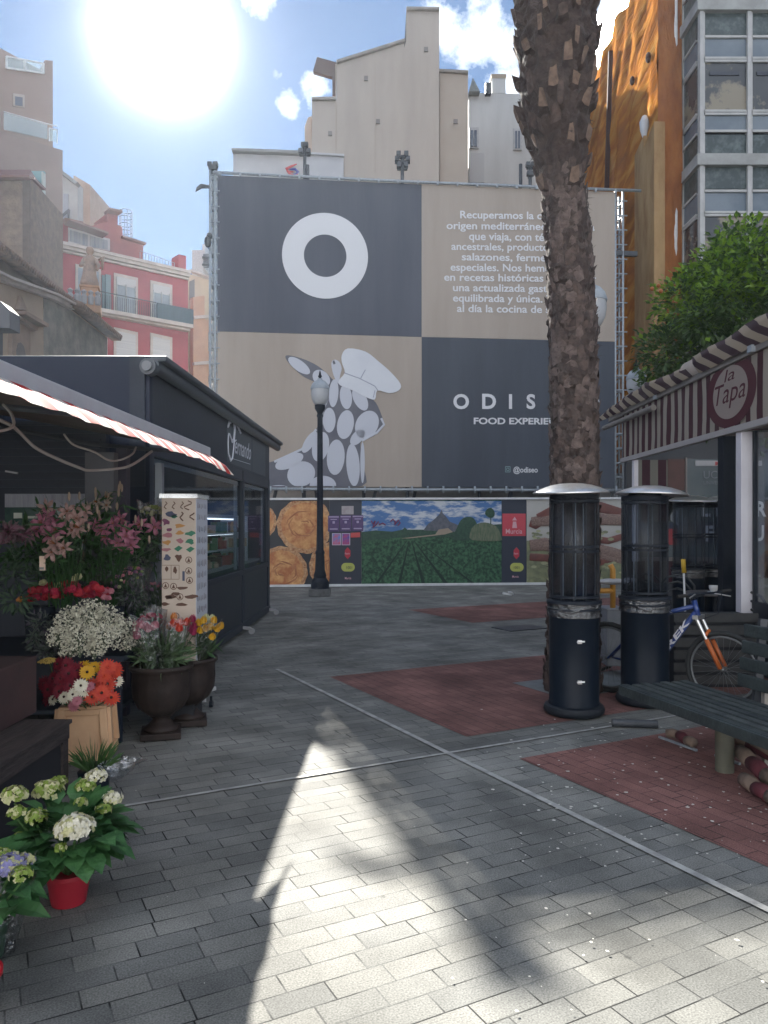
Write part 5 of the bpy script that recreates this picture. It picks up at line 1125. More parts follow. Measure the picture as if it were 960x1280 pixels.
# urns
def urn(loc, label, s=1.):
    t = thing('urn', loc, label, 'urn', 'brown fluted pedestal urns')
    pr = [(.0, .16), (.075, .16), (.10, .17), (.17, .23), (.205, .30), (.215, .40), (.218, .50), (.235, .525), (.245, .53), (.245, .555), (.225, .56), (.205, .54), (.195, .40), (0, .38)]
    c = Vector(loc)
    m1 = M('urn_brown', (.018, .013, .012), .6, (.036, .025, .022), 8, .15, 40, spec=.25)
    MB().lathe([(r*s, z*s) for r, z in pr], c, 48, rip=lambda a, z: 1+.05*abs(math.sin(a*8)) if z < .5*s else 1).build('bowl', m1, t, smooth=2)
    MB().lathe([(r*s, z*s) for r, z in [(.0, .045), (.13, .045), (.135, .07), (.10, .09), (.075, .12), (.06, .14), (.085, .155), (.085, .17), (0, .17)]], c, 32).build('foot', m1, t, smooth=2)
    MB().box(c+Vector((0, 0, .024)), (.30*s, .30*s, .048), .25).build('plinth', m1, t, bev=.005); return t
u1 = Vector((-1.735, 5.98, .004)); u2 = Vector((-1.62, 6.36, .004))
urn(u1, 'front brown fluted urn holding wrapped red bouquet and tulips'); urn(u2, 'rear brown fluted urn on pedestal with yellow tulips', .98)
def tulip(mb, c, d, s=.031, mi=0):
    d = Vector(d).normalized(); x = d.orthogonal().normalized(); y = d.cross(x); c = Vector(c)
    for k in range(6):
        a = math.pi/3*k+U(-.1, .1); o_ = x*math.cos(a)+y*math.sin(a); t = d.cross(o_); e = .85 if k % 2 else 1.
        v = [c, c+o_*s*.75*e+d*s*.5+t*s*.5, c+o_*s*.8*e+d*s*1.3+t*s*.38, c+o_*s*.35+d*s*2.3, c+o_*s*.8*e+d*s*1.3-t*s*.38, c+o_*s*.75*e+d*s*.5-t*s*.5]
        mb.add(v, [(0, 1, 2, 3, 4, 5)], mi)
def tulips(label, base, heads, mat, wrap=None):
    c = Vector(base); t = thing('tulip_bunch', c, label, 'flowers', 'tulip bunches standing in the urns')
    for h in heads:
        h = Vector(h); mb = MB(); tulip(mb, h, (h-c).normalized()+Vector((0, 0, .3))); mb.build('flower_head', mat, t)
    mb = MB(); stems(mb, heads, c, .0035)
    for h in heads:
        for k in range(3):
            h_ = Vector(h); b = c+Vector((U(-.05, .05), U(-.05, .05), U(0, .08))); d = (h_-b)+rdir(-1)*.06; mb.leaf(b, d, rdir(0), d.length*U(.6, 1.0), .035, 0, .12)
    mb.build('leaf', green_pale, t)
    if wrap:
        mb = MB(); top_ = sum((Vector(h) for h in heads), Vector())/len(heads); n = 26; vv = []
        for j in range(9):
            q = c.lerp(top_+Vector((0, 0, .07)), j/8); rr = .05+(wrap-.05)*(j/8)
            for i in range(n):
                a = 2*math.pi*i/n; r_ = rr*(1+.10*math.sin(a*5+j*.6)+.06*math.sin(a*9-j)); vv.append(q+Vector((math.cos(a)*r_, math.sin(a)*r_, (.03*math.sin(a*4) if j == 8 else 0))))
        mb.add(vv, [(j*n+i, j*n+(i+1) % n, (j+1)*n+(i+1) % n, (j+1)*n+i) for j in range(8) for i in range(n)]); mb.build('cellophane', foil, t, smooth=2)
T1 = u1+Vector((0, 0, .42)); T2 = u2+Vector((0, 0, .42))
def spread(cx, cy, d, sx, sy, n): return [P(cx+U(-sx, sx), cy+U(-sy, sy), d+U(-.08, .08)) for _ in range(n)]
tulips('mixed orange and pink tulips in the middle of the front urn', T1+Vector((.05, .02, 0)), spread(226, 786, 6.0, 10, 5, 8), org_p, .10)
tulips('yellow and white tulips leaning furthest right in the rear urn', T2+Vector((.06, 0, 0)), [P(248, 783, 6.2), P(254, 780, 6.25), P(262, 788, 6.2), P(270, 790, 6.2), P(264, 800, 6.18), P(256, 790, 6.2), P(274, 787, 6.3), P(250, 792, 6.15), P(266, 780, 6.3)], yel, .11)
tulips('cream white tulips behind the yellow ones in the rear urn', T2+Vector((.02, .08, 0)), spread(258, 779, 6.45, 9, 4, 6), crm)
tulips('magenta tulips between orange and yellow bunches', T2+Vector((-.06, 0, 0)), [P(240, 778, 6.2), P(243, 786, 6.2), P(241, 794, 6.15), P(237, 790, 6.2)], petal('petal_magenta', (.45, .04, .13), (.36, .03, .1)))
tulips('wrapped pale pink tulips low at the left of the front urn', T1+Vector((-.08, -.05, 0)), spread(182, 795, 5.85, 14, 9, 8), pnk, .13)
tulips('single orange tulip pair nearest the sticker stand', T1+Vector((.02, .1, 0)), [P(217, 776, 6.2), P(219, 784, 6.15), P(212, 788, 6.1)], M('petal_amber', (.62, .22, .04), .6, trans=.3))
# filler greenery in the urns
mb = MB(); fol(mb, u1+Vector((0, 0, .60)), (.2, .2, .16), 240, .13, .022, 0, -.2, .2); solo(mb, 'urn_greenery', green_pale, 'pale green leaves and stalks crowding the front urn', 'flowers', 'greenery filling the urns')
mb = MB(); fol(mb, u2+Vector((0.02, 0, .62)), (.17, .17, .18), 220, .14, .025, 0, -.1, .2); solo(mb, 'urn_greenery', green_leaf, 'darker green tulip leaves crowding the rear urn', 'flowers', 'greenery filling the urns')
def ruffle(mb, c, r, mi=0, n=16):
    c = Vector(c)
    for k in range(n):
        d = rdir(-.5); x = d.orthogonal().normalized(); y = d.cross(x); p = c+d*r*.62; s_ = r*.55
        mb.add([p-x*s_-d*s_*.3, p-y*s_-d*s_*.3, p+x*s_-d*s_*.3, p+y*s_-d*s_*.3, p+d*s_*.45], [(0, 1, 4), (1, 2, 4), (2, 3, 4), (3, 0, 4)], mi)
def wrapped(name, label, base, top_, r, cols, n, headr=.022, grp=None, mats=None, leaves=60):
    base, top_ = Vector(base), Vector(top_); ax_ = (top_-base).normalized(); x = ax_.orthogonal().normalized(); y = ax_.cross(x); t = thing(name, base, label, 'flowers', grp)
    hd_ = MB(); pts = []
    for k in range(n):
        a, q = U(0, 6.28), math.sqrt(U(0, 1)); p = top_+(x*math.cos(a)+y*math.sin(a))*q*r*.9+ax_*(r*.4*(1-q*q)); pts.append(p); ruffle(hd_, p, headr*U(.7, 1.2), rf_.randrange(len(cols)))
    hd_.build('bloom', cols, t)
    mb = MB(); stems(mb, pts[:14], base)
    for k in range(leaves):
        b = base.lerp(top_, U(.1, .95)); d = (ax_+rdir(-1)*.7).normalized(); mb.leaf(b+(x*U(-1, 1)+y*U(-1, 1))*r*.7, d, rdir(-1)+Vector((.01, .02, 0)), U(.05, .10), .025, 0)
    mb.build('leaf', green_leaf, t)
    mb = MB(); nn_ = 24; vv = []
    for j in range(8):
        q = base.lerp(top_+ax_*.08, j/7); rr = .03+(r*1.25-.03)*(j/7)
        for i in range(nn_):
            a = 2*math.pi*i/nn_; r_ = rr*(1+.12*math.sin(a*4+j*.5)+.07*math.sin(a*9-j)); vv.append(q+(x*math.cos(a)+y*math.sin(a))*r_+ax_*(.03*math.sin(a*3) if j == 7 else 0))
    mb.add(vv, [(j*nn_+i, j*nn_+(i+1) % nn_, (j+1)*nn_+(i+1) % nn_, (j+1)*nn_+i) for j in range(7) for i in range(nn_)]); mb.build('cellophane', foil, t, smooth=2)
wrapped('wrapped_bouquet', 'crimson bouquet in clear wrap standing at the back of the front urn', u1+Vector((0, .06, .42)), P(186, 776, 6.1), .11, [petal('petal_cherry', (.42, .015, .06), (.28, .01, .05))], 34, .026, 'bouquets wrapped in clear film')
wrapped('wrapped_bouquet', 'purple and yellow mixed bouquet leaning left of the sticker stand', P(185, 780, 6.5), P(160, 722, 6.3), .16, [pur, pur, crm, grn_p, pnk], 40, .022, 'bouquets wrapped in clear film')
wrapped('wrapped_bouquet', 'pale yellow bouquet wrapped in film beside the corner post', P(190, 700, 6.6), P(191, 640, 6.5), .10, [crm, grn_p, wht], 20, .028, 'bouquets wrapped in clear film')
wrapped('wrapped_bouquet', 'dusky plum bouquet leaning beside purple and yellow one', P(200, 790, 6.6), P(192, 735, 6.5), .10, [pur, pnk], 16, .020, 'bouquets wrapped in clear film')
# baby's breath
def gyp(label, blobs, dens=1.):
    mb = MB()
    for (x, y, d, r) in blobs:
        c = P(x, y, d)
        for k in range(int(620*dens*(r/.12)**2)):
            q = rdir(-.7)*r*U(.55, 1.05); p = c+q; s_ = U(.005, .010); a = rdir(-1); e = a.orthogonal().normalized()*s_; g_ = a.cross(e)
            mb.add([p-e, p-g_, p+e, p+g_], [(0, 1, 2, 3)], 0)
        for k in range(60): q = rdir(-1)*r*U(.4, .98); mb.tube([c-Vector((0, 0, r)), c+q*.5, c+q], .0012, 3, 1, caps=False)
    recenter(solo(mb, 'gypsophila_bunch', [M('gyp_white', (.70, .68, .56), .7, trans=.3), M('gyp_stem', (.12, .15, .10), .7)], label, 'flowers', "clouds of baby's breath on the stall"))
gyp("large cloud of white baby's breath above the crate", [(88, 778, 5.6, .12), (112, 770, 5.65, .13), (134, 775, 5.7, .12), (100, 800, 5.5, .13), (128, 798, 5.55, .12), (76, 795, 5.55, .10), (146, 788, 5.7, .08), (88, 812, 5.5, .08), (118, 812, 5.5, .08)])
gyp("smaller tuft of baby's breath beside the crimson bouquet", [(160, 785, 5.85, .08), (170, 797, 5.85, .07), (158, 805, 5.8, .07)], .9)
# red roses band
def mass(name, label, blobs, cols, hr, grp=None, leaf_=True):
    mb = MB()
    for x, y, d in blobs: ruffle(mb, P(x, y, d), hr*U(.8, 1.15), rf_.randrange(len(cols)), 26)
    t = mb.build(name, cols); tag(t, label, 'flowers', grp); recenter(t); return t
bl = [(36+i*2.55+U(-4, 4), 741-i*.12+U(-9, 9), 6.0+U(-.15, .15)) for i in range(38)]
mass('carnation_bunch', 'long bank of red carnations across the middle of the stall', bl, [petal('petal_rose', (.46, .02, .06), (.30, .01, .04)), red_p], .045)
mass('carnation_bunch', 'few pale pink carnations at the right end of the red bank', [(134+U(-6, 6), 742+U(-6, 6), 5.95) for _ in range(7)], [pnk], .03)
mass('carnation_bunch', 'two cream and yellow blooms resting above the red bank', [(55, 728, 6.0), (72, 731, 6.0), (53, 729, 6.05), (98, 721, 6.1), (92, 724, 6.1)], [crm], .035)
mass('marigold', 'small orange bloom at the lower left of the red bank', [(25, 750, 5.9)], [M('petal_saffron', (.5, .2, .04), .6)], .035)
# lilies
def lily(mb, c, d, r, mi=0):
    d = Vector(d).normalized(); x = d.orthogonal().normalized(); y = d.cross(x); c = Vector(c)
    for k in range(6):
        a = k*math.pi/3+U(-.15, .15); o_ = x*math.cos(a)+y*math.sin(a); t = d.cross(o_); w = r*(.26 if k % 2 else .19)
        q = lambda s_, k_: c+o_*r*s_+d*r*(.55*math.sin(s_*1.9)-.45*s_*s_)+t*w*k_+d*abs(k_)*w*.25
        v = [q(.02, 0), q(.35, -.8), q(.35, 0), q(.35, .8), q(.7, -.85), q(.7, 0), q(.7, .85), q(1.05, 0)]
        mb.add(v, [(0, 2, 1), (0, 3, 2), (1, 2, 5, 4), (2, 3, 6, 5), (4, 5, 7), (5, 6, 7)], mi)
    for k in range(4): mb.tube([c+d*r*.1, c+d*r*.7+x*r*.15*math.cos(k*1.6)+y*r*.15*math.sin(k*1.6)], .0025, 4, 1)
def lilies(label, heads, r, mat, base, buds=5, d0=None):
    c = Vector(base); t = thing('lily_bunch', c, label, 'flowers', 'lilies standing high on the stall'); hs = []
    for x, y, d in heads:
        h = P(x, y, d); hs.append(h); mb = MB(); lily(mb, h, Vector((U(-.5, .7), -1, U(-.35, .4))), r*U(.85, 1.15)); mb.build('flower_head', [mat, M('stamen', (.25, .08, .02), .8) if not hs[1:] else t.children[0].data.materials[1]], t)
    mb = MB(); stems(mb, [h+Vector((0, .03, 0)) for h in hs], c, .005)
    for h in hs:
        for k in range(7): q = h+rdir(-1)*.09+Vector((0, .05, -.04)); mb.leaf(q, rdir(-.3), rdir(0), U(.08, .15), .022, 0, .3)
    for k in range(buds):
        h = rf_.choice(hs)+Vector((U(-.12, .12), .05, U(-.02, .12))); mb.ball(h, (.011, .011, .035), 7, 5, 1); mb.tube([h, c], .003, 4, 0, caps=False)
    mb.build('leaf', [green_leaf, M('bud_pale', (.30, .22, .16), .6)], t)
lp = petal('lily_pink', (.46, .18, .25), (.30, .10, .16)); lpp = petal('lily_pale', (.44, .29, .27), (.36, .22, .19)); lw2 = petal('lily_dusky', (.36, .31, .25), (.28, .24, .19))
lilies('pink lilies fanned at the right of the grey pillar', [(128, 662, 6.0), (142, 655, 6.1), (152, 648, 6.2), (133, 672, 6.0), (160, 664, 6.1), (168, 672, 6.1), (148, 678, 6.05), (164, 682, 6.1), (119, 655, 6.1), (192, 658, 6.3), (176, 655, 6.3), (157, 670, 6.0)], .072, lp, P(140, 760, 6.3), 9)
lilies('dull pink lilies at the left of the stall', [(52, 655, 5.6), (62, 668, 5.6), (58, 645, 5.7), (70, 662, 5.6), (48, 662, 5.7), (66, 655, 5.75)], .075, lp, P(70, 760, 6.0), 4)
lilies('palest open lilies between the two pink groups', [(70, 680, 5.5), (82, 686, 5.5), (66, 690, 5.55), (84, 640, 5.6), (96, 648, 5.6), (100, 660, 5.6), (92, 664, 5.65), (58, 634, 5.7), (104, 640, 5.8)], .075, lpp, P(85, 760, 6.0), 6)
lilies('tall peach lily buds in front of the grey pillar', [(122, 628, 6.2), (132, 632, 6.2), (112, 632, 6.2), (136, 622, 6.3)], .05, lw2, P(125, 760, 6.3), 12)
# dark foliage and buckets
def leafmass(label, blobs, mat, L_, W, dens=1, cols=None):
    mb = MB()
    for x, y, d, rx, rz in blobs: fol(mb, P(x, y, d), (rx, .14, rz), int(130*dens), L_, W, 0, -1)
    recenter(solo(mb, 'foliage', mat, label, 'foliage', 'dark greenery between the flowers'))
leafmass('dark leafy stems filling the stall behind the lilies', [(70, 700, 6.2, .25, .15), (120, 700, 6.3, .22, .15), (170, 700, 6.6, .16, .15), (30, 680, 6.0, .2, .2), (100, 655, 6.4, .3, .1), (90, 730, 6.4, .3, .1)], green_leaf, .12, .03, 1.3)
leafmass('leafy dark green stems at the left edge beside the red bank', [(15, 720, 5.7, .12, .12), (32, 700, 5.8, .12, .1), (20, 750, 5.7, .12, .08)], M('leaf_deep', (.014, .04, .018), .6, (.03, .06, .03), 10), .08, .022, .6)
leafmass('dusky purple sprigs left of the white cloud', [(52, 780, 5.7, .09, .09), (48, 800, 5.6, .07, .07), (62, 812, 5.6, .08, .05), (150, 715, 6.3, .15, .12), (165, 745, 6.3, .12, .1)], M('leaf_plum', (.06, .04, .07), .6, (.05, .09, .05), 12, trans=.2), .05, .014, 1.4)
leafmass('pink tinged leaves low at the left edge of the stall', [(8, 665, 5.2, .12, .05), (18, 668, 5.3, .1, .04)], M('leaf_rose', (.16, .05, .09), .6, (.05, .06, .05), 12), .06, .02)
for i, (x, y, d, r, h, lb) in enumerate(((88, 850, 6.0, .13, .95, 'dark bucket hidden under the large white cloud'), (135, 850, 6.25, .13, .98, 'dark bucket under the pink lilies'), (50, 850, 6.0, .12, 1.0, 'dark bucket under the dull pink lilies'), (170, 850, 6.55, .12, .8, 'dark bucket behind the front urn'))):
    p = P(x, y, d); p.z = h-.3
    MBk = MB().lathe([(0, 0), (r*.8, 0), (r, .3), (r*1.05, .31), (r*.95, .31), (r*.8, .05), (0, .05)], p, 24); tag(MBk.build('bucket', black_metal), lb, 'bucket', 'black flower buckets')
sh = thing('display_stand', (-2.7, 6.3, 0), 'dark stepped display stand carrying the buckets of flowers', 'stand')
MB().b2((-3.4, 5.75, .62), (-1.95, 6.75, .66)).build('shelf', kdark, sh); mb = MB()
for x in (-3.35, -2.0):
    for y in (5.8, 6.7): mb2 = MB().b2((x-.02, y-.02, 0), (x+.02, y+.02, .62)); mb2.build('leg', kdark, sh)
MB().b2((-3.3, 5.85, .2), (-2.05, 6.7, .23)).build('shelf', kdark, sh)
# plastic vase and small price card
mb = MB().lathe([(.0, 0), (.035, 0), (.05, .22), (.048, .22), (.03, .01), (0, .01)], P(101, 705, 5.9), 20); solo(mb, 'vase', clear, 'tall clear plastic vase under the pale lilies', 'vase', smooth=2)
solo(MB().box(P(53, 704, 5.6), (.042, .004, .105), .1).box(P(52, 710.5, 5.59), (.03, .003, .018), .1, 1), 'price_card', [M('card_peach', (.62, .46, .36), .6), M('card_print', (.2, .2, .2), .6)], 'small peach price card stuck among the dark leaves', 'card')

# brown box and dark wooden table
solo(MB().b2((-2.85, 4.42, .45), (-2.215, 4.9, .81)), 'storage_box', M('box_brown', (.055, .030, .03), .7, (.04, .023, .024), 4, .1), 'plain brown box standing on the dark wooden bench at the left', 'box', bev=.008)
wtb = thing('wooden_bench', (-2.4, 3.9, 0), 'dark weathered wooden display bench at the left edge', 'bench')
wood = M('dark_wood', (.022, .017, .018), .8, (.05, .038, .036), 3, .5, 12, stretch=(9, 1, 9), detail=8)
mb = MB()
for k in range(5): mb.b2((-1.915-.155*(k+1)+.006, 2.9+k*.003, .428-.001*k), (-1.915-.155*k, 4.72, .452-.001*k))
mb.build('table_top', wood, wtb, bev=.004)
MB().b2((-1.955, 2.95, .34), (-1.925, 4.70, .426)).build('apron', wood, wtb)
MB().b2((-1.958, 2.95, .02), (-1.945, 4.68, .34)).build('side_panel', M('bench_side', (.010, .010, .014), .8), wtb)
for x, y in ((-1.97, 4.66), (-1.97, 3.0), (-2.62, 4.66), (-2.62, 3.0)): MB().b2((x-.04, y-.04, 0), (x+.04, y+.04, .426)).build('leg', wood, wtb, bev=.004)
MB().b2((-2.6, 4.60, .02), (-1.99, 4.63, .42)).build('back_panel', M('bench_dark', (.014, .014, .018), .8), wtb)

# hydrangeas
def hydr(loc, label, potm, heads, potr=.09, poth=.15, R_=.27, nl=70, wrap=False):
    c = Vector(loc); t = thing('hydrangea', c, label, 'potted plant', 'potted hydrangeas on the paving')
    MB().lathe([(0, 0), (potr*.78, 0), (potr, poth*.86), (potr*1.08, poth*.87), (potr*1.08, poth), (potr*.95, poth), (potr*.9, poth*.85), (0, poth*.85)], c, 28).build('pot', potm, t, smooth=True)
    mb = MB()
    for k in range(nl):
        a = U(0, 6.28); e = U(-.25, 1.1); d = Vector((math.cos(a)*math.cos(e), math.sin(a)*math.cos(e), math.sin(e))); p = c+Vector((0, 0, poth+.12))+Vector((d.x*R_*.72, d.y*R_*.72, d.z*R_*.55))*U(.45, 1)
        mb.leaf(p, d*.8+Vector((0, 0, -.1)), Vector((0, 0, 1))+d*.3, U(.09, .125), U(.085, .115), 0, .4, .08)
    for h in heads: mb.tube([c+Vector((0, 0, poth*.8)), Vector(h[0])-Vector((0, 0, h[1]*.7))], .005, 5, 1)
    mb.build('leaf', [M('hydrangea_leaf', (.025, .09, .028), .6, (.055, .16, .045), 10, .3, 60, trans=.2), green_stem], t)
    for pos, r, cols in heads:
        mb = MB(); pos = Vector(pos)
        for k in range(int(190*(r/.07)**1.7)):
            d = rdir(-.25); p = pos+Vector((d.x*r, d.y*r, d.z*r*.72))*U(.76, 1.08); s_ = U(.011, .015)*(.75 if r < .05 else 1); d = (d+rdir(-1)*.35).normalized(); x = (d.orthogonal().normalized()); y = d.cross(x); a0 = U(0, 1.5); mi = 0 if U(0, 1) < .72 else 1
            for q in range(4):
                a = a0+q*math.pi/2; u_ = x*math.cos(a)+y*math.sin(a); w_ = d.cross(u_); mb.add([p, p+u_*s_*.6+w_*s_*.52+d*.002, p+u_*s_*1.15+d*.001, p+u_*s_*.6-w_*s_*.52+d*.002], [(0, 1, 2, 3)], mi)
        mb.build('flower_head', cols, t)
    if wrap:
        mb = MB(); n = 30; vv = []
        for j in range(8):
            z = j/7*(poth+.2); rr = potr*1.1+(wrap-potr)*(j/7)**1.3
            for i in range(n): a = 2*math.pi*i/n; r_ = rr*(1+.1*math.sin(a*5+j*.4)+.06*math.sin(a*11)); vv.append(c+Vector((math.cos(a)*r_, math.sin(a)*r_, z+(.03*math.sin(a*4) if j == 7 else 0))))
        mb.add(vv, [(j*n+i, j*n+(i+1) % n, (j+1)*n+(i+1) % n, (j+1)*n+i) for j in range(7) for i in range(n)]); mb.build('cellophane', foil, t, smooth=2)
wl = [wht, crm]; cl_ = [crm, grn_p]; gl_ = [grn_p, crm]
hydr((-1.375, 3.35, .004), 'cream hydrangea with white heads in a red pot', M('pot_red', (.30, .012, .025), .45), [
    (P(93, 1036, 3.12), .075, wl), (P(60, 989, 3.45), .062, cl_), (P(46, 1022, 3.2), .045, gl_), (P(107, 983, 3.5), .042, gl_), (P(101, 1003, 3.4), .028, gl_), (P(120, 971, 3.55), .046, wl), (P(141, 998, 3.42), .040, wl), (P(130, 1012, 3.35), .033, gl_),
    (P(75, 1060, 3.08), .022, gl_), (P(18, 994, 3.3), .050, cl_), (P(21, 1016, 3.2), .038, gl_), (P(74, 977, 3.6), .035, gl_), (P(24, 1046, 3.2), .022, gl_)], .092, .14, .30, 210)
hydr((-1.52, 2.92, .004), 'violet and lime hydrangea in film at the lower left edge', M('pot_green', (.03, .08, .04), .5), [(P(12, 1082, 2.85), .055, [blu, crm]), (P(26, 1094, 2.8), .040, gl_), (P(2, 1072, 2.95), .045, gl_), (P(30, 1076, 2.9), .035, [crm, blu])], .085, .14, .2, 80, .19)
mb = MB(); 
for a, l_ in ((-.2, .16), (.5, .13), (1.5, .12)): mb.leaf(P(14, 1134, 2.72), Vector((math.cos(a), -.3, .12)), (0, -.3, 1), l_, .075, 0, .25)
solo(mb, 'lily_leaf', green_leaf, 'broad green leaves spreading from the lower left pot', 'foliage')
# red pot cut by the frame
solo(MB().lathe([(0, 0), (.07, 0), (.09, .12), (.095, .12), (.095, .14), (.08, .14), (0, .12)], Vector((-1.385, 2.58, .004)), 24), 'red_pot', M('pot_scarlet', (.45, .01, .02), .4), 'bright red pot just showing at the lower left corner', 'pot', smooth=2)
# grassy pot with foil behind the bench
gp = thing('grass_plant', (-1.78, 4.72, .004), 'wispy green plant in crumpled silver film beside the wooden bench', 'potted plant')
MB().lathe([(0, 0), (.08, 0), (.10, .13), (0, .12)], Vector((-1.78, 4.72, .004)), 20).build('pot', black_metal, gp, smooth=2)
mb = MB()
for k in range(170): a = U(0, 6.28); q = U(0, .06); b = Vector((-1.78+math.cos(a)*q, 4.72+math.sin(a)*q, .12)); t_ = b+Vector((math.cos(a)*U(.03, .16), math.sin(a)*U(.03, .16), U(.06, .22))); s_ = Vector((-math.sin(a), math.cos(a), 0))*.0012; mb.add([b-s_, b+s_, b.lerp(t_, .6)+s_+Vector((0, 0, .02)), t_, b.lerp(t_, .6)-s_+Vector((0, 0, .02))], [(0, 1, 2, 3, 4)])
mb.build('leaf', green_stem, gp)
mb = MB(); n = 22; vv = []
c = Vector((-1.66, 4.66, .10))
for j in range(7):
    for i in range(n): a = 2*math.pi*i/n; r_ = (.05+.012*j)*(1+.18*math.sin(a*4+j)+.1*math.sin(a*7)); vv.append(c+Vector((math.cos(a)*r_+j*.012, math.sin(a)*r_, j*.018)))
mb.add(vv, [(j*n+i, j*n+(i+1) % n, (j+1)*n+(i+1) % n, (j+1)*n+i) for j in range(6) for i in range(n)]); mb.build('cellophane', thin('silver_film', (.8, .85, .9), .62, .15, 1.), gp, smooth=2)

# sticker stand
sx0, sx1, sy0, sy1 = -1.80, -1.525, 6.22, 6.62
ss = thing('display_stand', (-1.66, 6.4, 0), 'tall cream display stand covered with small brown and green stickers', 'stand')
MB().b2((sx0+.03, sy0+.05, 0), (sx1-.03, sy1-.05, .5)).build('stand_base', black_hole, ss)
MB().b2((sx0, sy0, .48), (sx1, sy1, 1.86)).build('stand_body', M('stand_cream', (.50, .42, .35), .6, (.44, .37, .31), 3), ss, bev=.003)
MB().b2((sx1, sy0+.005, .5), (sx1+.004, sy1-.005, 1.855)).build('side_sheet', M('stand_white', (.46, .48, .53), .6), ss)
MB().b2((sx0-.02, sy0-.005, 1.86), (sx1+.015, sy1, 1.895)).build('top_tray', thin('clear_tray', (.85, .88, .9), .7, .1), ss)
stc = [M('sticker_brown', (.10, .05, .035), .7), M('sticker_plum', (.14, .04, .09), .7), M('sticker_amber', (.40, .20, .06), .7), M('sticker_green', (.03, .15, .09), .7), M('sticker_rose', (.30, .12, .14), .7), M('sticker_navy', (.06, .07, .12), .7)]
mb = MB(); fy = sy0-.002
def sp(px, py): q = P(px, py, sy0); return Vector((q.x, fy, q.z))
def blotch(px, py, w, h, mi, n=9, j=.35):
    c = sp(px, py); k_ = sy0/F; pts = []
    for i in range(n): a = 2*math.pi*i/n; r_ = 1+rf_.uniform(-j, j); pts.append(c+Vector((math.cos(a)*w*k_*r_, 0, math.sin(a)*h*k_*r_)))
    mb.add(pts, [tuple(range(n))], mi)
def ringst(px, py, r):
    c = sp(px, py); k_ = sy0/F; n = 16; a_ = [c+Vector((math.cos(2*math.pi*i/n)*r*k_, 0, math.sin(2*math.pi*i/n)*r*k_)) for i in range(n)]; b_ = [c+(q-c)*.8 for q in a_]
    mb.add(a_+b_, [(i, (i+1) % n, n+(i+1) % n, n+i) for i in range(n)], 0); mb.add([c+Vector((-.5*r*k_, 0, -.55*r*k_)), c+Vector((.5*r*k_, 0, -.55*r*k_)), c+Vector((0, 0, .7*r*k_))], [(0, 1, 2)], 0)
for x in (207, 217, 227.5): mb.tube([sp(x+2*math.sin(t*1.7), 627+t*2.3) for t in range(5)], .004, 4, 0); 
mb.tube([sp(235+5*math.sin(t*1.1), 626+t*1.9) for t in range(7)], .004, 4, 0)
blotch(214, 643, 6, 3.2, 5); blotch(218, 646, 4, 2, 3); mb.tube([sp(227+2*math.sin(t*1.5), 640+t*2.2) for t in range(6)], .005, 4, 0); mb.tube([sp(240+3*math.cos(t*1.2), 641+t*1.8) for t in range(6)], .005, 4, 0)
for x, y, w, h, c in ((207.5, 652, 4.5, 4.5, 1), (211, 662, 4, 2.5, 1), (209, 669, 5.5, 3, 4), (209, 678, 5.5, 3, 2), (208, 687, 5.5, 2.6, 4), (224, 657, 6, 2.8, 2), (225, 666, 5, 3, 2), (225, 676, 5, 3.2, 4), (238, 667, 6, 3, 3), (238, 677, 5.5, 3, 3), (209, 697, 4, 4.5, 5), (223, 697, 4, 4.5, 0), (208, 711, 2.5, 3, 0), (219, 713, 2, 4.5, 0), (211, 747, 5, 2, 0), (229, 735, 7, 2.2, 0), (214, 745, 7, 2.4, 0), (239, 746, 8, 2.6, 0), (207, 755, 4.5, 2.6, 0), (226, 756, 8, 2.2, 0), (219, 742, 5, 2, 0)): blotch(x, y, w, h, c)
for cx_ in (223, 238):
    c = sp(cx_, 686 if cx_ == 223 else 687); k_ = sy0/F; mb.add([c+Vector((-5.5*k_, 0, 0)), c+Vector((-.5*k_, 0, -3.5*k_)), c+Vector((5.5*k_, 0, 1.2*k_)), c+Vector((.5*k_, 0, 4*k_))], [(0, 1, 2, 3)], 3)
for x, y in ((236, 700), (236, 713.5), (237, 725.5), (207, 732), (217, 733), (225, 746), (220, 770)): ringst(x, y, 4.3)
for a, b in (((203, 706.5), (224, 706.5)), ((203, 724), (224, 724)), ((214, 706.5), (214, 724)), ((224, 706.5), (224, 724))): mb.beam(sp(*a), sp(*b), .002, .003, 0)
mb.add([sp(228, 726), sp(231, 726), sp(231, 714), sp(228, 714)], [(0, 1, 2, 3)], 5)
for r_ in range(12):       # rows of little stickers on the side sheet
    for k in range(6):
        y = sy0+.05+k*.055; z = 1.80-r_*.095+U(-.006, .006); h = U(.015, .03); x = sx1+.0065; w = U(.006, .011)
        mb.add([(x, y-w, z-h), (x, y+w, z-h), (x, y+w*.6, z+h), (x, y-w*.6, z+h)], [(0, 1, 2, 3)], rf_.choice((5, 5, 1, 0)))
mb.build('sticker', stc, ss)['kind'] = 'stuff'
tr = thing('trolley', (-1.42, 6.9, 0), 'small white wheeled trolley foot poking out behind the rear urn', 'trolley')
mb = MB(); mb.beam(G(240, 880)+Vector((0, 0, .08)), G(268, 873)+Vector((0, 0, .1)), .05, .035); mb.beam(G(255, 872)+Vector((0, 0, .14)), G(255, 884)+Vector((0, 0, .06)), .04, .03); mb.build('frame', dirty_white, tr)
for x, y in ((264, 884),): q = G(x, y); MB().tube([q+Vector((-.015, 0, .03)), q+Vector((.015, 0, .03))], .03, 14).tube([q+Vector((0, 0, .03)), q+Vector((0, 0, .1))], .012, 6).build('caster', black_metal, tr)
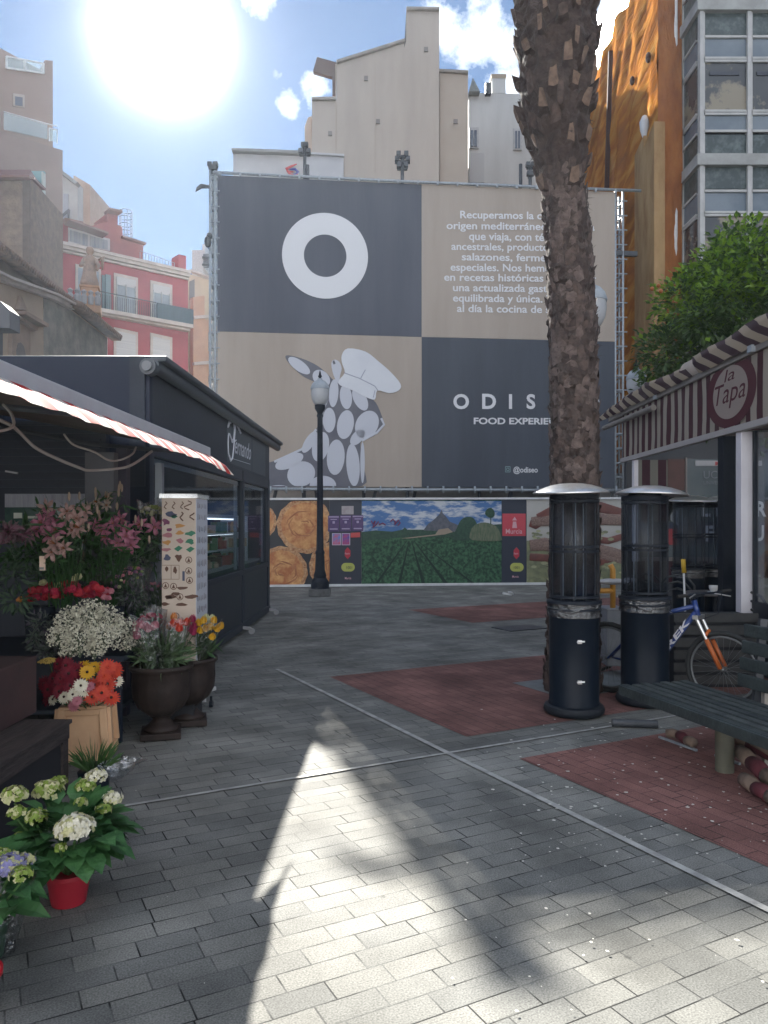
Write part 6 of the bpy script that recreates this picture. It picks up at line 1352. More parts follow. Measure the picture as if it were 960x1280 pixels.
# ================================================================ patio heaters
def heater():
    t = thing('patio_heater', (0, 0, 0), 'nearest black patio heater with white dome in front of the palm', 'patio heater', 'tall cylindrical patio heaters')
    MB().lathe([(0, 0), (.235, 0), (.258, .02), (.262, .045), (.25, .075), (.225, .085), (0, .085)], n=48).build('base_ring', M('rubber_black', (.008, .011, .018), .5, (.018, .022, .028), 8, .1, spec=.2), t, smooth=True)
    MB().lathe([(.205, .08), (.222, .085), (.222, .10), (.214, .11), (.214, .86), (.219, .87), (.219, .90), (.214, .91), (.214, .95), (.2, .96), (0, .96)], n=48).build('body', M('heater_black', (.004, .008, .016), .38, (.007, .012, .02), 5, .05, spec=.15), t, smooth=True)
    mb = MB(); mb.lathe([(.219, .90), (.229, .905), (.23, .92), (.219, .925)], n=48); mb.lathe([(.219, .955), (.236, .96), (.236, .985), (.2, .995), (.18, .985)], n=48); mb.build('collar', black_metal, t, smooth=True)
    mb = MB(); n = 60; vv = []
    for j in range(7):
        for i in range(n): a = 2*math.pi*i/n; r_ = .226+.012*mnoise.noise(Vector((math.cos(a)*5, math.sin(a)*5, j*.9)))+.004*math.sin(a*17+j*2); vv.append(Vector((math.cos(a)*r_, math.sin(a)*r_, .845+j*.02)))
    mb.add(vv, [(j*n+i, j*n+(i+1) % n, (j+1)*n+(i+1) % n, (j+1)*n+i) for j in range(6) for i in range(n)]); mb.build('plastic_wrap', thin('shrink_film', (.55, .6, .65), .8, .2, 1.), t, smooth=2)
    for z in (.31, .65): 
        MB().box((-.005, -.219, z), (.034, .02, .03)).tube([(-.03, -.228, z), (.035, -.228, z+.004)], .008, 8).build('latch', alu, t)
    mb = MB()
    for k in range(12): a = 2*math.pi*(k+.5)/12; mb.tube([(math.cos(a)*.205, math.sin(a)*.205, .97), (math.cos(a)*.205, math.sin(a)*.205, 1.87)], .0055, 5, caps=False)
    for z in (1.01, 1.40, 1.44, 1.83): mb.lathe([(.203, z), (.210, z), (.210, z+.022), (.203, z+.022), (.203, z)], n=40)
    mb.build('cage', black_metal, t)
    sc_ = D.materials.get('cage_mesh') or thin('cage_mesh', (.50, .54, .60), .97, .5, edge=.10)
    MB().lathe([(.198, .98), (.198, 1.86)], n=36).build('mesh_screen', sc_, t, smooth=2)
    MB().lathe([(.075, .97), (.075, 1.88)], n=24).build('glass_tube', clear, t, smooth=2)
    mb = MB()
    for k in range(3): a = k*2.1+.4; mb.tube([(math.cos(a)*.1, math.sin(a)*.1, .97), (math.cos(a)*.1, math.sin(a)*.1, 1.88)], .006, 6)
    mb.build('inner_rod', galv, t)
    MB().lathe([(0, 1.86), (.20, 1.86), (.21, 1.875), (.21, 1.90), (.15, 1.91), (.14, 1.93), (0, 1.93)], n=40).build('burner_head', black_metal, t, smooth=True)
    def prof_(a, z): return 1+.012*math.sin(a*3+.5)
    MB().lathe([(.0, 1.925), (.12, 1.932), (.20, 1.93), (.30, 1.917), (.318, 1.912), (.326, 1.918), (.315, 1.93), (.25, 1.960), (.17, 1.985), (.09, 1.998), (0, 2.002)], n=64, rip=prof_).build('dome', alu, t, smooth=2)
    return t
h0 = heater(); h0.location = (1.657, 6.70, .004); h0.rotation_euler = (0, 0, .0)
for c in h0.children:
    if c.name.startswith('dome'): c.rotation_euler = (math.radians(2.2), math.radians(-1.2), 0); c.location = (0, .02, 0)
h1 = dup(h0, (2.405, 7.08, .004), 2.2, 'second black patio heater standing at the end of the slatted bench')
dup(h0, (4.42, 11.15, .004), .9, 'far patio heater on the terrace, left of the two in front of the poster', scale=1.03)
dup(h0, (4.96, 11.35, .004), 1.7, 'far patio heater on the terrace nearest the dark post', scale=1.03)

# ================================================================ slatted bench
bt = Vector((.27, -.96, 0)).normalized(); bw = Vector((.96, .27, 0)).normalized(); b0 = Vector((1.775, 5.80, 0))
bn = thing('park_bench', (b0+bt*1.1+bw*.28), 'dark green wooden slatted bench beside the heaters at the right edge', 'bench')
bwood = M('bench_green', (.014, .020, .023), .6, (.036, .048, .048), 6, .5, 30, detail=8)
bwood2 = M('bench_green_worn', (.020, .028, .029), .65, (.062, .074, .072), 9, .6, 40, detail=9)
for k in range(7):
    a = b0+bw*(.04+k*.086)+bt*(.0+(.02 if k % 2 else 0)); MB().beam(a+Vector((0, 0, .425)), a+bt*2.25+Vector((0, 0, .425)), .060, .032).build('seat_slat', bwood2 if k % 3 else bwood, bn, bev=.006)
MB().beam(b0+bw*.005+Vector((0, 0, .40)), b0+bw*.005+bt*2.25+Vector((0, 0, .40)), .02, .07).build('apron', bwood, bn, bev=.004)
for k in range(4):
    a = b0+bw*(.60+.018*k)+bt*.56; z = .555+k*.115; MB().beam(a+Vector((0, 0, z)), a+bt*1.7+Vector((0, 0, z)), .03, .088).build('back_slat', bwood, bn, bev=.008)
for s_ in (.68, 2.0): a = b0+bw*.64+bt*s_; MB().beam(a+Vector((0, 0, .38)), a+bw*.06+Vector((0, 0, .99)), .05, .04).build('back_post', dark_metal, bn)
legm = M('leg_olive', (.13, .125, .09), .7, (.09, .09, .07), 6, .2)
for s_ in (.78, 1.95): a = b0+bw*.30+bt*s_; MB().lathe([(.060, 0), (.060, .38), (.09, .385), (.09, .405), (0, .405)], a, 24).build('leg', legm, bn, smooth=True); MB().beam(a-bw*.22+Vector((0, 0, .395)), a+bw*.26+Vector((0, 0, .395)), .06, .02).build('bracket', dark_metal, bn)
for s_ in (.78,): a = b0+bw*.66+bt*s_; MB().beam(a+Vector((0, 0, 0)), a+Vector((0, 0, .52)), .085, .05).build('rear_support', M('support_pale', (.30, .28, .25), .7, (.22, .2, .18), 5), bn)
# things on the ground by the bench
q = G(762, 912); solo(MB().tube([G(765, 908)+Vector((0, 0, .03)), G(822, 910)+Vector((0, 0, .03))], .032, 12), 'ground_tube', dark_metal, 'short black tube lying on the paving between heaters and bench', 'tube', smooth=True)
solo(MB().beam(G(824, 923)+Vector((0, 0, .012)), G(871, 940)+Vector((0, 0, .012)), .018, .016).beam(G(894, 946)+Vector((0, 0, .012)), G(925, 957)+Vector((0, 0, .012)), .018, .016), 'metal_strip', galv, 'thin pale metal strip on the ground under the bench', 'strip')
cv = [M('canvas_cream', (.24, .17, .13), .85, (.15, .11, .085), 8, .5), M('canvas_maroon', (.12, .025, .035), .85, (.08, .018, .025), 8, .3)]
def canvas(name, label, rolls):
    mb = MB()
    for pts, r in rolls:
        qs = [Vector(p) for p in pts]; n = len(qs)
        for i in range(n-1): mb.tube([qs[i], qs[i].lerp(qs[i+1], .5)+Vector((0, 0, .008)), qs[i+1]], [r*.96, r*1.05, r*.96], 12, i % 2)
    recenter(solo(mb, name, cv, label, 'canvas roll', 'rolled striped canvas under the bench', smooth=2))
gz = lambda x, y, z: G(x, y)+Vector((0, 0, z))
canvas('canvas_roll', 'heap of rolled maroon and cream canvas under the near end of the bench', [([gz(925, 962, .12), gz(940, 975, .11), gz(957, 990, .10), gz(985, 1004, .1)], .05), ([gz(915, 950, .16), gz(938, 958, .15), gz(965, 972, .15)], .05), ([gz(930, 985, .055), gz(945, 996, .05), gz(962, 1006, .05), gz(985, 1018, .05)], .045), ([gz(942, 966, .22), gz(970, 980, .2)], .045)])
canvas('canvas_roll', 'small cream and maroon canvas roll lying behind the bench leg', [([gz(833, 925, .05), gz(848, 927, .05), gz(858, 934, .05), gz(868, 938, .05)], .035)])

# ================================================================ blue bicycle
bk_ = thing('bicycle', (2.9, 7.1, 0), 'blue mountain bicycle with orange fork leaning by the dark post', 'bicycle')
fw = Vector((3.05, 6.9, 0)); rd = Vector((-.80, .60, 0)); sd_ = Vector((.60, .80, 0))
def Q(s_, z, o=0): return fw+rd*(-s_)+sd_*o+Vector((0, 0, z))
blue = M('bike_blue', (.015, .045, .20), .35, (.012, .035, .16), 4, coat=.4); orange = M('fork_orange', (.42, .10, .02), .5)
MB().tube([Q(-.62, .29), Q(-.24, .84)], .026, 12).tube([Q(-.68, .76), Q(-.245, .90)], .021, 12).tube([Q(-.62, .29), Q(-.72, .84)], .019, 10).tube([Q(-.215, .80), Q(-.255, .95)], .026, 12).tube([Q(-.62, .29), Q(-1.05, .34, .05)], .012, 8).tube([Q(-.70, .74), Q(-1.05, .34, .05)], .010, 8).tube([Q(-.70, .74), Q(-1.05, .34, -.05)], .010, 8).build('frame', blue, bk_, smooth=2)
wd_ = Vector((.72, -.69, 0))
def wheel(c, dirv, nm='wheel'):
    c = Vector((c.x, c.y, .345)); ax_ = Vector((dirv.y, -dirv.x, 0)); P_ = lambda a, r, o=0: c+dirv*math.cos(a)*r+Vector((0, 0, 1))*math.sin(a)*r+ax_*o
    k = 48; ty = MB()
    m_ = 8; vv = [P_(2*math.pi*i/k, .322+.024*math.cos(2*math.pi*j/m_)+(.003 if (i+j) % 2 else 0), .024*math.sin(2*math.pi*j/m_)) for i in range(k) for j in range(m_)]
    ty.add(vv, [(i*m_+j, i*m_+(j+1) % m_, ((i+1) % k)*m_+(j+1) % m_, ((i+1) % k)*m_+j) for i in range(k) for j in range(m_)])
    w = MB(); vv = [P_(2*math.pi*i/k, .29+.012*math.cos(2*math.pi*j/6), .012*math.sin(2*math.pi*j/6)) for i in range(k) for j in range(6)]
    w.add(vv, [(i*6+j, i*6+(j+1) % 6, ((i+1) % k)*6+(j+1) % 6, ((i+1) % k)*6+j) for i in range(k) for j in range(6)])
    w.tube([c-ax_*.05, c+ax_*.05], .02, 10)
    for i in range(28): a = 2*math.pi*i/28; w.tube([P_(a+.5*(1 if i % 2 else -1), .02, .03*(1 if i % 4 < 2 else -1)), P_(a, .28)], .0016, 3, caps=False)
    o = w.build(nm, M('rim_grey', (.16, .17, .18), .4, metal=.5), bk_, smooth=2); ty.build('tyre', M('tyre_black', (.018, .02, .022), .8), o, smooth=2)
wheel(fw, wd_); wheel(fw+rd*1.06, rd)
ws = Vector((.69, .72, 0))
hb = Q(-.215, .80)
mb = MB(); 
for s_ in (-1, 1): a = hb+ws*.062*s_; e_ = Vector((fw.x, fw.y, .345))+ws*.062*s_; mb.tube([a.lerp(e_, .42), a.lerp(e_, .98)], .021, 10)
mb.tube([hb.lerp(fw+Vector((0, 0, .345)), .36)-ws*.062, hb.lerp(fw+Vector((0, 0, .345)), .30)+Vector((0.02, -.02, .02)), hb.lerp(fw+Vector((0, 0, .345)), .36)+ws*.062], .016, 8)
fo = mb.build('fork', orange, bk_, smooth=2)
mb = MB()
for s_ in (-1, 1): a = hb+ws*.062*s_; e_ = Vector((fw.x, fw.y, .345))+ws*.062*s_; mb.tube([a-Vector((0, 0, .0)), a.lerp(e_, .45)], .015, 10)
mb.beam(hb-ws*.08, hb+ws*.08, .05, .035); mb.build('stanchion', alu, fo, smooth=True)
st_ = Q(-.262, .98); hbar = Vector((.93, .36, 0)); mb = MB(); mb.tube([Q(-.255, .95), st_, st_+Vector((.09, -.03, .03))], .015, 8); c = st_+Vector((.09, -.03, .035)); mb.tube([c-hbar*.30+Vector((0, 0, -.02)), c-hbar*.1, c+hbar*.1, c+hbar*.30+Vector((0, 0, .02))], .011, 8)
hn = mb.build('handlebar', black_metal, bk_, smooth=2)
MB().tube([c-hbar*.31+Vector((0, 0, -.02)), c-hbar*.2+Vector((0, 0, -.012))], .016, 10).tube([c+hbar*.2+Vector((0, 0, .012)), c+hbar*.31+Vector((0, 0, .02))], .016, 10).build('grip', M('grip_rubber', (.02, .02, .02), .8), hn, smooth=True)
MB().tube([c+hbar*.1, c+hbar*.26+Vector((.02, -.05, -.03))], .006, 6).tube([c-hbar*.1, c-hbar*.22+Vector((.02, -.05, -.03))], .006, 6).build('brake_lever', alu, hn)
MB().tube([c+Vector((0, -.02, 0)), c+Vector((.12, -.1, .03)), c+Vector((.1, -.06, -.18)), hb+Vector((.02, -.02, -.02))], .004, 5).build('brake_cable', black_metal, hn, smooth=2)
MB().tube([Q(-.72, .84), Q(-.735, .96)], .013, 8).ball(Q(-.76, .98), (.13, .07, .03), 12, 8).build('saddle', black_metal, bk_, smooth=2)
mb = MB(); mb.lathe([(0, -.006), (.09, -.006), (.09, .006), (0, .006)], (0, 0, 0), 24)
for v in mb.v: v.xyz = Q(-.62, .29, -.06)+rd*v.x+Vector((0, 0, v.y))+sd_*v.z
mb.beam(Q(-.62, .29, -.075), Q(-.55, .14, -.08), .02, .015); mb.box(Q(-.55, .135, -.12), (.09, .08, .02)); mb.build('crank', dark_metal, bk_)
mb = MB(); dt = (Q(-.24, .84)-Q(-.62, .29)).normalized(); nn_ = Vector((-sd_.x, -sd_.y, 0)); upv = nn_.cross(dt)
mb.text('TREK', Q(-.545, .40)-sd_*.028-upv*.018, dt, upv, w=.44, h=.048, ext=0, bold=.03, shear=.15)
mb.text('TREK', Q(-.6, .785)-sd_*.024-Vector((0, 0, .010)), (Q(-.245, .90)-Q(-.68, .76)), (0, 0, 1), w=.17, h=.022, ext=0, bold=.02)
mb.build('frame_lettering', M('decal_silver', (.55, .55, .6), .4), bk_)
# yellow framed bicycle between the heaters
yb = thing('bicycle', (2.5, 8.4, 0), 'yellow framed bicycle with pale saddle between the two near heaters', 'bicycle')
yel_m = M('frame_yellow', (.55, .26, .04), .45); D8 = 8.4
MB().tube([P(766, 765, D8), P(766, 712, D8), P(763, 706, D8)], .030, 10).tube([P(747, 738.5, D8), P(766, 738.5, D8)], .03, 10).tube([P(766, 765, D8), P(775, 830, D8)], .02, 8).build('frame', yel_m, yb, smooth=2)
MB().ball(P(766, 727, D8), (.185, .09, .035), 18, 8).ball(P(786, 725, D8), (.08, .05, .025), 12, 6).build('saddle', M('saddle_grey', (.42, .42, .43), .6, (.3, .3, .32), 5), yb, smooth=2)
MB().box(P(765, 795, D8+.1), (.20, .3, .62)).box(P(765, 760, D8+.1), (.22, .32, .03)).build('cargo_box', M('box_grey', (.23, .24, .26), .6, (.17, .18, .2), 4), yb, bev=.02)
mb = MB()
for k in range(36):
    a = 2*math.pi*k/36; b = 2*math.pi*(k+1)/36
for cx_, cz in ((0, 0), (.85, 0)):
    c = Vector((2.35+cx_, 8.55, .33)); mb.tube([c+Vector((math.cos(a*math.pi/12)*.31, 0, math.sin(a*math.pi/12)*.31)) for a in range(25)], .02, 6)
mb.build('tyre', M('tyre_b', (.02, .02, .022), .8), yb, smooth=2)
solo(MB().tube([P(858, 800, 9.0), P(854.5, 712, 9.0)], .012, 8).tube([P(855, 716, 9.0), P(854, 699, 9.0)], .026, 12, 1).b2((P(858, 800, 9).x-.12, 8.97, 0), (P(858, 800, 9).x+.12, 9.03, .12), 2), 'broom', [white_paint, M('grip_yellow', (.60, .38, .03), .5), black_metal], 'broom with bright yellow handle end standing under the poster', 'broom', smooth=2)

# ================================================================ terrace on the right: frame, awning, wall
RA = 2.9
SR = 1.26
def Rr(y, z, o=0): return Vector(((RA+y*10/F+o)*SR, y*SR, z if z < .3 else EYE+(z-EYE)*SR))
def rbox(mb, ya, yb, za, zb, oa, ob, mi=0):
    q = [Rr(ya, za, oa), Rr(yb, za, oa), Rr(yb, za, ob), Rr(ya, za, ob)]; r = [Rr(ya, zb, oa), Rr(yb, zb, oa), Rr(yb, zb, ob), Rr(ya, zb, ob)]
    mb.add(q+r, [(0, 1, 2, 3), (7, 6, 5, 4), (0, 4, 5, 1), (1, 5, 6, 2), (2, 6, 7, 3), (3, 7, 4, 0)], mi)
te = thing('terrace_pavilion', (4.4, 8, 0), 'cafe terrace pavilion with maroon and cream striped awning on the right', 'pavilion')
alu_d = M('frame_taupe', (.22, .19, .17), .55, (.16, .14, .13), 4); pmet = M('post_white', (.66, .64, .68), .5, (.58, .56, .6), 3)
stv = stripes('valance_stripes', (.31, .265, .215), (.05, .008, .014), 1, .126, .85, .08, .2)
mb = MB(); NY = 90; vv = []
for i in range(NY+1):
    y = 3.9+(9.65-3.9)*i/NY; w = .008*math.sin(y*9)+.005*math.sin(y*23); vv += [Rr(y, 2.46, -.004+w*.4), Rr(y, 2.62, w), Rr(y, 2.85, w*.7), Rr(y, 3.03, 0)]
mb.add(vv, [(i*4+k, i*4+k+1, i*4+k+5, i*4+k+4) for i in range(NY) for k in range(3)]); mb.build('valance', stv, te, smooth=2)
mb = MB(); rbox(mb, 3.9, 9.68, 2.42, 2.475, -.025, .03); mb.build('lower_bar', M('bar_pale', (.36, .33, .32), .5), te, bev=.006)
mb = MB(); rbox(mb, 3.9, 10.2, 3.01, 3.09, -.03, .05); mb.tube([Rr(8.25, 2.90, -.09), Rr(10.25, 2.93, -.07)], .042, 10); mb.build('upper_bar', alu_d, te, bev=.006)
stf = stripes('canopy_stripes', (.30, .235, .165), (.030, .007, .011), 1, .20, .85, .10, .5, -2.2)
def drape(ya, yb, zt, seed, endlift=0):
    mb = MB(); n = 70; vv = []
    for i in range(n+1):
        y = ya+(yb-ya)*i/n; w = lambda k: .035*mnoise.noise(Vector((y*2.2, k*3.1, seed)))+.015*mnoise.noise(Vector((y*7, k*5, seed)))
        t = i/n; zz = zt(t)
        vv += [Rr(y-.16, 3.05+w(0)*.4, -.05+w(9)*.6), Rr(y-.04, 3.06+(zz-3.06)*.55+w(1), -.06+w(2)), Rr(y+.05, zz-.01+w(3)*.6, -.01+w(4)), Rr(y+.10, zz+w(5)*.6, .26), Rr(y+.2, zz-.06+w(6), .5), Rr(y+.2, 3.0, .62)]
    mb.add(vv, [(i*6+k, i*6+k+1, i*6+k+7, i*6+k+6) for i in range(n) for k in range(5)]); mb.build('canopy_cloth', stf, te, smooth=2)
drape(7.45, 10.65, lambda t: 3.20-.03*t+.07*math.sin(t*3.1)-.10*max(0, t-.75)*4*.4, 1)
drape(3.9, 7.30, lambda t: 3.30+.02*math.sin(t*5)-.02*max(0, t-.8)*5, 7)
mb = MB(); mb.tube([Rr(6.3+.8, 3.14, .03), Rr(7.6, 3.14, .03)], [.107, .107], 20, flat=1.3); mb.tube([Rr(8.05, 3.19, .06), Rr(8.3, 3.19, .06)], .06, 16); mb.bsplit('cloth_roll', M('roll_cream', (.52, .43, .36), .85, (.42, .35, .3), 6, .2, trans=.15), te, smooth=True)
mb = MB(); mb.tube([Rr(7.09, 3.08, .03), Rr(7.07, 3.08, .03)], .028, 16); mb.box(Rr(6.1, 3.04, -.04), (.06, .09, .07)); mb.box(Rr(8.35, 3.03, -.03), (.05, .1, .06)); mb.bsplit('bracket', galv, te)
# emblem
ce = Rr(6.56, 2.775, -.014); mb = MB(); ell = lambda a, b, o, c=0: [ce+Vector((o, math.cos(2*math.pi*i/48)*a*SR, math.sin(2*math.pi*i/48)*b*SR)) for i in range(48)]
clampz = lambda L_: [Vector((q.x, q.y, min(max(q.z, Rr(6, 2.48).z), Rr(6, 3.0).z))) for q in L_]
mb.add(clampz(ell(.47, .30, 0)), [tuple(range(48))], 0); mb.add(clampz(ell(.33, .225, -.003)), [tuple(range(48))], 1)
mb.text('la', ce+Vector((-.006, .126, .126)), (0, -1, 0), (0, 0, 1), w=.25, h=.126, ext=0, shear=.2, mi=0)
mb.text('Tapa', ce+Vector((-.006, .365, -.10)), (0, -1, 0), (0, 0, 1), w=.73, h=.214, ext=0, shear=.25, mi=0)
mb.build('emblem', [M('emblem_maroon', (.075, .012, .02), .85, trans=.08), M('emblem_cream', (.30, .24, .21), .85, trans=.08)], te)
# posts
mb = MB(); rbox(mb, 6.72, 6.84, 0, 2.42, -.0, .122); mb.build('post', M('post_navy', (.008, .012, .02), .6, spec=.15), te, bev=.004)
mb = MB(); rbox(mb, 6.38, 6.48, 0, 2.42, -.0, .115); mb.build('post', pmet, te, bev=.004)
mb = MB(); rbox(mb, 9.5, 9.6, 0, 2.42, 0, .1); rbox(mb, 9.2, 9.28, 1.2, 2.42, 0, .05, 1); mb.build('post', [M('post_navy2', (.012, .016, .026), .4), pmet], te)
mb = MB(); rbox(mb, 6.32, 6.36, .98, 2.42, .085, .115); rbox(mb, 3.9, 6.36, .95, 1.01, .08, .12); rbox(mb, 3.9, 6.36, .1, .95, .09, .11); mb.build('screen_frame', black_metal, te)
mb = MB(); rbox(mb, 3.9, 6.33, 1.01, 2.42, .095, .10); mb.build('screen_glass', glass, te)
mb = MB(); mb.add([Rr(3.9, 2.62, .1), Rr(8, 2.62, .1), Rr(8, 2.62, 3.5), Rr(3.9, 2.62, 3.5), Rr(3.9, 2.66, .1), Rr(8, 2.66, .1), Rr(8, 2.66, 3.5), Rr(3.9, 2.66, 3.5)], [(0, 3, 2, 1), (4, 5, 6, 7), (0, 1, 5, 4), (1, 2, 6, 5), (2, 3, 7, 6), (3, 0, 4, 7)]); mb.build('ceiling', stripes('ceiling_stripes', (.40, .36, .30), (.12, .02, .03), 1, .25, .8, .5), te)
mb = MB(); mb.b2((8.3, 4.9, 0), (8.4, 12.7, 2.85)); mb.build('side_wall', M('terrace_wall', (.05, .05, .055), .8), te)
for k in range(4):
    mb = MB(); y = 5.6+k*.75; mb.beam(Rr(y, 2.56, .1), Rr(y, 2.56, 3.4), .05, .07); mb.build('rafter', alu_d, te)
# end wall with shop window and posters
WD = 12.75
def wb2(mb, x0, x1, y0, y1, off, th=.02, mi=0): a, b = P(x0, y1, WD), P(x1, y0, WD); mb.b2((a.x, WD-off-th, a.z), (b.x, WD-off, b.z), mi)
w = MB(); w.b2((P(783, 655, WD).x, WD, 0), (8.6, WD+.1, 3.5)); wl_ = w.build('end_wall', M('endwall_grey', (.07, .075, .085), .8), te)
w = MB()
for k, x in enumerate(range(792, 836, 10)): wb2(w, x, x+10.2, 575, 652, .0+.001*(k % 2), .02, k % 2)
w.build('striped_panel', [M('panel_cream', (.20, .19, .16), .8), M('panel_maroon', (.05, .012, .022), .8)], te)
w = MB(); wb2(w, 834, 855, 574, 613, .003, .03); w.build('brown_panel', M('panel_brown', (.14, .075, .065), .8, (.1, .06, .055), 4), te)
w = MB(); wb2(w, 783, 1000, 696.5, 701, .02, .06); wb2(w, 855.5, 857.5, 572, 618, .02, .03); w.build('sill', M('sill_taupe', (.24, .21, .20), .7), te)
w = MB()
for k in range(24): 
    x = 786+k*9.7; wb2(w, x, x+9.7, 701.3, 728, .01+.001*(k % 2), .02, k % 2)
w.build('striped_dado', [M('dado_cream', (.30, .27, .22), .8), M('dado_maroon', (.05, .010, .02), .8)], te)
w = MB(); wb2(w, 857.5, 1005, 574, 696, .0, .02); wb2(w, 833, 858, 613, 696, .0, .02); w.build('shop_window', M('shopwindow_dark', (.06, .085, .105), .25, (.09, .12, .13), 1.2), te)
w = MB(); wb2(w, 836, 1005, 653, 680, .022, .004, 0); w.build('poster_band', M('poster_blue', (.016, .026, .065), .4, (.02, .035, .06), 2), te)
lt = MB()
def wt_(s_, x0, x1, y, h, mi=0, bold=.03): lt.text(s_, P(x0, y, WD-.04), (1, 0, 0), (0, 0, 1), w=(x1-x0)/F*WD, h=h/F*WD, ext=0, bold=bold, mi=mi)
wt_('L', 876.5, 888, 645, 18); wt_('I', 894, 897, 645, 18); wt_('B', 903, 914, 645, 18); wt_('E', 923, 933, 645, 18); wt_('R', 945.5, 958, 645, 18.5); wt_('F', 882, 893, 676, 19); wt_('U', 899.5, 912, 676, 19); wt_('T', 920, 932, 676, 19); wt_('U', 943, 955, 675.5, 19)
wt_('UCAM', 879.5, 915, 598, 9.5, 1, .0); wt_('UNIVERSIDAD', 879.5, 917, 605.5, 4.2, 1, 0)
lt.build('lettering', [M('letter_grey', (.75, .76, .78), .6), M('letter_slate', (.20, .21, .24), .6)], te)
w = MB(); wb2(w, 868, 951, 576, 582.5, .02, .02, 0); w.text('MS', P(894, 581.6, WD-.045), (1, 0, 0), (0, 0, 1), w=.19, h=.062, ext=0, bold=.03, mi=1); w.build('header_sign', [M('header_white', (.40, .40, .42), .6), M('header_red', (.45, .04, .05), .6)], te)
w = MB(); wb2(w, 834, 845, 661, 681, .02, .01, 0); w.text('3', P(836, 677, WD-.035), (1, 0, 0), (0, 0, 1), w=.03, h=.12, ext=0, mi=1) if False else None
w.add([P(836+U(0, 5), 667+U(-14, 8)-12, WD-.03) for _ in range(0)], [], 0); w.build('red_notice', [M('notice_red', (.36, .04, .05), .6)], te)
w = MB(); w.add([P(x, y, WD-.032) for x, y in ((838, 644), (843, 636), (848, 640), (846, 650), (848, 657), (841, 653), (838, 650))], [(0, 1, 2, 3, 4, 5, 6)]); w.build('pale_decal', M('decal_pale', (.34, .36, .38), .6), te)

# terrace furniture
wick = M('wicker_black', (.014, .018, .024), .5, (.04, .045, .05), 30, .3)
def chair(loc, rz, label, z0=0):
    t = thing('terrace_chair', loc, label, 'chair', 'black wicker terrace chairs'); c = Vector(loc); r = Matrix.Rotation(rz, 3, 'Z')
    X = lambda x, y, z: c+r@Vector((x, y, z))
    MB().box(X(0, 0, .44), (.44, .44, .035), rz).build('seat', wick, t, bev=.015)
    mb = MB()
    for hh, w_ in ((.93, .22), (.84, .18), (.75, .14)): mb.tube([X(-w_, .22, .46), X(-w_*1.02, .25, .46+(hh-.46)*.7), X(-w_*.6, .27, hh-.03), X(0, .28, hh), X(w_*.6, .27, hh-.03), X(w_*1.02, .25, .46+(hh-.46)*.7), X(w_, .22, .46)], .014, 8)
    mb.build('backrest', wick, t, smooth=2)
    for x in (-.19, .19):
        for y in (-.19, .19): MB().tube([X(x, y, .43), X(x*1.1, y*1.15, 0)], .014, 8).build('leg', black_metal, t)
    return t
chair((3.55, 10.3, .004), .5, 'black wicker chair nearest the second heater under the awning'); chair((4.0, 10.5, .004), -.4, 'black wicker chair beside the small cafe table'); chair((3.85, 11.3, .004), 2.8, 'black wicker chair furthest back beside the striped wall')
tbt = thing('cafe_table', (4.35, 10.1, .004), 'small dark cafe table carrying a white cup on the terrace', 'table')
MB().lathe([(0, .72), (.36, .72), (.37, .735), (.36, .75), (0, .75)], Vector((4.35, 10.1, .004)), 32).build('table_top', M('table_taupe', (.10, .09, .09), .5), tbt, smooth=True)
MB().lathe([(.22, 0), (.22, .02), (.03, .04), (.025, .72), (0, .72)], Vector((4.35, 10.1, .004)), 20).build('leg', black_metal, tbt, smooth=True)
cup = thing('cup', (4.27, 9.95, .755), 'white cup standing on a saucer on the small cafe table', 'cup')
MB().lathe([(0, 0), (.035, 0), (.075, .015), (.078, .018), (0, .006)], cup.location, 20).build('saucer', white_paint, cup, smooth=2); MB().lathe([(0, .01), (.03, .012), (.055, .06), (.058, .10), (.053, .10), (.04, .03), (0, .02)], cup.location, 20).build('cup_body', white_paint, cup, smooth=2)
pb = thing('slatted_crate', (3.3, 7.9, 0), 'dark slatted wooden crate behind the blue bicycle wheel', 'crate')
for k in range(6): MB().box((3.35, 7.75, .08+k*.125), (.85, .025, .09)).build('slat', M('crate_dark', (.028, .03, .034), .7, (.05, .05, .05), 6), pb)
MB().b2((2.95, 7.77, 0), (3.75, 8.15, .72)).build('crate_core', black_hole, pb)

# ================================================================ seated person on the terrace
def skin(name, joints, edges, mat, parent, root=0, sub=2):
    me = D.meshes.new(name); me.from_pydata([Vector(j[0]) for j in joints], edges, []); o = D.objects.new(name, me); COL.objects.link(o)
    s_ = o.modifiers.new('s', 'SKIN'); sb_ = o.modifiers.new('u', 'SUBSURF'); sb_.levels = sub; sb_.render_levels = sub
    for i, j in enumerate(joints): me.skin_vertices[0].data[i].radius = (j[1], j[2] if len(j) > 2 else j[1])
    me.skin_vertices[0].data[root].use_root = True
    bpy.context.view_layer.update(); ev = o.evaluated_get(bpy.context.evaluated_depsgraph_get()); m2 = D.meshes.new_from_object(ev); D.objects.remove(o)
    off = parent.location; m2.transform(Matrix.Translation(-off)); m2.materials.clear(); m2.materials.append(mat)
    for p in m2.polygons: p.use_smooth = True
    r = D.objects.new(name, m2); COL.objects.link(r); r.parent = parent; return r
pe = Vector((4.045, 8.10, 0)); rz = math.radians(12); RZ = Matrix.Rotation(rz, 3, 'Z')      # sits facing right (+x)
W = lambda x, y, z: pe+RZ@Vector((x, y, z))
pr_ = thing('person', pe, 'brown haired person in a cream jacket seated behind the terrace screen', 'person')
skin_m = M('skin', (.42, .20, .13), .55, (.36, .16, .11), 8)
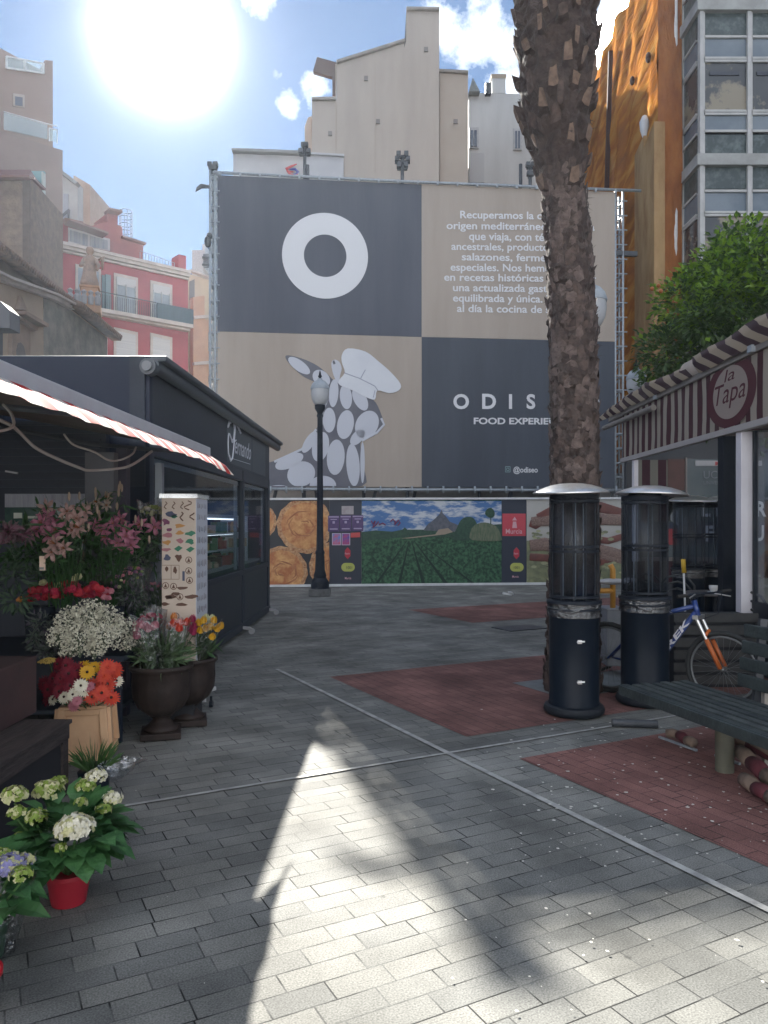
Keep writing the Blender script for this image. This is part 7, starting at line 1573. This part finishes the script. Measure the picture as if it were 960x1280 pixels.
J = [(W(0, 0, .53), .13, .15), (W(.0, 0, .75), .115, .14), (W(.02, 0, .98), .12, .17), (W(.03, 0, 1.07), .06, .07), (W(.045, 0, 1.13), .052), (W(.06, 0, 1.20), .075), (W(.065, 0, 1.28), .088, .075), (W(.055, 0, 1.34), .062, .055),
     (W(.02, .17, 1.02), .055), (W(.05, .22, .78), .042), (W(.28, .18, .76), .034), (W(.36, .15, .76), .026), (W(.02, -.17, 1.02), .055), (W(.05, -.22, .78), .042), (W(.28, -.18, .76), .034), (W(.36, -.15, .76), .026),
     (W(.10, .10, .52), .085), (W(.44, .12, .51), .062), (W(.46, .12, .10), .042), (W(.58, .13, .04), .035), (W(.10, -.10, .52), .085), (W(.44, -.12, .51), .062), (W(.46, -.12, .10), .042), (W(.58, -.13, .04), .035)]
E = [(0, 1), (1, 2), (2, 3), (3, 4), (4, 5), (5, 6), (6, 7), (2, 8), (8, 9), (9, 10), (10, 11), (2, 12), (12, 13), (13, 14), (14, 15), (0, 16), (16, 17), (17, 18), (18, 19), (0, 20), (20, 21), (21, 22), (22, 23)]
skin('body', J, E, skin_m, pr_)
# face: nose, brow, lips, ears; hands with fingers
mb = MB(); mb.ball(W(.152, 0, 1.235), (.018, .014, .022), 8, 6); mb.tube([W(.148, 0, 1.27), W(.165, 0, 1.235)], [.008, .014], 8)
for s_ in (-1, 1): mb.ball(W(.055, s_*.080, 1.245), (.02, .010, .03), 8, 6)
mb.build('nose_and_ears', skin_m, pr_, smooth=2)
mb = MB()
for s_ in (-1, 1): mb.ball(W(.138, s_*.030, 1.268), (.010, .013, .009), 8, 6, 0); mb.tube([W(.142, s_*.015, 1.288), W(.138, s_*.045, 1.288)], .005, 5, 1)
mb.tube([W(.142, -.025, 1.198), W(.150, 0, 1.199), W(.142, .025, 1.198)], .006, 6, 2); mb.build('face_features', [M('eye_white', (.5, .48, .45), .3), M('brow', (.05, .025, .015), .9), M('lips', (.35, .10, .09), .5)], pr_, smooth=2)
mb = MB(); hm = M('hair_brown', (.075, .035, .022), .7, (.13, .06, .035), 20, .6, 60, stretch=(1, 1, .2))
for i in range(240):
    d = rdir(-.9); 
    if d.x > .35 and d.z < .55: continue
    a = W(.045, 0, 1.27)+RZ@Vector((d.x*.10, d.y*.092, d.z*.105)); b = a+RZ@Vector((-.01+d.x*.02, d.y*.025, -.10+U(-.04, .02))); mb.tube([a, (a+b)/2+RZ@Vector((d.x*.012, d.y*.012, 0)), b], [.014, .013, .004], 5)
mb.ball(W(.045, 0, 1.275), (.095, .090, .10), 16, 10); 
for i in range(0): pass
mb.build('hair', hm, pr_, smooth=2)
jk = M('jacket_cream', (.42, .37, .28), .85, (.34, .30, .23), 7, .5, 14)
J2 = [(W(0, 0, .50), .155, .175), (W(0, 0, .75), .14, .165), (W(.015, 0, .96), .14, .185), (W(.03, 0, 1.07), .085, .10), (W(.015, .17, 1.02), .078), (W(.05, .23, .78), .062), (W(.25, .185, .76), .045), (W(.015, -.17, 1.02), .078), (W(.05, -.23, .78), .062), (W(.25, -.185, .76), .045)]
skin('jacket', J2, [(0, 1), (1, 2), (2, 3), (2, 4), (4, 5), (5, 6), (2, 7), (7, 8), (8, 9)], jk, pr_)
J3 = [(W(-.0, 0, .50), .15, .17), (W(.10, .10, .52), .10), (W(.45, .12, .51), .078), (W(.46, .12, .12), .06), (W(.10, -.10, .52), .10), (W(.45, -.12, .51), .078), (W(.46, -.12, .12), .06)]
skin('trousers', J3, [(0, 1), (1, 2), (2, 3), (0, 4), (4, 5), (5, 6)], M('trousers_dark', (.03, .035, .05), .85), pr_)
for s_ in (-1, 1):
    mb = MB(); h = W(.40, s_*.145, .765)
    mb.ball(h, (.045, .038, .016), 12, 8)
    for k, (l_, o) in enumerate(((.062, -.027), (.072, -.009), (.068, .009), (.055, .026))):
        a = h+RZ@Vector((.035, o, 0)); mb.tube([a, a+RZ@Vector((l_*.5, o*.1, .006)), a+RZ@Vector((l_, o*.1, -.012))], [.0095, .009, .006], 7)
    a = h+RZ@Vector((.0, -s_*.03, 0)); mb.tube([a, a+RZ@Vector((.03, -s_*.025, -.003)), a+RZ@Vector((.055, -s_*.028, -.01))], [.011, .010, .007], 7); mb.build('hand', skin_m, pr_, smooth=2)
mb = MB()
for s_ in (-1, 1): mb.ball(W(.53, s_*.125, .055), (.13, .048, .052), 12, 8)
mb.build('shoe', black_metal, pr_, smooth=2)
chair((4.12, 8.1, .004), rz+math.pi/2, 'black wicker chair under the seated person in cream')
tb2 = thing('cafe_table', (4.72, 8.2, .004), 'dark cafe table in front of the seated person', 'table')
MB().lathe([(0, .70), (.28, .70), (.29, .715), (.28, .73), (0, .73)], tb2.location.copy(), 32).build('table_top', M('table_taupe2', (.10, .09, .09), .5), tb2, smooth=True); MB().lathe([(.2, 0), (.2, .02), (.03, .04), (.025, .7), (0, .7)], tb2.location.copy(), 20).build('leg', black_metal, tb2, smooth=True)
